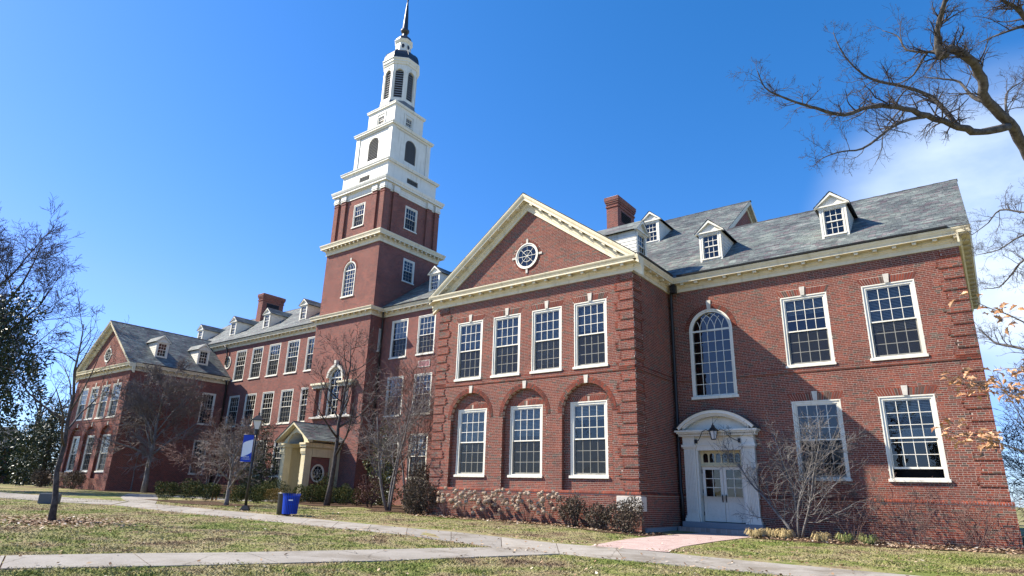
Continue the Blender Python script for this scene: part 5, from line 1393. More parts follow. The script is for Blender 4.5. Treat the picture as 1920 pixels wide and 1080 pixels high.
for i in range(n):
    t0, t1 = -th + 2 * th * i / n, -th + 2 * th * (i + 1) / n
    P = lambda t, q, y: (DX + q * math.sin(t), y, zc + q * math.cos(t))
    m.add([P(t0, RR + 0.004, dy - 0.55), P(t1, RR + 0.004, dy - 0.55), P(t1, RR + 0.04, dy), P(t0, RR + 0.04, dy)], [(0, 1, 2, 3)])
    m.add([P(t0, RR + 0.0, dy - 0.55), P(t1, RR + 0.0, dy - 0.55), P(t1, RR + 0.03, dy - 0.55), P(t0, RR + 0.03, dy - 0.55)], [(0, 1, 2, 3)])
m.build('lead_roof', M['darkcopper'], sur)
# panelled doors
DZ0, DZ1 = 0.38, 2.58
for s in (-1, 1):
    d = MB(); xi, xo = s * 0.008, s * 0.875
    a, b = sorted((xi, xo)); yy = dy + 0.20
    st = 0.12
    for c0, c1 in ((a, a + st), (b - st, b)): d.box(DX + c0, DX + c1, yy, yy + 0.05, DZ0 + 0.02, DZ1)
    for z0, z1 in ((DZ0 + 0.02, DZ0 + 0.24), (1.22, 1.38), (DZ1 - 0.13, DZ1)): d.box(DX + a + st, DX + b - st, yy, yy + 0.05, z0, z1)
    d.box(DX + a + st, DX + b - st, yy + 0.018, yy + 0.04, DZ0 + 0.24, 1.22); d.box(DX + a + st + 0.06, DX + b - st - 0.06, yy + 0.006, yy + 0.02, DZ0 + 0.30, 1.16)
    xm = (a + b) / 2; d.box(DX + xm - 0.014, DX + xm + 0.014, yy + 0.01, yy + 0.04, 1.38, DZ1 - 0.13)
    for k in (1, 2): zz = 1.38 + (DZ1 - 0.13 - 1.38) * k / 3; d.box(DX + a + st, DX + b - st, yy + 0.011, yy + 0.039, zz - 0.014, zz + 0.014)
    door = d.build('door', M['doorwhite'], BLD)
    pw, ph = (b - a - 2 * st) / 2, (DZ1 - 0.13 - 1.38) / 3
    pm = MB().quad((-pw / 2, 0, -ph / 2), (pw / 2, 0, -ph / 2), (pw / 2, 0, ph / 2), (-pw / 2, 0, ph / 2)).mesh('pane', M['glass'])
    for i in range(2):
        for j in range(3): ob('pane', pm, door, (DX + a + st + pw * (i + 0.5), yy + 0.025, 1.38 + ph * (j + 0.5)), (R(rng.uniform(-.3, .3)), 0, R(rng.uniform(-.3, .3))))
    hd = MB(); hx = DX + s * 0.075; hd.box(hx - 0.022, hx + 0.022, yy - 0.012, yy, 1.16, 1.46); hd.tube([(hx, yy - 0.01, 1.43), (hx, yy - 0.07, 1.40), (hx, yy - 0.07, 1.24), (hx, yy - 0.01, 1.20)], 0.012, 6)
    hd.build('handle', M['blackmetal'], door)
    for z in (0.62, 1.5, 2.3): hg = MB(); hx = DX + s * 0.885; hg.box(hx - 0.018, hx + 0.018, yy - 0.02, yy + 0.01, z, z + 0.15); hg.build('hinge', M['blackmetal'], door)
# transom with six small round-headed lights
tr = MB(); holes = [('a', -0.80 + i * 0.27, -0.80 + i * 0.27 + 0.215, 2.74, 3.12) for i in range(6)]
wall(tr, side(DX, dy + 0.19, 0), -0.9, 0.9, 2.58, 3.24, holes, 0.05)
tr.box(DX - 0.9, DX + 0.9, dy + 0.13, dy + 0.19, 2.585, 2.65)
tr = tr.build('transom', M['yellowcream'], BLD)
for h in holes:
    g = MB(); g.poly([(x, 0.03, z) for x, z in outline(h)], side(DX, dy + 0.19, 0)); g.build('pane', M['glass'], tr, fix=False)
m = MB(); m.quad((DX - 0.9, dy + 0.7, 0.3), (DX + 0.9, dy + 0.7, 0.3), (DX + 0.9, dy + 0.7, 3.3), (DX - 0.9, dy + 0.7, 3.3))
for s in (-1, 1): m.quad((DX + s * 0.9, dy + 0.26, 0.3), (DX + s * 0.9, dy + 0.7, 0.3), (DX + s * 0.9, dy + 0.7, 3.3), (DX + s * 0.9, dy + 0.26, 3.3))
m.quad((DX - 0.9, dy + 0.26, 3.25), (DX + 0.9, dy + 0.26, 3.25), (DX + 0.9, dy + 0.7, 3.25), (DX - 0.9, dy + 0.7, 3.25))
m.build('dim_room', M['interior'], tr)
m = MB(); m.bbox(DX - 1.62, DX + 1.62, dy - 0.42, dy + 0.3, 0.17, 0.375, 0.012); m.build('threshold', M['granite'], BLD)
m = MB(); m.bbox(0.22, DX + 1.75, dy - 0.85, dy - 0.02, -0.1, 0.165, 0.012); m.build('step', M['paver'], BLD)
# ------------------------------------------------------------------ ground and paths
def ground_grid(x0, x1, y0, y1, step, amp):
    nx = int((x1 - x0) / step) + 1; ny = int((y1 - y0) / step) + 1
    xs = np.linspace(x0, x1, nx); ys = np.linspace(y0, y1, ny)
    v = []
    for y in ys:
        for x in xs:
            v.append((x, y, ground_z(x, y) + amp * (noise.noise(Vector((x * 0.5, y * 0.5, 0))) * 0.6 + noise.noise(Vector((x * 1.9, y * 1.9, 3))) * 0.4)))
    i = np.arange((nx - 1) * (ny - 1)); r = i // (nx - 1); c = i % (nx - 1); a = r * nx + c
    return v, np.stack([a, a + 1, a + nx + 1, a + nx], 1)
GX0, GX1, GY0, GY1 = -75.0, 25.0, -34.0, 12.0
v, q = ground_grid(GX0, GX1, GY0, GY1, 0.4, 0.02)
v = list(map(tuple, v)); n0 = len(v); q = q.tolist()
far = 1500
# skirt out to the horizon, one sheet with the near ground
nx = int((GX1 - GX0) / 0.4) + 1; ny = int((GY1 - GY0) / 0.4) + 1
def edge_idx():
    b = list(range(nx)); r = [k * nx + nx - 1 for k in range(ny)]; t = [(ny - 1) * nx + k for k in range(nx - 1, -1, -1)]; l = [k * nx for k in range(ny - 1, -1, -1)]
    return b + r[1:] + t[1:] + l[1:-1]
ed = edge_idx(); cx_, cy_ = (GX0 + GX1) / 2, (GY0 + GY1) / 2
out1 = []
for k in ed:
    x, y, z = v[k]; d = Vector((x - cx_, y - cy_)); f = far / max(abs(d.x), abs(d.y)); v.append((cx_ + d.x * f, cy_ + d.y * f, 0.3)); out1.append(len(v) - 1)
for i in range(len(ed)):
    j = (i + 1) % len(ed); q.append([ed[i], out1[i], out1[j], ed[j]])
me = np_mesh('ground', v, q, M['lawn'], True)
ob('ground', me, kind='structure')

def slab_path(pl, pr, name, mat, joint=1.5, h=0.02, lift=0.02):
    """pavement between a left and a right edge polyline, cut into slabs"""
    def resample(p, n):
        p = [Vector((*a, 0)) for a in p]; d = [0]
        for a, b in zip(p, p[1:]): d.append(d[-1] + (b - a).length)
        out = []
        for i in range(n + 1):
            t = d[-1] * i / n; k = max(j for j in range(len(d)) if d[j] <= t + 1e-9); k = min(k, len(p) - 2)
            out.append(p[k].lerp(p[k + 1], (t - d[k]) / max(1e-9, d[k + 1] - d[k])))
        return out
    L = sum(math.dist(a, b) for a, b in zip(pl, pl[1:])); n = max(1, int(round(L / joint)))
    A, B = resample(pl, n), resample(pr, n)
    root = None
    base = MB()
    for i in range(n):
        a0, a1, b0, b1 = A[i], A[i + 1], B[i], B[i + 1]
        base.add([(p.x, p.y, ground_z(p.x, p.y) + lift - 0.012) for p in (a0, b0, b1, a1)], [(0, 1, 2, 3)])
    root = base.build(name, M['mulch'], kind='structure')
    for i in range(n):
        g = 0.006
        a0, a1, b0, b1 = A[i].lerp(A[i + 1], g), A[i].lerp(A[i + 1], 1 - g), B[i].lerp(B[i + 1], g), B[i].lerp(B[i + 1], 1 - g)
        dz = rng.uniform(-0.003, 0.004)
        m = MB(); c = [a0, b0, b1, a1]; k = 4
        top = [(p.x, p.y, ground_z(p.x, p.y) + lift + dz) for p in c]; bot = [(p.x, p.y, ground_z(p.x, p.y) - 0.08) for p in c]
        m.add(top + bot, [(0, 1, 2, 3), (4, 5, 1, 0), (5, 6, 2, 1), (6, 7, 3, 2), (7, 4, 0, 3)])
        m.build('slab', mat, root)
    return root
slab_path([(-27.6, -6.3), (-14.6, -6.75), (-4.5, -7.2), (2.0, -6.6), (6.1, -7.15), (14.0, -7.3), (25, -7.4)],
          [(-24.0, -8.6), (-18.2, -9.0), (-11.0, -9.05), (-2.6, -9.2), (3.5, -9.15), (14.0, -9.4), (25, -9.5)], 'path', M['concrete'], 1.9)
slab_path([(-7.5, -26), (-3.9, -18.65), (-2.79, -16.5), (-1.9, -14.7), (-0.57, -11.2), (0.3, -9.14)],
          [(-5.9, -27), (-2.16, -19.1), (-1.15, -17.0), (-0.4, -15.3), (0.85, -12.5), (2.3, -9.2)], 'path', M['concrete'], 2.0, lift=0.022)
slab_path([(-75, -10.2), (-43, -8.6), (-33, -7.6), (-27.7, -6.4)], [(-75, -13), (-35, -11.2), (-28, -10.0), (-24.1, -8.7)], 'path', M['concrete'], 2.4, lift=0.018)
slab_path([(-40, -1.2), (-33.5, -4.4), (-28.0, -6.35)], [(-38, -0.2), (-31.5, -3.0), (-24.5, -6.4)], 'path', M['concrete'], 2.0, lift=0.021)
slab_path([(-36, 0.6), (-30.3, 1.8), (-30.3, 4.2)], [(-36, -0.9), (-27.6, 0.2), (-27.6, 4.2)], 'path', M['concrete'], 2.0, lift=0.017)
bw = MB()
for i in range(10):
    y0, y1 = -6.62 + i * 0.97, -6.62 + (i + 1) * 0.97
    f = lambda y: (1.25 if y > -4 else 1.25 + (-4 - y) * 0.15, 3.55 + max(0, -5.0 - y) * 0.25)
    (a0, b0), (a1, b1) = f(y0), f(y1)
    bw.add([(a0, y0, ground_z(a0, y0) + 0.016), (b0, y0, ground_z(b0, y0) + 0.016), (b1, y1, ground_z(b1, y1) + 0.016), (a1, y1, ground_z(a1, y1) + 0.016)], [(0, 1, 2, 3)])
bw.build('brick_walk', M['paver'], kind='structure')
def bed(pts, z=0.02):
    q = []
    for (a, b), (c, d) in zip(pts, pts[1:] + pts[:1]):
        k = max(1, int(math.dist((a, b), (c, d)) / 0.25))
        q += [(a + (c - a) * i / k + rng.uniform(-0.07, 0.07), b + (d - b) * i / k + rng.uniform(-0.07, 0.07)) for i in range(k)]
    m = MB(); n = len(q)
    m.add([(x, y, ground_z(x, y) + z + 0.022) for x, y in q], [tuple(range(n))]); m.build('mulch_bed', M['mulch'], kind='structure')
bed([(3.62, 1.1), (5.0, 0.55), (7.8, 0.6), (11.6, 1.7), (11.6, 3.8), (3.62, 3.8)], 0.0)
bed([(-10.9, -1.0), (-7, -1.2), (-3, -1.2), (-0.8, -1.9), (1.1, -1.9), (1.15, -0.1), (-10.9, -0.1)], 0.0)
bed([(-19, 2.8), (-14.5, 0.2), (-11.2, -0.3), (-11.2, 8.5), (-19, 8.5)], 0.0)
bed([(-30.8, -4.6), (-26, -2.2), (-20.5, -2.4), (-21, -4.0), (-24, -4.9)], 0.0)
bed([(-27.3, 2.4), (-21.4, 1.0), (-19.2, 2.9), (-19.2, 8.5), (-27.3, 7.5)], 0.0)
bed([(-46.6, -1.5), (-44, 0.5), (-41, 3), (-31.6, 4.2), (-31.6, 8.6), (-46.8, 8.6)], 0.0)
def disc_bed(x, y, r):
    m = MB(); m.add([(x + r * math.cos(t) * (1 + 0.12 * math.sin(3 * t)), y + r * math.sin(t), ground_z(x, y) + 0.03) for t in [2 * PI * k / 20 for k in range(20)]], [tuple(range(20))]); m.build('mulch_bed', M['mulch'], kind='structure')
disc_bed(-12.9, -14.85, 1.1); disc_bed(-21.1, 1.8, 1.0); disc_bed(-14.6, 0.8, 1.2)

# grass blades and fallen leaves
def on_path(x, y):
    if -9.25 < y < -6.4 and x > -27: return True
    if -27 < y < -8.9 and abs(x - (-0.15 + (y + 12.6) * 0.47)) < 0.92: return True
    if 1.1 < x < 3.7 and -7 < y < 4: return True
    if -11.1 < x < 3.7 and y > -1.1: return True
    if x >= 3.7 and y > 0.8: return True
    return False
nr = np.random.default_rng(3)
V = []; 
cnt = 0
xs = []; 
while cnt < 190000:
    d = nr.uniform(0, 1, (60000, 2))
    # spread from the near edge of the view outwards
    dep = 9.6 + 29.0 * d[:, 0] ** 1.6; lat = (d[:, 1] - 0.5) * 2 * 1.05
    px = CAM.x + (-0.605) * dep + 0.796 * lat * dep; py = CAM.y + 0.796 * dep + 0.605 * lat * dep
    for x, y in zip(px, py):
        if y > 1.5 or x > 13 or x < -34 or on_path(x, y): continue
        xs.append((x, y)); cnt += 1
        if cnt >= 190000: break
P = np.array(xs); n = len(P)
gz_ = np.array([ground_z(x, y) for x, y in P])
clump = np.array([noise.noise(Vector((x * 1.1, y * 1.1, 7))) for x, y in P])
hgt = nr.uniform(0.02, 0.05, n) * (1.0 + 0.7 * clump); ang = nr.uniform(0, 2 * PI, n); wd = nr.uniform(0.008, 0.02, n)
lean = nr.normal(0, 0.05, (n, 2))
vv = np.empty((n, 3, 3)); 
vv[:, 0, 0] = P[:, 0] - np.cos(ang) * wd; vv[:, 0, 1] = P[:, 1] - np.sin(ang) * wd; vv[:, 0, 2] = gz_ + 0.002
vv[:, 1, 0] = P[:, 0] + np.cos(ang) * wd; vv[:, 1, 1] = P[:, 1] + np.sin(ang) * wd; vv[:, 1, 2] = gz_ + 0.002
vv[:, 2, 0] = P[:, 0] + lean[:, 0]; vv[:, 2, 1] = P[:, 1] + lean[:, 1]; vv[:, 2, 2] = gz_ + np.maximum(hgt, 0.02)
ob('grass', np_mesh('grass', vv.reshape(-1, 3), np.arange(n * 3).reshape(-1, 3), M['blade']), kind='stuff', label='short patchy winter grass of green and straw blades', cat='grass')
def litter(name, n, region, size=(0.03, 0.07), lift=0.025, mat='litter', label=None, cat='leaves'):
    c = np.array([region() for _ in range(n)]); z = np.array([ground_z(x, y) for x, y in c]) + lift
    a = nr.uniform(0, 2 * PI, n); s = nr.uniform(*size, n); t = nr.uniform(-0.5, 0.5, (n, 2))
    v = np.empty((n, 4, 3))
    for k, (p, q) in enumerate(((-1, 0), (0, -0.6), (1, 0), (0, 0.6))):
        v[:, k, 0] = c[:, 0] + s * (p * np.cos(a) - q * np.sin(a)); v[:, k, 1] = c[:, 1] + s * (p * np.sin(a) + q * np.cos(a)); v[:, k, 2] = z + s * (p * t[:, 0] + q * t[:, 1]) + 0.02
    ob(name, np_mesh(name, v.reshape(-1, 3), np.arange(n * 4).reshape(-1, 4), M[mat]), kind='stuff', label=label, cat=cat)
lr = random.Random(11)
litter('fallen_leaves', 1300, lambda: (lr.uniform(-24, 10), lr.uniform(-19, -0.5)), (0.025, 0.055), 0.03, label='dry brown leaves scattered over the lawn and paths')
litter('fallen_leaves', 1500, lambda: (lr.uniform(3.8, 12), lr.uniform(0.7, 3.7)), (0.03, 0.07), 0.035, label='brown leaf litter along the foot of the right wing')
litter('fallen_leaves', 900, lambda: (lr.uniform(-10.8, 1.0), lr.uniform(-1.8, -0.1)), (0.03, 0.07), 0.035, label='brown leaf litter under the hydrangeas')
litter('fallen_leaves', 1200, lambda: (-12.9 + lr.gauss(0, 1.6), -14.8 + lr.gauss(0, 0.9)), (0.03, 0.07), 0.03, label='brown leaf litter round the leaning young tree')

litter('fallen_leaves', 900, lambda: (lr.uniform(-24, 8), lr.choice((-9.3, -6.6)) + lr.gauss(0, 0.16)), (0.025, 0.055), 0.03, label='dry leaves drifted along the edges of the long path')
# ------------------------------------------------------------------ street furniture
def lamp_post(x, y):
    z = ground_z(x, y) + 0.02
    t = empty('street_lamp', (x, y, z), 'black lamp post with glass lantern carrying a blue and white banner', 'lamp post', rz=R(48))
    H = 4.35
    m = MB(); m.add([(-.2, -.2, 0), (.2, -.2, 0), (.2, .2, 0), (-.2, .2, 0), (-.2, -.2, .05), (.2, -.2, .05), (.2, .2, .05), (-.2, .2, .05), (-.09, -.09, .22), (.09, -.09, .22), (.09, .09, .22), (-.09, .09, .22)],
                    [(0, 1, 5, 4), (1, 2, 6, 5), (2, 3, 7, 6), (3, 0, 4, 7), (4, 5, 9, 8), (5, 6, 10, 9), (6, 7, 11, 10), (7, 4, 8, 11), (8, 9, 10, 11)])
    m.build('base', M['blackmetal'], t)
    m = MB(); m.tube([(0, 0, .2), (0, 0, H - 0.85)], [0.068, 0.05], 12); m.lathe([(0.07, H - 0.95), (0.10, H - 0.93), (0.10, H - 0.76), (0.12, H - 0.74), (0.12, H - 0.70)], 12); m.build('post', M['blackmetal'], t)
    lz = H - 0.70
    cg = MB(); a, b = 0.10, 0.20
    for i in range(4):
        c0, s0 = math.cos(PI / 4 + PI / 2 * i), math.sin(PI / 4 + PI / 2 * i); c1, s1 = math.cos(PI / 4 + PI / 2 * (i + 1)), math.sin(PI / 4 + PI / 2 * (i + 1)); k = math.sqrt(2)
        cg.tube([(a * c0 * k, a * s0 * k, lz), (b * c0 * k, b * s0 * k, lz + 0.42)], 0.012, 5)
    la = cg.build('lantern_frame', M['blackmetal'], t)
    for i in range(4):
        c0, s0 = math.cos(PI / 4 + PI / 2 * i), math.sin(PI / 4 + PI / 2 * i); c1, s1 = math.cos(PI / 4 + PI / 2 * (i + 1)), math.sin(PI / 4 + PI / 2 * (i + 1)); k = math.sqrt(2) * 0.97
        g = MB(); g.quad((a * c0 * k, a * s0 * k, lz + .01), (a * c1 * k, a * s1 * k, lz + .01), (b * c1 * k, b * s1 * k, lz + 0.41), (b * c0 * k, b * s0 * k, lz + 0.41)); g.build('pane', M['frost'], la)
    m = MB(); k = math.sqrt(2); m.lathe([(0.25 * k, lz + 0.41), (0.25 * k, lz + 0.44), (0.10 * k, lz + 0.63), (0.05, lz + 0.66), (0.045, lz + 0.72), (0.06, lz + 0.75), (0.02, lz + 0.80), (0.012, lz + 0.87)], 4, rot=PI / 4); m.build('lantern_roof', M['blackmetal'], la)
    # banner hangs on the left
    bw_, z0, z1 = 0.46, 2.15, 3.38
    for zz in (z0 - 0.02, z1 + 0.02): m = MB(); m.tube([(0, 0, zz), (-bw_ - 0.1, 0, zz)], 0.012, 6); m.build('banner_arm', M['blackmetal'], t)
    n = 10; m = MB()
    def by(u, w): return 0.03 * math.sin(w * 4.0) * math.sin(PI * u)
    for i in range(6):
        for j in range(n):
            u0, u1 = i / 6, (i + 1) / 6; w0, w1 = j / n, (j + 1) / n
            P = lambda u, w: (-0.08 - bw_ * u, by(u, w), z0 + (z1 - z0) * w)
            m.quad(P(u0, w0), P(u1, w0), P(u1, w1), P(u0, w1))
    bn = m.build('banner', M['bannerblue'], t)
    # white curved field on both faces
    for sgn in (-1, 1):
        m = MB(); K = 14
        for j in range(K):
            w0, w1 = 0.17 + 0.66 * j / K, 0.17 + 0.66 * (j + 1) / K
            def lim(w):
                # upper boundary curves down to the outer edge, lower boundary curves up
                t_ = (w - 0.17) / 0.66
                inner = 0.02
                outer = 0.97 if t_ < 0.75 else 0.97 - 0.9 * ((t_ - 0.75) / 0.25) ** 1.8
                inn = inner if t_ > 0.3 else 0.02 + 0.92 * (1 - t_ / 0.3) ** 1.4
                return inn, outer
            (a0, b0), (a1, b1) = lim(w0), lim(w1)
            P = lambda u, w: (-0.08 - bw_ * u, by(u, w) + sgn * 0.006, z0 + (z1 - z0) * w)
            for q in range(5):
                m.quad(P(a0 + (b0 - a0) * q / 5, w0), P(a0 + (b0 - a0) * (q + 1) / 5, w0), P(a1 + (b1 - a1) * (q + 1) / 5, w1), P(a1 + (b1 - a1) * q / 5, w1))
        m.build('white_field', M['bannerwhite'], bn)
        for txt, zz, sz in (('BEREA', z0 + 0.19, 0.105), ('COLLEGE', z0 + 0.10, 0.083)):
            cu = bpy.data.curves.new('lettering', 'FONT'); cu.body = txt; cu.size = sz; cu.align_x = 'CENTER'; cu.extrude = 0.002
            o = bpy.data.objects.new('lettering', cu); COL.objects.link(o)
            dg = bpy.context.evaluated_depsgraph_get(); me = bpy.data.meshes.new_from_object(o.evaluated_get(dg)); bpy.data.objects.remove(o)
            me.materials.clear(); me.materials.append(M['lettering'])
            xx = -0.08 - bw_ * 0.5
            ob('lettering', me, bn, (xx, by(0.5, 0.1) + sgn * 0.012, zz), (PI / 2, 0, 0 if sgn < 0 else PI))
    return t
lamp_post(-16.98, -5.86)
def bin_black(x, y):
    t = empty('trash_bin', (x, y, ground_z(x, y) + 0.02), 'round black litter bin behind the blue recycling bin', 'bin')
    m = MB(); m.lathe([(0.27, 0.0), (0.30, 0.03), (0.32, 0.80), (0.335, 0.82), (0.335, 0.87), (0.28, 0.875), (0.26, 0.84), (0.24, 0.3), (0.0, 0.28)], 28, smooth=True); m.build('body', M['binblack'], t)
    return t
def bin_blue(x, y):
    t = empty('recycling_bin', (x, y, ground_z(x, y) + 0.02), 'slatted blue recycling bin in front of the black bin', 'bin')
    for k in range(26):
        a = 2 * PI * k / 26; m = MB()
        T = Matrix.Rotation(a, 4, 'Z')
        m.add([(0.30, -0.026, 0.06), (0.30, 0.026, 0.06), (0.335, 0.028, 0.74), (0.335, -0.028, 0.74), (0.37, -0.02, 0.86), (0.37, 0.02, 0.86),
               (0.292, -0.026, 0.06), (0.292, 0.026, 0.06), (0.327, 0.028, 0.74), (0.327, -0.028, 0.74), (0.362, -0.02, 0.86), (0.362, 0.02, 0.86)],
              [(0, 1, 2, 3), (3, 2, 5, 4), (7, 6, 9, 8), (8, 9, 10, 11), (0, 6, 7, 1), (1, 7, 8, 2), (2, 8, 11, 5), (5, 11, 10, 4), (4, 10, 9, 3), (3, 9, 6, 0)], T)
        m.build('slat', M['binblue'], t)
    for z, r in ((0.07, 0.29), (0.42, 0.305), (0.72, 0.325)):
        m = MB(); m.lathe([(r, z), (r, z + 0.045), (r - 0.01, z + 0.045), (r - 0.01, z)], 28); m.build('hoop', M['binblue'], t)
    m = MB(); m.lathe([(0.24, 0.08), (0.26, 0.78), (0.25, 0.78), (0.23, 0.1)], 24); m.build('liner', M['binblack'], t)
    m = MB(); A = [-0.9 + 0.1 * k for k in range(6)]
    m.add([(0.348 * math.cos(a), 0.348 * math.sin(a), z) for z in (0.58, 0.63) for a in A], [(k, k + 1, k + 7, k + 6) for k in range(5)]); m.build('label_strip', M['bannerwhite'], t)
    return t
bin_black(-13.35, -6.28); bin_blue(-12.75, -6.42)
def bench(x, y, rz):
    t = empty('wooden_bench', (x, y, ground_z(x, y) + 0.02), 'varnished wooden bench backed by the shaded left pavilion wall', 'bench', rz=rz)
    W = 1.2
    for s in (-1, 1):
        for yy in (-0.26, 0.22):
            m = MB(); m.bbox(s * W / 2 - 0.04, s * W / 2 + 0.04, yy - 0.04, yy + 0.04, 0, 0.62 if yy < 0 else 0.92, 0.006); m.build('leg', M['wood'], t)
        m = MB(); m.bbox(s * W / 2 - 0.05, s * W / 2 + 0.05, -0.32, 0.26, 0.62, 0.66, 0.006); m.build('armrest', M['wood'], t)
    for k in range(5): m = MB(); m.bbox(-W / 2, W / 2, -0.28 + k * 0.10, -0.195 + k * 0.10, 0.42, 0.45, 0.006); m.build('seat_slat', M['wood'], t)
    for k in range(4): m = MB(); m.bbox(-W / 2, W / 2, 0.20, 0.235, 0.50 + k * 0.11, 0.595 + k * 0.11, 0.006); m.build('back_slat', M['wood'], t)
bench(-28.1, -0.6, R(35))
m = MB(); m.bbox(-0.42, 0.42, -0.24, 0.24, 0, 0.46, 0.015); m.build('granite_block', M['darkgranite'], None, loc=(-25.9, -10.75, ground_z(-25.9, -10.75) + 0.015), rot=R(62), label='grey granite block seat beside the path near the leaning tree', cat='stone block')
# lantern over the side door
def wall_lantern():
    x, y, z = DX, dy - 0.62, 3.63
    t = empty('hanging_lantern', (x, y, z), 'black iron lantern on curled brackets over the white side door', 'lantern')
    k = math.sqrt(2); m = MB()
    for i in range(6):
        a0 = PI / 3 * i; m.tube([(0.10 * math.cos(a0), 0.10 * math.sin(a0), 0.0), (0.17 * math.cos(a0), 0.17 * math.sin(a0), 0.33)], 0.011, 5)
    m.lathe([(0.11, -0.02), (0.115, 0.0), (0.10, 0.01)], 6); m.lathe([(0.175, 0.32), (0.185, 0.345), (0.17, 0.35)], 6); m.build('frame', M['blackmetal'], t)
    for i in range(6):
        a0, a1 = PI / 3 * i, PI / 3 * (i + 1); g = MB()
        g.quad((0.097 * math.cos(a0), 0.097 * math.sin(a0), 0.01), (0.097 * math.cos(a1), 0.097 * math.sin(a1), 0.01), (0.165 * math.cos(a1), 0.165 * math.sin(a1), 0.325), (0.165 * math.cos(a0), 0.165 * math.sin(a0), 0.325)); g.build('pane', M['frost'], t)
    m = MB(); m.lathe([(0.22, 0.34), (0.20, 0.38), (0.10, 0.47), (0.07, 0.5), (0.07, 0.55), (0.03, 0.58), (0.012, 0.66)], 6); m.build('roof', M['blackmetal'], t)
    m = MB()
    for s in (-1, 1):
        m.tube([(s * 0.18, 0, 0.33), (s * 0.30, 0, 0.40), (s * 0.48, 0.02, 0.32), (s * 0.62, 0.12, 0.10), (s * 0.78, 0.30, -0.02), (s * 0.92, 0.44, -0.05)], 0.016, 6)
        m.box(s * 0.92 - 0.06, s * 0.92 + 0.06, 0.37, 0.43, -0.12, 0.04)
    m.build('bracket', M['blackmetal'], t)
    m = MB(); m.tube([(0, 0, 0.6), (-0.13, 0.40, 0.95)], 0.006, 4); m.tube([(0, 0, 0.6), (0.13, 0.40, 0.95)], 0.006, 4); m.build('stay_rod', M['blackmetal'], t)
wall_lantern()
# ------------------------------------------------------------------ trees and shrubs
class Tree:
    """grows tapered limbs; thick ones go to the trunk mesh, thin ones to the twig mesh"""
    def __init__(s, seed, at=None): s.minr = 0.0025 if at is None else max(0.0025, 0.00026 * (Vector((at[0], at[1], 3)) - CAM).length); s.r = random.Random(seed); s.tr = MB(); s.tw = [] ; s.tips = []
    def limb(s, pts, r0, r1, n=7):
        rad = [r0 + (r1 - r0) * i / (len(pts) - 1) for i in range(len(pts))]
        s.tr.tube(pts, rad, n)
    def twig(s, pts, r0, r1): s.tw.append((pts, r0, r1))
    def path(s, p, d, L, seg, wob, up):
        pts = [Vector(p)]; d = Vector(d).normalized()
        for i in range(seg):
            d = (d + Vector((s.r.gauss(0, wob), s.r.gauss(0, wob), s.r.gauss(0, wob))) + Vector((0, 0, up))).normalized()
            pts.append(pts[-1] + d * (L / seg))
        return pts
    def side_dir(s, d, ang):
        d = Vector(d).normalized(); a = d.orthogonal().normalized(); b = d.cross(a); t = s.r.uniform(0, 2 * PI)
        q = a * math.cos(t) + b * math.sin(t); k = math.radians(ang)
        return (d * math.cos(k) + q * math.sin(k)).normalized()
    def grow(s, p, d, L, r, lev, cfg):
        c = cfg[lev]
        seg = c.get('seg', 4)
        pts = s.path(p, d, L, seg, c['wob'], c['up'])
        r1 = r * c.get('tap', 0.35)
        if c.get('thick', False): s.limb(pts, r, r1, c.get('n', 6))
        else: s.twig(pts, r, r1)
        if lev + 1 >= len(cfg): s.tips.append(pts[-1]); return
        nx = cfg[lev + 1]
        for i in range(nx['num']):
            t = s.r.uniform(nx.get('t0', 0.25), 1.0) if i < nx['num'] - 1 else 1.0
            k = min(int(t * seg), seg - 1); f = t * seg - k
            q = pts[k].lerp(pts[k + 1], f); dd = (pts[k + 1] - pts[k])
            s.grow(q, s.side_dir(dd, s.r.uniform(*nx['ang']) if t < 1 else s.r.uniform(5, 25)), L * s.r.uniform(*nx['len']) * (1.15 - 0.45 * t), max(s.minr, (r + (r1 - r) * t) * nx['rad']), lev + 1, cfg)
    def finish(s, root, tmat, wmat, inv=True):
        off = Vector(root.location)
        if len(s.tw) < 2600:
            for pts, r0, r1 in s.tw: s.tr.tube(pts, [r0 + (r1 - r0) * i / (len(pts) - 1) for i in range(len(pts))], 3, False)
            s.tw = []
        s.tr.v = [tuple(Vector(p) - off) for p in s.tr.v]
        s.tr.build('trunk', M[tmat], root, fix=False)
        if s.tw:
            vs = []; fs = []; o = 0
            for pts, r0, r1 in s.tw:
                n = 3; k = len(pts)
                for i, p in enumerate(pts):
                    d = (pts[min(i + 1, k - 1)] - pts[max(i - 1, 0)]).normalized(); a = d.orthogonal().normalized(); b = d.cross(a); r = r0 + (r1 - r0) * i / (k - 1)
                    for j in range(n):
                        t = 2 * PI * j / n; q = p + (a * math.cos(t) + b * math.sin(t)) * r - off; vs.append((q.x, q.y, q.z))
                for i in range(k - 1):
                    for j in range(n): fs.append((o + i * n + j, o + i * n + (j + 1) % n, o + (i + 1) * n + (j + 1) % n, o + (i + 1) * n + j))
                o += k * n
            ob('twigs', np_mesh('twigs', vs, fs, M[wmat], True), root)
def tree_root(name, x, y, label, group='bare trees'):
    return empty(name, (x, y, ground_z(x, y)), label, 'tree', group)
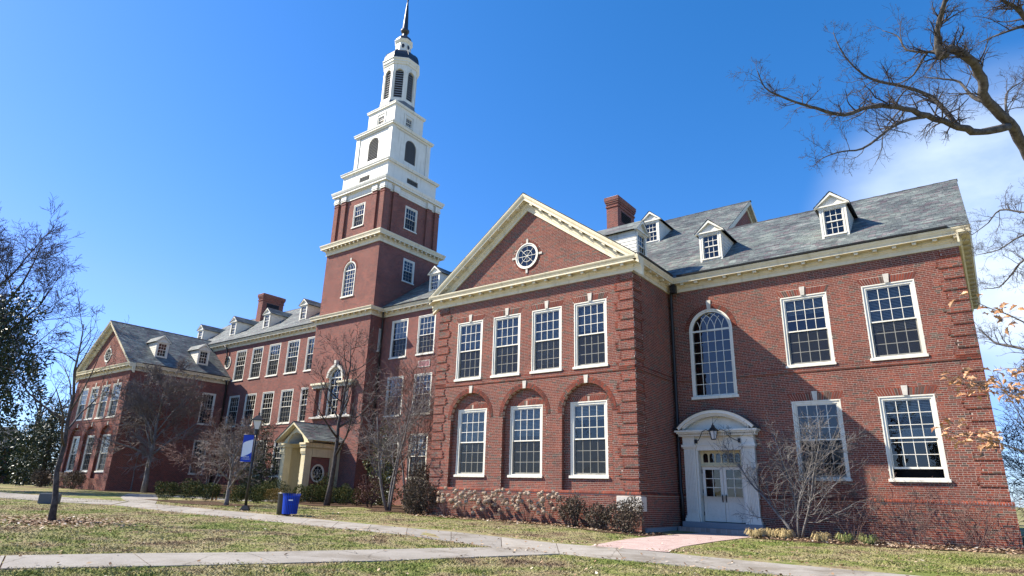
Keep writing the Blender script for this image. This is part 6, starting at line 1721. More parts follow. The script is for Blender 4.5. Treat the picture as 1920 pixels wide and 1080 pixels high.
def young_bare(name, x, y, h, spread, seed, label, tmat, wmat, lean=(0, 0), trunk_r=0.09, nb=9, fork=0.38, up=0.05, ang=(35, 65), dens=1.0, straight=True, th=0.6):
    t = Tree(seed, (x, y)); root = tree_root(name, x, y, label); z = ground_z(x, y) - 0.1
    top = Vector((x + lean[0], y + lean[1], z + h * 0.92)); base = Vector((x, y, z))
    pts = [base.lerp(top, i / 8) + Vector((t.r.gauss(0, 0.05), t.r.gauss(0, 0.05), 0)) * (0 if i == 0 else 1) * h * 0.08 for i in range(9)]
    rad = [trunk_r * (1.25 if i == 0 else 1.0) * (1 - 0.85 * i / 8) for i in range(9)]
    t.tr.tube(pts, rad, 8)
    cfg = [None, dict(wob=0.10, up=up, seg=5, thick=True, n=5, tap=0.3), dict(num=int(8 * dens), wob=0.14, up=up * 0.8, ang=(25, 60), len=(0.3, 0.58), rad=0.5, seg=4, tap=0.35),
           dict(num=int(6 * dens), wob=0.16, up=0.03, ang=(25, 60), len=(0.4, 0.65), rad=0.55, seg=3, tap=0.5, t0=0.15), dict(num=int(4 * dens), wob=0.18, up=0.02, ang=(25, 60), len=(0.4, 0.7), rad=0.6, seg=2, tap=0.6, t0=0.1)]
    for i in range(nb):
        f = fork + (1 - fork) * (i + t.r.uniform(0, 0.8)) / nb
        k = min(int(f * 8), 7); q = pts[k].lerp(pts[k + 1], f * 8 - k)
        a = i * 2.4 + t.r.uniform(-0.4, 0.4); e = math.radians(90 - t.r.uniform(*ang))
        d = Vector((math.cos(a) * math.cos(e), math.sin(a) * math.cos(e), math.sin(e)))
        L = spread * (1.1 - 0.65 * (f - fork) / (1 - fork)) * t.r.uniform(0.8, 1.1)
        t.grow(q, d, L, rad[k] * th, 1, cfg)
    t.finish(root, tmat, wmat)
    return root
def multi_stem(name, x, y, h, spread, seed, label, tmat, wmat, stems=4, r=0.05, dens=1.0, fork=0.3, tilt=(12, 40), group='bare trees', cat='tree', wob=0.1):
    t = Tree(seed, (x, y)); root = empty(name, (x, y, ground_z(x, y)), label, cat, group); z = ground_z(x, y) - 0.08
    cfg = [dict(wob=wob, up=0.04, seg=6, thick=True, n=6, tap=0.3), dict(num=int(11 * dens), wob=0.14, up=0.04, ang=(20, 60), len=(0.34, 0.62), rad=0.5, seg=4, tap=0.4, t0=fork),
           dict(num=int(8 * dens), wob=0.16, up=0.03, ang=(25, 60), len=(0.35, 0.65), rad=0.5, seg=3, tap=0.5, t0=0.12), dict(num=int(5 * dens), wob=0.18, up=0.02, ang=(25, 60), len=(0.4, 0.7), rad=0.6, seg=2, tap=0.6, t0=0.1)]
    for i in range(stems):
        a = 2 * PI * i / stems + t.r.uniform(-0.5, 0.5); e = math.radians(t.r.uniform(*tilt)) * (spread / (0.5 * h) if spread < 0.5 * h else 1)
        d = Vector((math.cos(a) * math.sin(e), math.sin(a) * math.sin(e), math.cos(e)))
        t.grow(Vector((x + 0.06 * math.cos(a), y + 0.06 * math.sin(a), z)), d, h * t.r.uniform(0.7, 0.95), r * t.r.uniform(0.75, 1.1), 0, cfg)
    t.finish(root, tmat, wmat)
    return root
def leaves(n, place, size, mat, name, root, aspect=0.45, seed=1, droop=0.0):
    """n leaf faces; place(rng)->(point, outward direction)"""
    r = random.Random(seed); g = np.random.default_rng(seed)
    P = np.empty((n, 3)); D = np.empty((n, 3))
    for i in range(n):
        p, d = place(r); P[i] = p; D[i] = d
    D += g.normal(0, 0.55, (n, 3)); D[:, 2] -= droop; D /= np.linalg.norm(D, axis=1)[:, None] + 1e-9
    S = g.normal(0, 1, (n, 3)); S -= D * (S * D).sum(1)[:, None]; S /= np.linalg.norm(S, axis=1)[:, None] + 1e-9
    L = size * g.uniform(0.7, 1.3, n)[:, None]
    v = np.empty((n, 4, 3)); v[:, 0] = P; v[:, 1] = P + D * L * 0.5 + S * L * aspect * 0.5; v[:, 2] = P + D * L; v[:, 3] = P + D * L * 0.5 - S * L * aspect * 0.5
    off = np.array(root.location); 
    return ob(name, np_mesh(name, (v - off).reshape(-1, 3), np.arange(n * 4).reshape(-1, 4), M[mat]), root)
def clump_placer(clumps):
    """clumps: (centre, rx, ry, rz)"""
    w = [c[1] * c[2] + c[3] * c[1] for c in clumps]; tot = sum(w)
    def f(r):
        t = r.uniform(0, tot)
        for c, k in zip(clumps, w):
            t -= k
            if t <= 0: break
        d = Vector((r.gauss(0, 1), r.gauss(0, 1), r.gauss(0, 1))).normalized(); q = r.uniform(0.35, 1.0) ** 0.4
        return (c[0][0] + d.x * c[1] * q, c[0][1] + d.y * c[2] * q, c[0][2] + d.z * c[3] * q), (d.x, d.y, d.z)
    return f
def bush(name, x, y, rx, ry, h, n, size, mat, label, group, seed, aspect=0.5, lumps=9, stems=True, cat='shrub', flat=0.0):
    root = empty(name, (x, y, ground_z(x, y)), label, cat, group); z = ground_z(x, y); r = random.Random(seed)
    cl = [((x, y, z + h * 0.5), rx * 0.8, ry * 0.8, h * 0.46)]
    for i in range(lumps):
        a = r.uniform(0, 2 * PI); q = r.uniform(0.3, 0.85)
        s = r.uniform(0.25, 0.42)
        cl.append(((x + math.cos(a) * rx * q * 0.8, y + math.sin(a) * ry * q * 0.8, z + h * r.uniform(0.25, 0.8)), rx * s, ry * s, h * s * 0.8))
    leaves(n, clump_placer(cl), size, mat, 'foliage', root, aspect, seed)
    if stems:
        m = MB()
        for i in range(9):
            a = r.uniform(0, 2 * PI); q = r.uniform(0.2, 0.8)
            m.tube([(0.1 * math.cos(a), 0.1 * math.sin(a), -0.05), (rx * q * 0.5 * math.cos(a), ry * q * 0.5 * math.sin(a), h * 0.4), (rx * q * math.cos(a), ry * q * math.sin(a), h * r.uniform(0.7, 1.0))], [0.02, 0.014, 0.005], 5)
        m.build('stem', M['twig_dark'], root, fix=False)
    return root

# the great oak whose trunk stands just right of the view
OAK = {'main': [[13.04, -1.26, -0.2], [13.29, -2.62, 3.67], [13.23, -4.27, 6.96], [12.95, -5.55, 8.58], [12.79, -6.14, 9.08], [12.59, -6.84, 9.48], [12.24, -7.49, 9.76], [12.21, -7.92, 10.1], [12.1, -8.35, 10.29], [11.77, -8.91, 10.44], [11.57, -9.12, 10.22], [11.6, -9.39, 10.64], [11.72, -9.66, 10.88], [11.95, -9.94, 11.34], [11.9, -10.5, 11.98]],
'l2': [[12.51, -6.86, 9.36], [12.01, -7.41, 9.12], [11.64, -7.94, 9.1], [11.26, -8.51, 9.14], [10.9, -8.95, 9.22], [10.53, -9.37, 9.25], [10.11, -9.78, 9.13], [9.77, -10.08, 8.93], [9.36, -10.54, 8.98], [9.02, -10.96, 9.04], [8.75, -11.33, 9.12], [8.62, -11.59, 9.18], [8.56, -11.76, 9.48]],
'l2b': [[11.64, -7.94, 9.1], [11.44, -8.04, 9.62], [11.17, -8.15, 10.03], [10.66, -8.39, 10.31], [10.25, -8.63, 10.48], [9.97, -8.85, 10.82], [9.79, -9.02, 11.23], [9.71, -9.14, 11.68]],
'l2c': [[11.09, -8.65, 9.17], [10.72, -9.22, 8.89], [10.4, -9.59, 8.56], [9.98, -9.99, 8.11], [9.68, -10.41, 7.95], [9.39, -10.69, 7.78], [9.23, -10.77, 7.66]],
'l4': [[12.24, -7.49, 9.76], [12.02, -7.49, 9.98], [11.86, -7.41, 10.47], [11.56, -7.45, 10.66], [11.23, -7.39, 10.89]],
'l5': [[11.57, -9.12, 10.22], [11.37, -9.07, 10.42], [11.05, -8.92, 10.08], [10.74, -8.87, 10.01]],
'l6': [[11.37, -9.18, 10.35], [11.02, -9.25, 10.52], [10.91, -9.24, 10.93], [10.66, -9.27, 11.18]],
'l7': [[13.23, -4.27, 6.96], [13.46, -5.77, 10.4], [13.38, -6.61, 11.66], [13.15, -7.2, 12.03], [12.91, -7.65, 12.04], [12.69, -8.09, 12.4]],
'l8': [[12.59, -6.84, 9.48], [12.61, -6.66, 10.02], [12.74, -6.36, 10.5], [13.13, -5.74, 11.0]],
'l9': [[13.25, -6.76, 11.8], [12.75, -6.85, 11.73], [12.4, -6.73, 11.75]],
'r1': [[13.32, -3.88, 6.8], [13.14, -3.36, 8.43], [12.76, -3.09, 8.68], [12.3, -2.89, 8.94], [12.0, -2.75, 8.69], [11.59, -2.58, 8.48]],
'r2': [[13.4, -3.52, 6.08], [13.03, -3.18, 7.79], [12.66, -2.93, 8.11], [12.1, -2.62, 7.92], [11.62, -2.34, 7.96]],
'r3': [[13.31, -3.15, 4.99], [12.92, -3.0, 7.14], [12.56, -2.76, 7.48], [12.27, -2.24, 7.3], [11.95, -1.99, 7.06], [11.62, -1.86, 7.11]],
'r4': [[13.27, -2.84, 4.15], [12.65, -2.61, 5.03], [12.16, -2.4, 5.22], [11.65, -2.23, 5.46], [11.47, -2.18, 5.68], [11.33, -2.12, 5.9]]}
MAINR = [.38, .25, .165, .125, .112, .105, .10, .095, .088, .088, .095, .052, .045, .036, .028]
OR = {'main': (0.34, 0.05), 'l2': (0.125, 0.012), 'l2b': (0.085, 0.012), 'l2c': (0.06, 0.008), 'l4': (0.07, 0.014), 'l5': (0.06, 0.015), 'l6': (0.045, 0.01), 'l7': (0.14, 0.03), 'l8': (0.05, 0.015), 'l9': (0.05, 0.012), 'r1': (0.07, 0.012), 'r2': (0.06, 0.012), 'r3': (0.065, 0.014), 'r4': (0.09, 0.02)}
def smooth_path(p, k=3):
    p = [Vector(q) for q in p]; out = []
    for i in range(len(p) - 1):
        a, b, c, d = p[max(i - 1, 0)], p[i], p[i + 1], p[min(i + 2, len(p) - 1)]
        for j in range(k):
            t = j / k; out.append(0.5 * ((2 * b) + (c - a) * t + (2 * a - 5 * b + 4 * c - d) * t * t + (3 * b - a - 3 * c + d) * t ** 3))
    return out + [p[-1]]
def explicit_tree(root, polys, radii, seed, tmat, wmat, per_m, cfg, blen, skip=0.0):
    t = Tree(seed)
    for k, p in polys.items():
        s = smooth_path(p); r0, r1 = radii[k]; n = len(s)
        # knobbly bark outline
        rad = [0.68 * (r0 + (r1 - r0) * (i / (n - 1)) ** (0.6 if k == 'main' else 0.8)) * t.r.uniform(0.9, 1.12) for i in range(n)]
        if k == 'main': rad = [float(np.interp(i / 3, range(15), MAINR)) for i in range(n)]
        s = [q + Vector((t.r.gauss(0, 1), t.r.gauss(0, 1), t.r.gauss(0, 1))) * rad[i] * 0.16 for i, q in enumerate(s)]
        t.tr.tube(s, rad, 9)
        L = sum((b - a).length for a, b in zip(s, s[1:]))
        st = skip if k == 'main' else 0.12
        for i in range(int(L * per_m * (0.35 if k == 'main' else 1))):
            f = t.r.uniform(st, 1.0) if i else 1.0
            j = min(int(f * (n - 1)), n - 2); q = s[j].lerp(s[j + 1], f * (n - 1) - j); d = t.side_dir(s[j + 1] - s[j], t.r.uniform(30, 75)) if f < 1 else (s[-1] - s[-2])
            t.grow(q, (d + Vector((0, 0, 0.25))).normalized(), blen * t.r.uniform(0.45, 1.1) * (1.25 - 0.6 * f), max(0.005, min(rad[j] * 0.42, 0.022)), 0, cfg)
    t.finish(root, tmat, wmat)
TWIGS = [dict(wob=0.22, up=0.03, seg=5, thick=False, tap=0.45), dict(num=5, wob=0.22, up=0.03, ang=(25, 65), len=(0.35, 0.65), rad=0.6, seg=4, tap=0.5, t0=0.15), dict(num=4, wob=0.22, up=0.02, ang=(25, 65), len=(0.4, 0.7), rad=0.6, seg=3, tap=0.6, t0=0.1), dict(num=2, wob=0.2, up=0.02, ang=(25, 60), len=(0.4, 0.7), rad=0.7, seg=2, tap=0.7, t0=0.2)]
oak = tree_root('oak_tree', 13.04, -1.26, 'great bare oak with crooked lichened limbs reaching over the right wing roof')
explicit_tree(oak, OAK, OR, 21, 'bark_oak', 'twig_dark', 7.0, TWIGS, 0.72, 0.42)

# young oak that still holds brown leaves, close by on the right
YO = {'trunk': [[11.9, -10.75, -0.15], [11.97, -11.01, 0.73], [12.06, -11.84, 2.62], [12.08, -12.5, 3.94], [12.06, -12.86, 4.81]],
'b1': [[11.95, -11.6, 1.81], [11.59, -12.32, 1.94], [11.33, -12.81, 2.02], [11.13, -13.13, 2.09], [10.97, -13.32, 2.1], [10.78, -13.55, 2.15], [10.65, -13.8, 2.21]],
'b2': [[12.02, -11.85, 2.55], [11.72, -12.39, 2.68], [11.48, -12.86, 2.74], [11.29, -13.14, 2.74], [11.08, -13.43, 2.74], [10.89, -13.62, 2.87]],
'b3': [[12.04, -12.29, 3.34], [11.86, -12.62, 3.51], [11.68, -12.93, 3.6], [11.5, -13.22, 3.67], [11.35, -13.36, 3.73], [11.01, -13.82, 3.91]],
'b4': [[12.02, -12.19, 3.07], [11.82, -11.97, 3.13], [11.59, -11.89, 3.16], [11.44, -11.88, 3.18]]}
yo = tree_root('young_oak', 11.9, -10.75, 'slender young oak still holding clusters of curled brown leaves at the right edge')
t = Tree(31)
for k, p in YO.items():
    s = smooth_path(p); r0, r1 = (0.05, 0.015) if k == 'trunk' else (0.014, 0.003)
    t.tr.tube(s, [r0 + (r1 - r0) * i / (len(s) - 1) for i in range(len(s))], 6)
lm = []
for i in range(5):
    r = random.Random(i); c = r.uniform(0.02, 0.05); b = MB()
    pts = [(0, 0.0), (0.018, 0.02), (0.012, 0.035), (0.03, 0.05), (0.018, 0.065), (0.034, 0.085), (0.016, 0.098), (0.0, 0.125)]
    for s in (-1, 1):
        for (a, p_), (a2, q_) in zip(pts, pts[1:]):
            f = lambda w, l: (s * w * 0.85, l, c * math.sin(l * 25) * 0.6 + w * (0.6 + c * 6))
            b.add([(0, p_, c * math.sin(p_ * 25) * 0.6), f(a, p_), f(a2, q_), (0, q_, c * math.sin(q_ * 25) * 0.6)], [(0, 1, 2, 3)])
    lm.append(b.mesh('leaf', M['oakleaf']))
off = Vector(yo.location); lr2 = random.Random(8)
for k, n in (('b1', 46), ('b2', 62), ('b3', 20), ('b4', 16)):
    s = smooth_path(YO[k], 4)
    for i in range(n):
        f = lr2.uniform(0.45 if k != 'b2' else 0.35, 1.0); j = min(int(f * (len(s) - 1)), len(s) - 2); q = s[j]
        e = q + Vector((lr2.gauss(0, 0.075), lr2.gauss(0, 0.075), lr2.gauss(-0.02, 0.075)))
        t.twig([q, q.lerp(e, 0.5) + Vector((0, 0, 0.01)), e], 0.0025, 0.0015)
        ob('leaf', lr2.choice(lm), yo, e - off, (lr2.uniform(-1.2, 1.2), lr2.uniform(-1.2, 1.2), lr2.uniform(0, 6.28)))
t.finish(yo, 'twig_grey', 'twig_grey')
# small tree in front of the right wing
multi_stem('bare_tree', 5.0, 2.42, 4.9, 2.3, 43, 'low forked grey tree with fine bare twigs in front of the right wing windows', 'bark_grey', 'twig_grey', stems=4, r=0.055, dens=1.0, fork=0.2, tilt=(12, 38))
# bare shrubs against the wing wall
for i, (x, y, h) in enumerate(((8.71, 2.5, 1.7), (10.1, 3.1, 1.75))):
    multi_stem('bare_shrub', x, y, h, 1.0, 50 + i, ['spreading bare red-twigged shrub under the open window', 'wider bare twiggy shrub at the right corner of the building'][i], 'twig_red', 'twig_red', stems=7 + 3 * i, r=0.013, dens=0.52, fork=0.15, tilt=(15, 50), group='bare shrubs', cat='shrub')
multi_stem('bare_shrub', 6.6, 3.2, 2.6, 1.6, 57, 'tall thin red-twigged shrub in the shade beside the forked tree', 'twig_red', 'twig_red', stems=7, r=0.012, dens=0.5, fork=0.15, tilt=(10, 45), group='bare shrubs', cat='shrub')
# straw coloured grass clumps
def blades(name, x, y, rx, ry, h, n, mat, label, group, seed):
    root = empty(name, (x, y, ground_z(x, y)), label, 'plant', group); r = random.Random(seed); vs = []; fs = []
    for i in range(n):
        a = r.uniform(0, 2 * PI); q = math.sqrt(r.random()) * 0.6; bx, by_ = rx * q * math.cos(a), ry * q * math.sin(a); t = a + r.gauss(0, 0.7); L = h * r.uniform(0.45, 1.45) * (1.25 - 0.6 * q); w = r.uniform(0.007, 0.014)
        dx, dy_ = math.cos(t), math.sin(t); o = len(vs)
        for k, (u, z) in enumerate(((0, 0), (0.35, 0.75), (0.8, 0.85), (1.15, 0.45))):
            ww = w * (1 - k / 4); vs += [(bx + dx * u * L * 0.7 - dy_ * ww, by_ + dy_ * u * L * 0.7 + dx * ww, z * L), (bx + dx * u * L * 0.7 + dy_ * ww, by_ + dy_ * u * L * 0.7 - dx * ww, z * L)]
        for k in range(3): fs.append((o + 2 * k, o + 2 * k + 1, o + 2 * k + 3, o + 2 * k + 2))
    ob('blades', np_mesh('blades', vs, fs, M[mat]), root)
for i, (x, y, rx) in enumerate(((3.85, 1.2, 0.26), (4.38, 1.62, 0.34), (4.75, 1.5, 0.2))): blades('straw_clump', x, y, rx * 1.2, 0.3, 0.27, 260, 'straw', ['dry straw clump nearest the brick walk', 'dry straw clump in the middle of the yellow row', 'dry straw clump next to the forked tree'][i], 'dry straw clumps by the side door', 60 + i)
for i, (x, y) in enumerate(((6.0, 1.2), (6.65, 1.55), (7.35, 1.4))): blades('daylily_clump', x, y, 0.24, 0.22, 0.26, 160, 'daylily' if i else 'straw', ['pale green strappy clump right of the forked tree', 'yellowed strappy clump in the middle of the three', 'greener strappy clump nearest the open window'][i], 'strappy clumps under the wing wall', 70 + i)

# dried hydrangeas along the pavilion
hr = random.Random(77)
heads = []
for i in range(4):
    b = MB(); r = random.Random(200 + i)
    for k in range(70):
        d = Vector((r.gauss(0, 1), r.gauss(0, 1), r.gauss(0, 1))).normalized(); c = d * 0.085 * r.uniform(0.85, 1.1); c.z *= 0.8; a = d.orthogonal().normalized(); e = d.cross(a); w = 0.026
        b.add([tuple(c + a * w), tuple(c + e * w + d * 0.012), tuple(c - a * w), tuple(c - e * w + d * 0.01)], [(0, 1, 2, 3)])
    b.lathe([(0.0, -0.06), (0.05, -0.045), (0.072, 0.0), (0.05, 0.045), (0.0, 0.06)], 8)
    heads.append(b.mesh('flower_head', M['hydrangea']))
for i, x in enumerate((-9.35, -8.2, -7.05, -5.9, -4.75, -3.75)):
    y = -0.62 - 0.1 * (i % 2); root = empty('hydrangea', (x, y, ground_z(x, y)), ['first', 'second', 'third', 'fourth', 'fifth', 'sixth'][i] + ' dried hydrangea from the left under the pavilion arches', 'shrub', 'dried hydrangeas along the pavilion')
    m = MB()
    for k in range(22):
        a = hr.uniform(0, 2 * PI); q = math.sqrt(hr.random()) * 0.62; hx, hy = q * math.cos(a), q * 0.75 * math.sin(a); hz = hr.uniform(0.75, 1.32) - 0.35 * q - (0.35 if hr.random() < 0.25 else 0)
        m.tube([(hx * 0.15, hy * 0.15, -0.05), (hx * 0.6, hy * 0.6, hz * 0.55), (hx, hy, hz)], [0.009, 0.007, 0.005], 4)
        ob('flower_head', hr.choice(heads), root, (hx, hy, hz + 0.03), (hr.uniform(-.6, .6), hr.uniform(-.6, .6), hr.uniform(0, 6)))
    m.build('stem', M['twig_red'], root, fix=False)
G1 = 'dark shrubs along the wall'
bush('evergreen_shrub', -2.45, -0.75, 0.72, 0.6, 1.12, 2600, 0.075, 'privet', 'dark brown-green shrub right after the dried hydrangeas', G1, 81)
bush('evergreen_shrub', -0.15, -1.05, 0.95, 0.75, 1.15, 4200, 0.075, 'privet', 'wide dark shrub at the pale cornerstone of the pavilion', G1, 82)
bush('evergreen_shrub', -1.3, -0.95, 0.55, 0.5, 0.95, 1800, 0.075, 'privet', 'smaller dark shrub between the two by the cornerstone', G1, 83)
bush('evergreen_shrub', -11.3, -0.35, 1.3, 0.9, 1.65, 5200, 0.085, 'privet', 'big rounded dark shrub left of the dried hydrangeas', G1, 84)
bush('evergreen_shrub', -13.6, 2.6, 1.5, 1.1, 2.5, 5200, 0.09, 'privet', 'tall twiggy brown shrub against the main wall beside the pavilion', G1, 85)
bush('evergreen_shrub', -15.6, 4.0, 1.3, 1.1, 2.1, 4200, 0.09, 'privet', 'tall brown shrub behind the slim tree with two stems', G1, 86)
bush('barberry_shrub', -19.0, 3.3, 1.0, 0.9, 1.9, 3600, 0.07, 'burgundy', 'wine-red shrub right of the boxwood row', G1, 87)
# boxwoods
G2 = 'clipped boxwood mounds'
BX = [(-29.3, -3.6, 0.75, 0.85, 'dark boxwood mound at the left end of the row'), (-28.3, -2.7, 0.8, 0.92, 'dark boxwood mound second from the left end'), (-27.4, -2.0, 0.72, 0.88, 'dark boxwood mound just left of the wooden bench'),
      (-25.6, -1.4, 0.75, 0.82, 'green boxwood mound behind the grey spreading tree'), (-24.9, -0.5, 0.7, 0.86, 'dark boxwood mound hidden behind the lamp post'),
      (-26.5, 1.2, 0.8, 0.95, 'boxwood mound left of the portico steps'), (-27.4, 2.6, 0.85, 1.15, 'taller boxwood mound at the left portico pier'),
      (-25.4, 3.1, 0.7, 0.9, 'boxwood mound right of the portico front'), (-24.6, 3.5, 0.75, 0.98, 'boxwood mound second right of the portico'), (-23.6, 3.9, 0.75, 0.95, 'boxwood mound left of the central tree trunk'),
      (-22.6, 4.3, 0.75, 0.95, 'boxwood mound right behind the central tree trunk'), (-25.9, 5.3, 0.9, 1.6, 'tall boxwood below the round portico window'), (-21.5, 4.5, 0.7, 0.85, 'small boxwood mound next to the wine-red shrub')]
for i, (x, y, r_, h, lab) in enumerate(BX): bush('boxwood', x, y, r_ * 1.1, r_ * 1.05, h * 1.28, 3200, 0.07, 'boxwood', lab, G2, 100 + i, stems=False, lumps=6)
bush('boxwood', -24.0, 0.2, 0.72, 0.7, 0.95, 2400, 0.055, 'boxgold', 'golden-tipped boxwood mound beside the lamp post', G2, 120, stems=False, lumps=6)
# broad evergreens by the tower
G3 = 'large evergreens by the building'
def evergreen(name, x, y, h, rx, n, size, mat, label, seed, z0=0.0, aspect=0.45, lumps=26, taper=0.6, group=G3):
    root = empty(name, (x, y, ground_z(x, y)), label, 'tree', group); z = ground_z(x, y); r = random.Random(seed); cl = []
    for i in range(lumps):
        f = (i + 0.5) / lumps; zz = z + z0 + (h - z0) * f; w = rx * (1 - taper * f ** 1.5) * (0.75 + 0.25 * math.sin(f * PI)); a = i * 2.4 + r.uniform(-.5, .5); q = r.uniform(0.25, 0.75)
        s = r.uniform(0.28, 0.5)
        cl.append(((x + math.cos(a) * w * q, y + math.sin(a) * w * q, zz), w * s, w * s, min(h * 0.12, w * s) * r.uniform(0.7, 1.0)))
    leaves(n, clump_placer(cl), size, mat, 'crown', root, aspect, seed)
    m = MB(); m.tube([(0, 0, -0.1), (0.05, 0.03, h * 0.4), (0, 0, h * 0.92)], [rx * 0.07, rx * 0.05, 0.02], 7)
    for c in cl[::2]: m.tube([(0, 0, (c[0][2] - z) * 0.8), (c[0][0] - x, c[0][1] - y, c[0][2] - z)], [rx * 0.025, 0.01], 5)
    m.build('trunk', M['bark_dark'], root, fix=False)
    return root
evergreen('holly_tree', -31.6, 3.9, 5.2, 1.9, 7500, 0.13, 'magnolia', 'dark holly left of the yellow portico behind the lamp post', 130)
evergreen('holly_tree', -21.4, 6.4, 5.6, 1.7, 6500, 0.12, 'holly', 'yellow-green holly right of the portico against the tower', 131)
bush('red_shrub', -33.6, 3.0, 1.5, 1.0, 2.3, 2600, 0.07, 'redleaf', 'crimson leaved shrub behind the grey spreading tree', G1, 132)
# bare ornamental trees in front of the building
young_bare('bare_tree', -21.09, 1.86, 10.6, 3.9, 140, 'slim straight bare tree standing in front of the portico and tower', 'bark_dark', 'twig_dark', lean=(0.4, 0.3), trunk_r=0.17, nb=15, fork=0.30, up=0.10, ang=(38, 68), dens=0.85)
multi_stem('bare_tree', -14.61, 0.82, 6.6, 2.4, 141, 'slim reddish two-stemmed bare tree in front of the main wall', 'bark_grey', 'twig_red', stems=3, r=0.085, dens=1.05, fork=0.3, tilt=(8, 26))
multi_stem('bare_tree', -13.6, 4.5, 7.2, 2.2, 142, 'thin upright bare stems close to the pavilion corner', 'bark_dark', 'twig_dark', stems=6, r=0.05, dens=0.55, fork=0.35, tilt=(5, 22))
multi_stem('bare_tree', -17.8, 5.2, 8.4, 3.0, 143, 'tall reddish twiggy tree against the shaded tower side', 'bark_grey', 'twig_red', stems=5, r=0.07, dens=1.15, fork=0.25, tilt=(8, 30))
young_bare('bare_tree', -22.22, -3.78, 3.7, 2.5, 144, 'low grey spreading bare tree left of the lamp post', 'bark_grey', 'twig_grey', trunk_r=0.12, nb=14, fork=0.27, up=0.03, ang=(30, 78), dens=1.15)
multi_stem('bare_tree', -33.4, 1.2, 5.2, 1.9, 145, 'fine reddish bare shrub tree behind the lamp banner', 'bark_grey', 'twig_red', stems=5, r=0.045, dens=1.0, fork=0.25, tilt=(12, 36))
young_bare('bare_tree', -43.2, 1.3, 9.4, 4.4, 146, 'dense rounded grey bare tree against the shaded pavilion side', 'bark_grey', 'twig_grey', trunk_r=0.21, nb=20, fork=0.22, up=0.05, ang=(25, 72), dens=1.35)
young_bare('bare_tree', -46.2, 1.6, 5.0, 1.3, 147, 'thin pale sapling at the foot of the shaded pavilion side', 'bark_grey', 'twig_grey', trunk_r=0.06, nb=6, fork=0.5, dens=0.6)
young_bare('bare_tree', -12.96, -14.86, 7.0, 2.6, 148, 'leaning young bare tree on the lawn at the left', 'bark_dark', 'twig_dark', lean=(-0.15, -0.4), trunk_r=0.095, nb=11, fork=0.34, up=0.06, ang=(30, 62), dens=0.6)
# left edge: magnolias and far bare trees
evergreen('magnolia_tree', -47.6, -9.3, 14.6, 4.3, 11500, 0.28, 'magnolia', 'tall dark magnolia at the left edge of the view', 150, 4.0, 0.42, 46, 0.5)
evergreen('magnolia_tree', -63.5, 0.6, 8.0, 3.5, 11000, 0.22, 'magnolia', 'low magnolia left of the far pavilion', 151, 0.3, 0.42, 34, 0.5)
for i, (x, y, h, r_) in enumerate(((-76.0, 2.6, 6.0, 4.0), (-80.0, -1.0, 6.5, 4.5), (-92.0, 8.0, 9.0, 5.5))): evergreen('evergreen_tree', x, y, h, r_, 5000, 0.34, 'magnolia', ['dark evergreen low on the horizon next to the low magnolia', 'dark evergreen low on the horizon beneath the tall magnolia', 'farthest dark evergreen on the left horizon'][i], 154 + i, 0.1, 0.45, 30, 0.5, 'evergreens on the left horizon')
bush('evergreen_shrub', -57.3, -1.3, 1.1, 0.9, 1.4, 2400, 0.12, 'privet', 'dull green shrub under the far pavilion arches', G1, 152)
bush('evergreen_shrub', -50.3, -1.2, 1.6, 0.9, 1.5, 3200, 0.10, 'privet', 'grey-green shrub at the right corner of the far pavilion', G1, 153)
for i, x in enumerate((-54.6, -52.9)):
    y = -1.0; root = empty('hydrangea', (x, y, ground_z(x, y)), ['left', 'right'][i] + ' dried hydrangea under the far pavilion arches', 'shrub', 'dried hydrangeas along the far pavilion')
    m = MB()
    for k in range(24):
        a = hr.uniform(0, 2 * PI); q = math.sqrt(hr.random()) * 0.8; hx, hy = q * math.cos(a), q * 0.7 * math.sin(a); hz = hr.uniform(0.6, 1.3)
        m.tube([(hx * 0.15, hy * 0.15, -0.05), (hx, hy, hz)], [0.009, 0.006], 4); ob('flower_head', hr.choice(heads), root, (hx, hy, hz + 0.03), (0, 0, hr.uniform(0, 6)))
    m.build('stem', M['twig_red'], root, fix=False)
def big_bare(x, y, h, seed, label, r=0.35, dens=1.0, group='bare trees beyond the building', mat='bark_dark', tw='twig_dark', fork=0.25, minr=1.0):
    t = Tree(seed, (x, y)); root = empty('bare_tree', (x, y, ground_z(x, y)), label, 'tree', group); z = ground_z(x, y) - 0.2
    cfg = [dict(wob=0.05, up=0.02, seg=6, thick=True, n=8, tap=0.45), dict(num=6, wob=0.10, up=0.06, ang=(20, 50), len=(0.6, 0.85), rad=0.55, seg=6, thick=True, n=5, tap=0.25, t0=0.5), dict(num=int(7 * dens), wob=0.14, up=0.04, ang=(25, 60), len=(0.3, 0.55), rad=0.5, seg=5, tap=0.35, t0=0.2),
           dict(num=int(6 * dens), wob=0.16, up=0.03, ang=(25, 60), len=(0.35, 0.6), rad=0.5, seg=4, tap=0.5, t0=0.15), dict(num=int(4 * dens), wob=0.18, up=0.02, ang=(25, 60), len=(0.4, 0.7), rad=0.6, seg=2, tap=0.6, t0=0.1)]
    t.grow(Vector((x, y, z)), (0, 0, 1), h * 0.52, r, 0, cfg)
    t.finish(root, mat, tw)
big_bare(-58.0, -9.4, 30.0, 160, 'tall spreading bare tree rising behind the dark magnolia', 0.5, 1.7)
big_bare(-66.0, -4.5, 23.0, 161, 'bare tree close to the left gable of the far pavilion', 0.36, 1.5)
big_bare(-80.0, 4.0, 18.0, 162, 'distant bare tree between the magnolias', 0.34, 0.8)
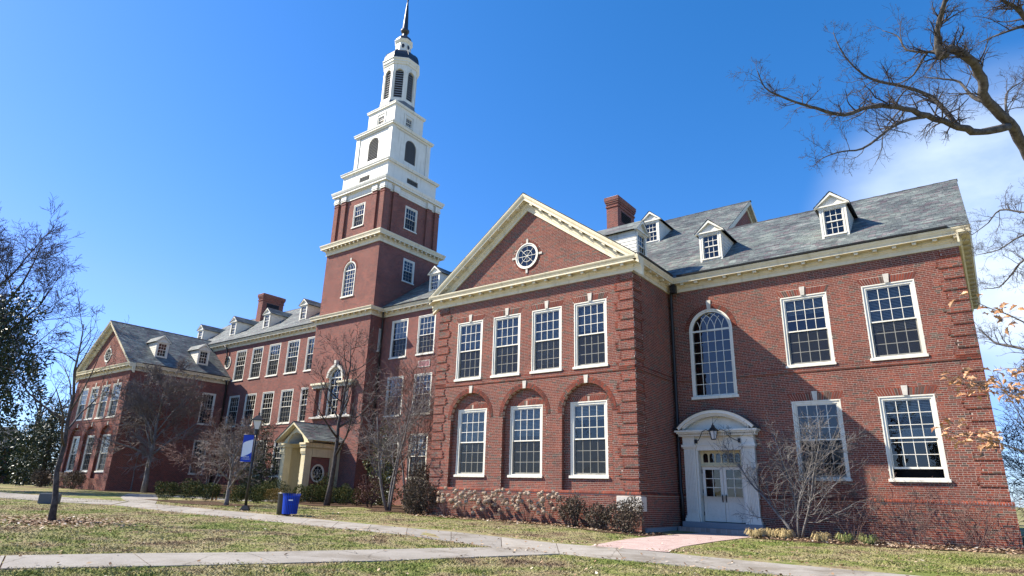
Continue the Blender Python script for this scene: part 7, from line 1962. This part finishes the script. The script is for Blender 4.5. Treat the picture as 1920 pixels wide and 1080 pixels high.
for i, (x, y, h) in enumerate(((14.6, 13.0, 13.0), (17.5, 24.0, 15.0), (15.0, 36.0, 14.0), (22.0, 16.0, 14.0))): big_bare(x, y, h, 170 + i, ['bare tree just beyond the right end of the wing', 'bare tree farther behind the right end of the wing', 'farthest bare tree seen past the right corner', 'bare tree at the right edge behind the oak'][i], 0.26, 1.0)
for i, (x, y) in enumerate(((13.6, 8.5), (14.4, 11.0), (15.6, 14.5))): multi_stem('bare_shrub', x, y, 4.2, 2.2, 180 + i, ['tangled bare thicket nearest the right corner of the wing', 'tangled bare thicket in the middle behind the right corner', 'tangled bare thicket farthest behind the right corner'][i], 'twig_dark', 'twig_dark', stems=9, r=0.03, dens=1.2, fork=0.1, tilt=(8, 40), group='bare thickets beyond the wing', cat='shrub')
# trees behind the viewer that the window panes mirror
for i, (x, y, h) in enumerate(((2.0, -52.0, 19.0), (16.0, -58.0, 22.0), (27.0, -48.0, 18.0), (-14.0, -62.0, 21.0))): big_bare(x, y, h, 190 + i, ['bare tree behind the viewer mirrored in the pavilion panes', 'tall bare tree behind the viewer mirrored in the wing panes', 'bare tree behind the viewer to the right', 'bare tree behind the viewer to the left'][i], 0.4, 0.7, 'bare trees mirrored in the windows')
for i, (x, y, h, r_) in enumerate(((8.0, -46.0, 9.0, 4.0), (-6.0, -50.0, 8.0, 4.5), (20.0, -52.0, 10.0, 4.5))): evergreen('cedar_tree', x, y, h, r_, 5000, 0.4, 'magnolia', ['dark evergreen behind the viewer mirrored in the low wing panes', 'dark evergreen behind the viewer mirrored in the arcade panes', 'dark evergreen behind the viewer on the right'][i], 300 + i, 0.3, 0.45, 36, 0.75, 'evergreens mirrored in the windows')
# low brick house at the far left
fh = empty('brick_house', (-95, 2, 0.6), 'low brick house with white gable trim far behind the magnolias', 'building')
m = MB(); m.box(-5, 5, -4, 4, -1, 4.2); m.build('wall', M['redbrickfar'], fh)
m = MB(); m.prism([(-5.6, 4.2), (5.6, 4.2), (0, 7.2)], -4.4, 4.4); m.build('roof', M['deck'], fh)
for x in (-3.2, 0.0, 3.2):
    m = MB(); m.box(x - 0.6, x + 0.6, -4.06, -4.0, 1.2, 3.2); w = m.build('window', M['white'], fh)
    m = MB(); m.box(x - 0.48, x + 0.48, -4.075, -4.062, 1.32, 3.08); m.build('pane', M['interior'], w)
m = MB(); m.box(-5.2, 5.2, -4.2, -4.0, 4.0, 4.3); m.build('fascia', M['white'], fh)
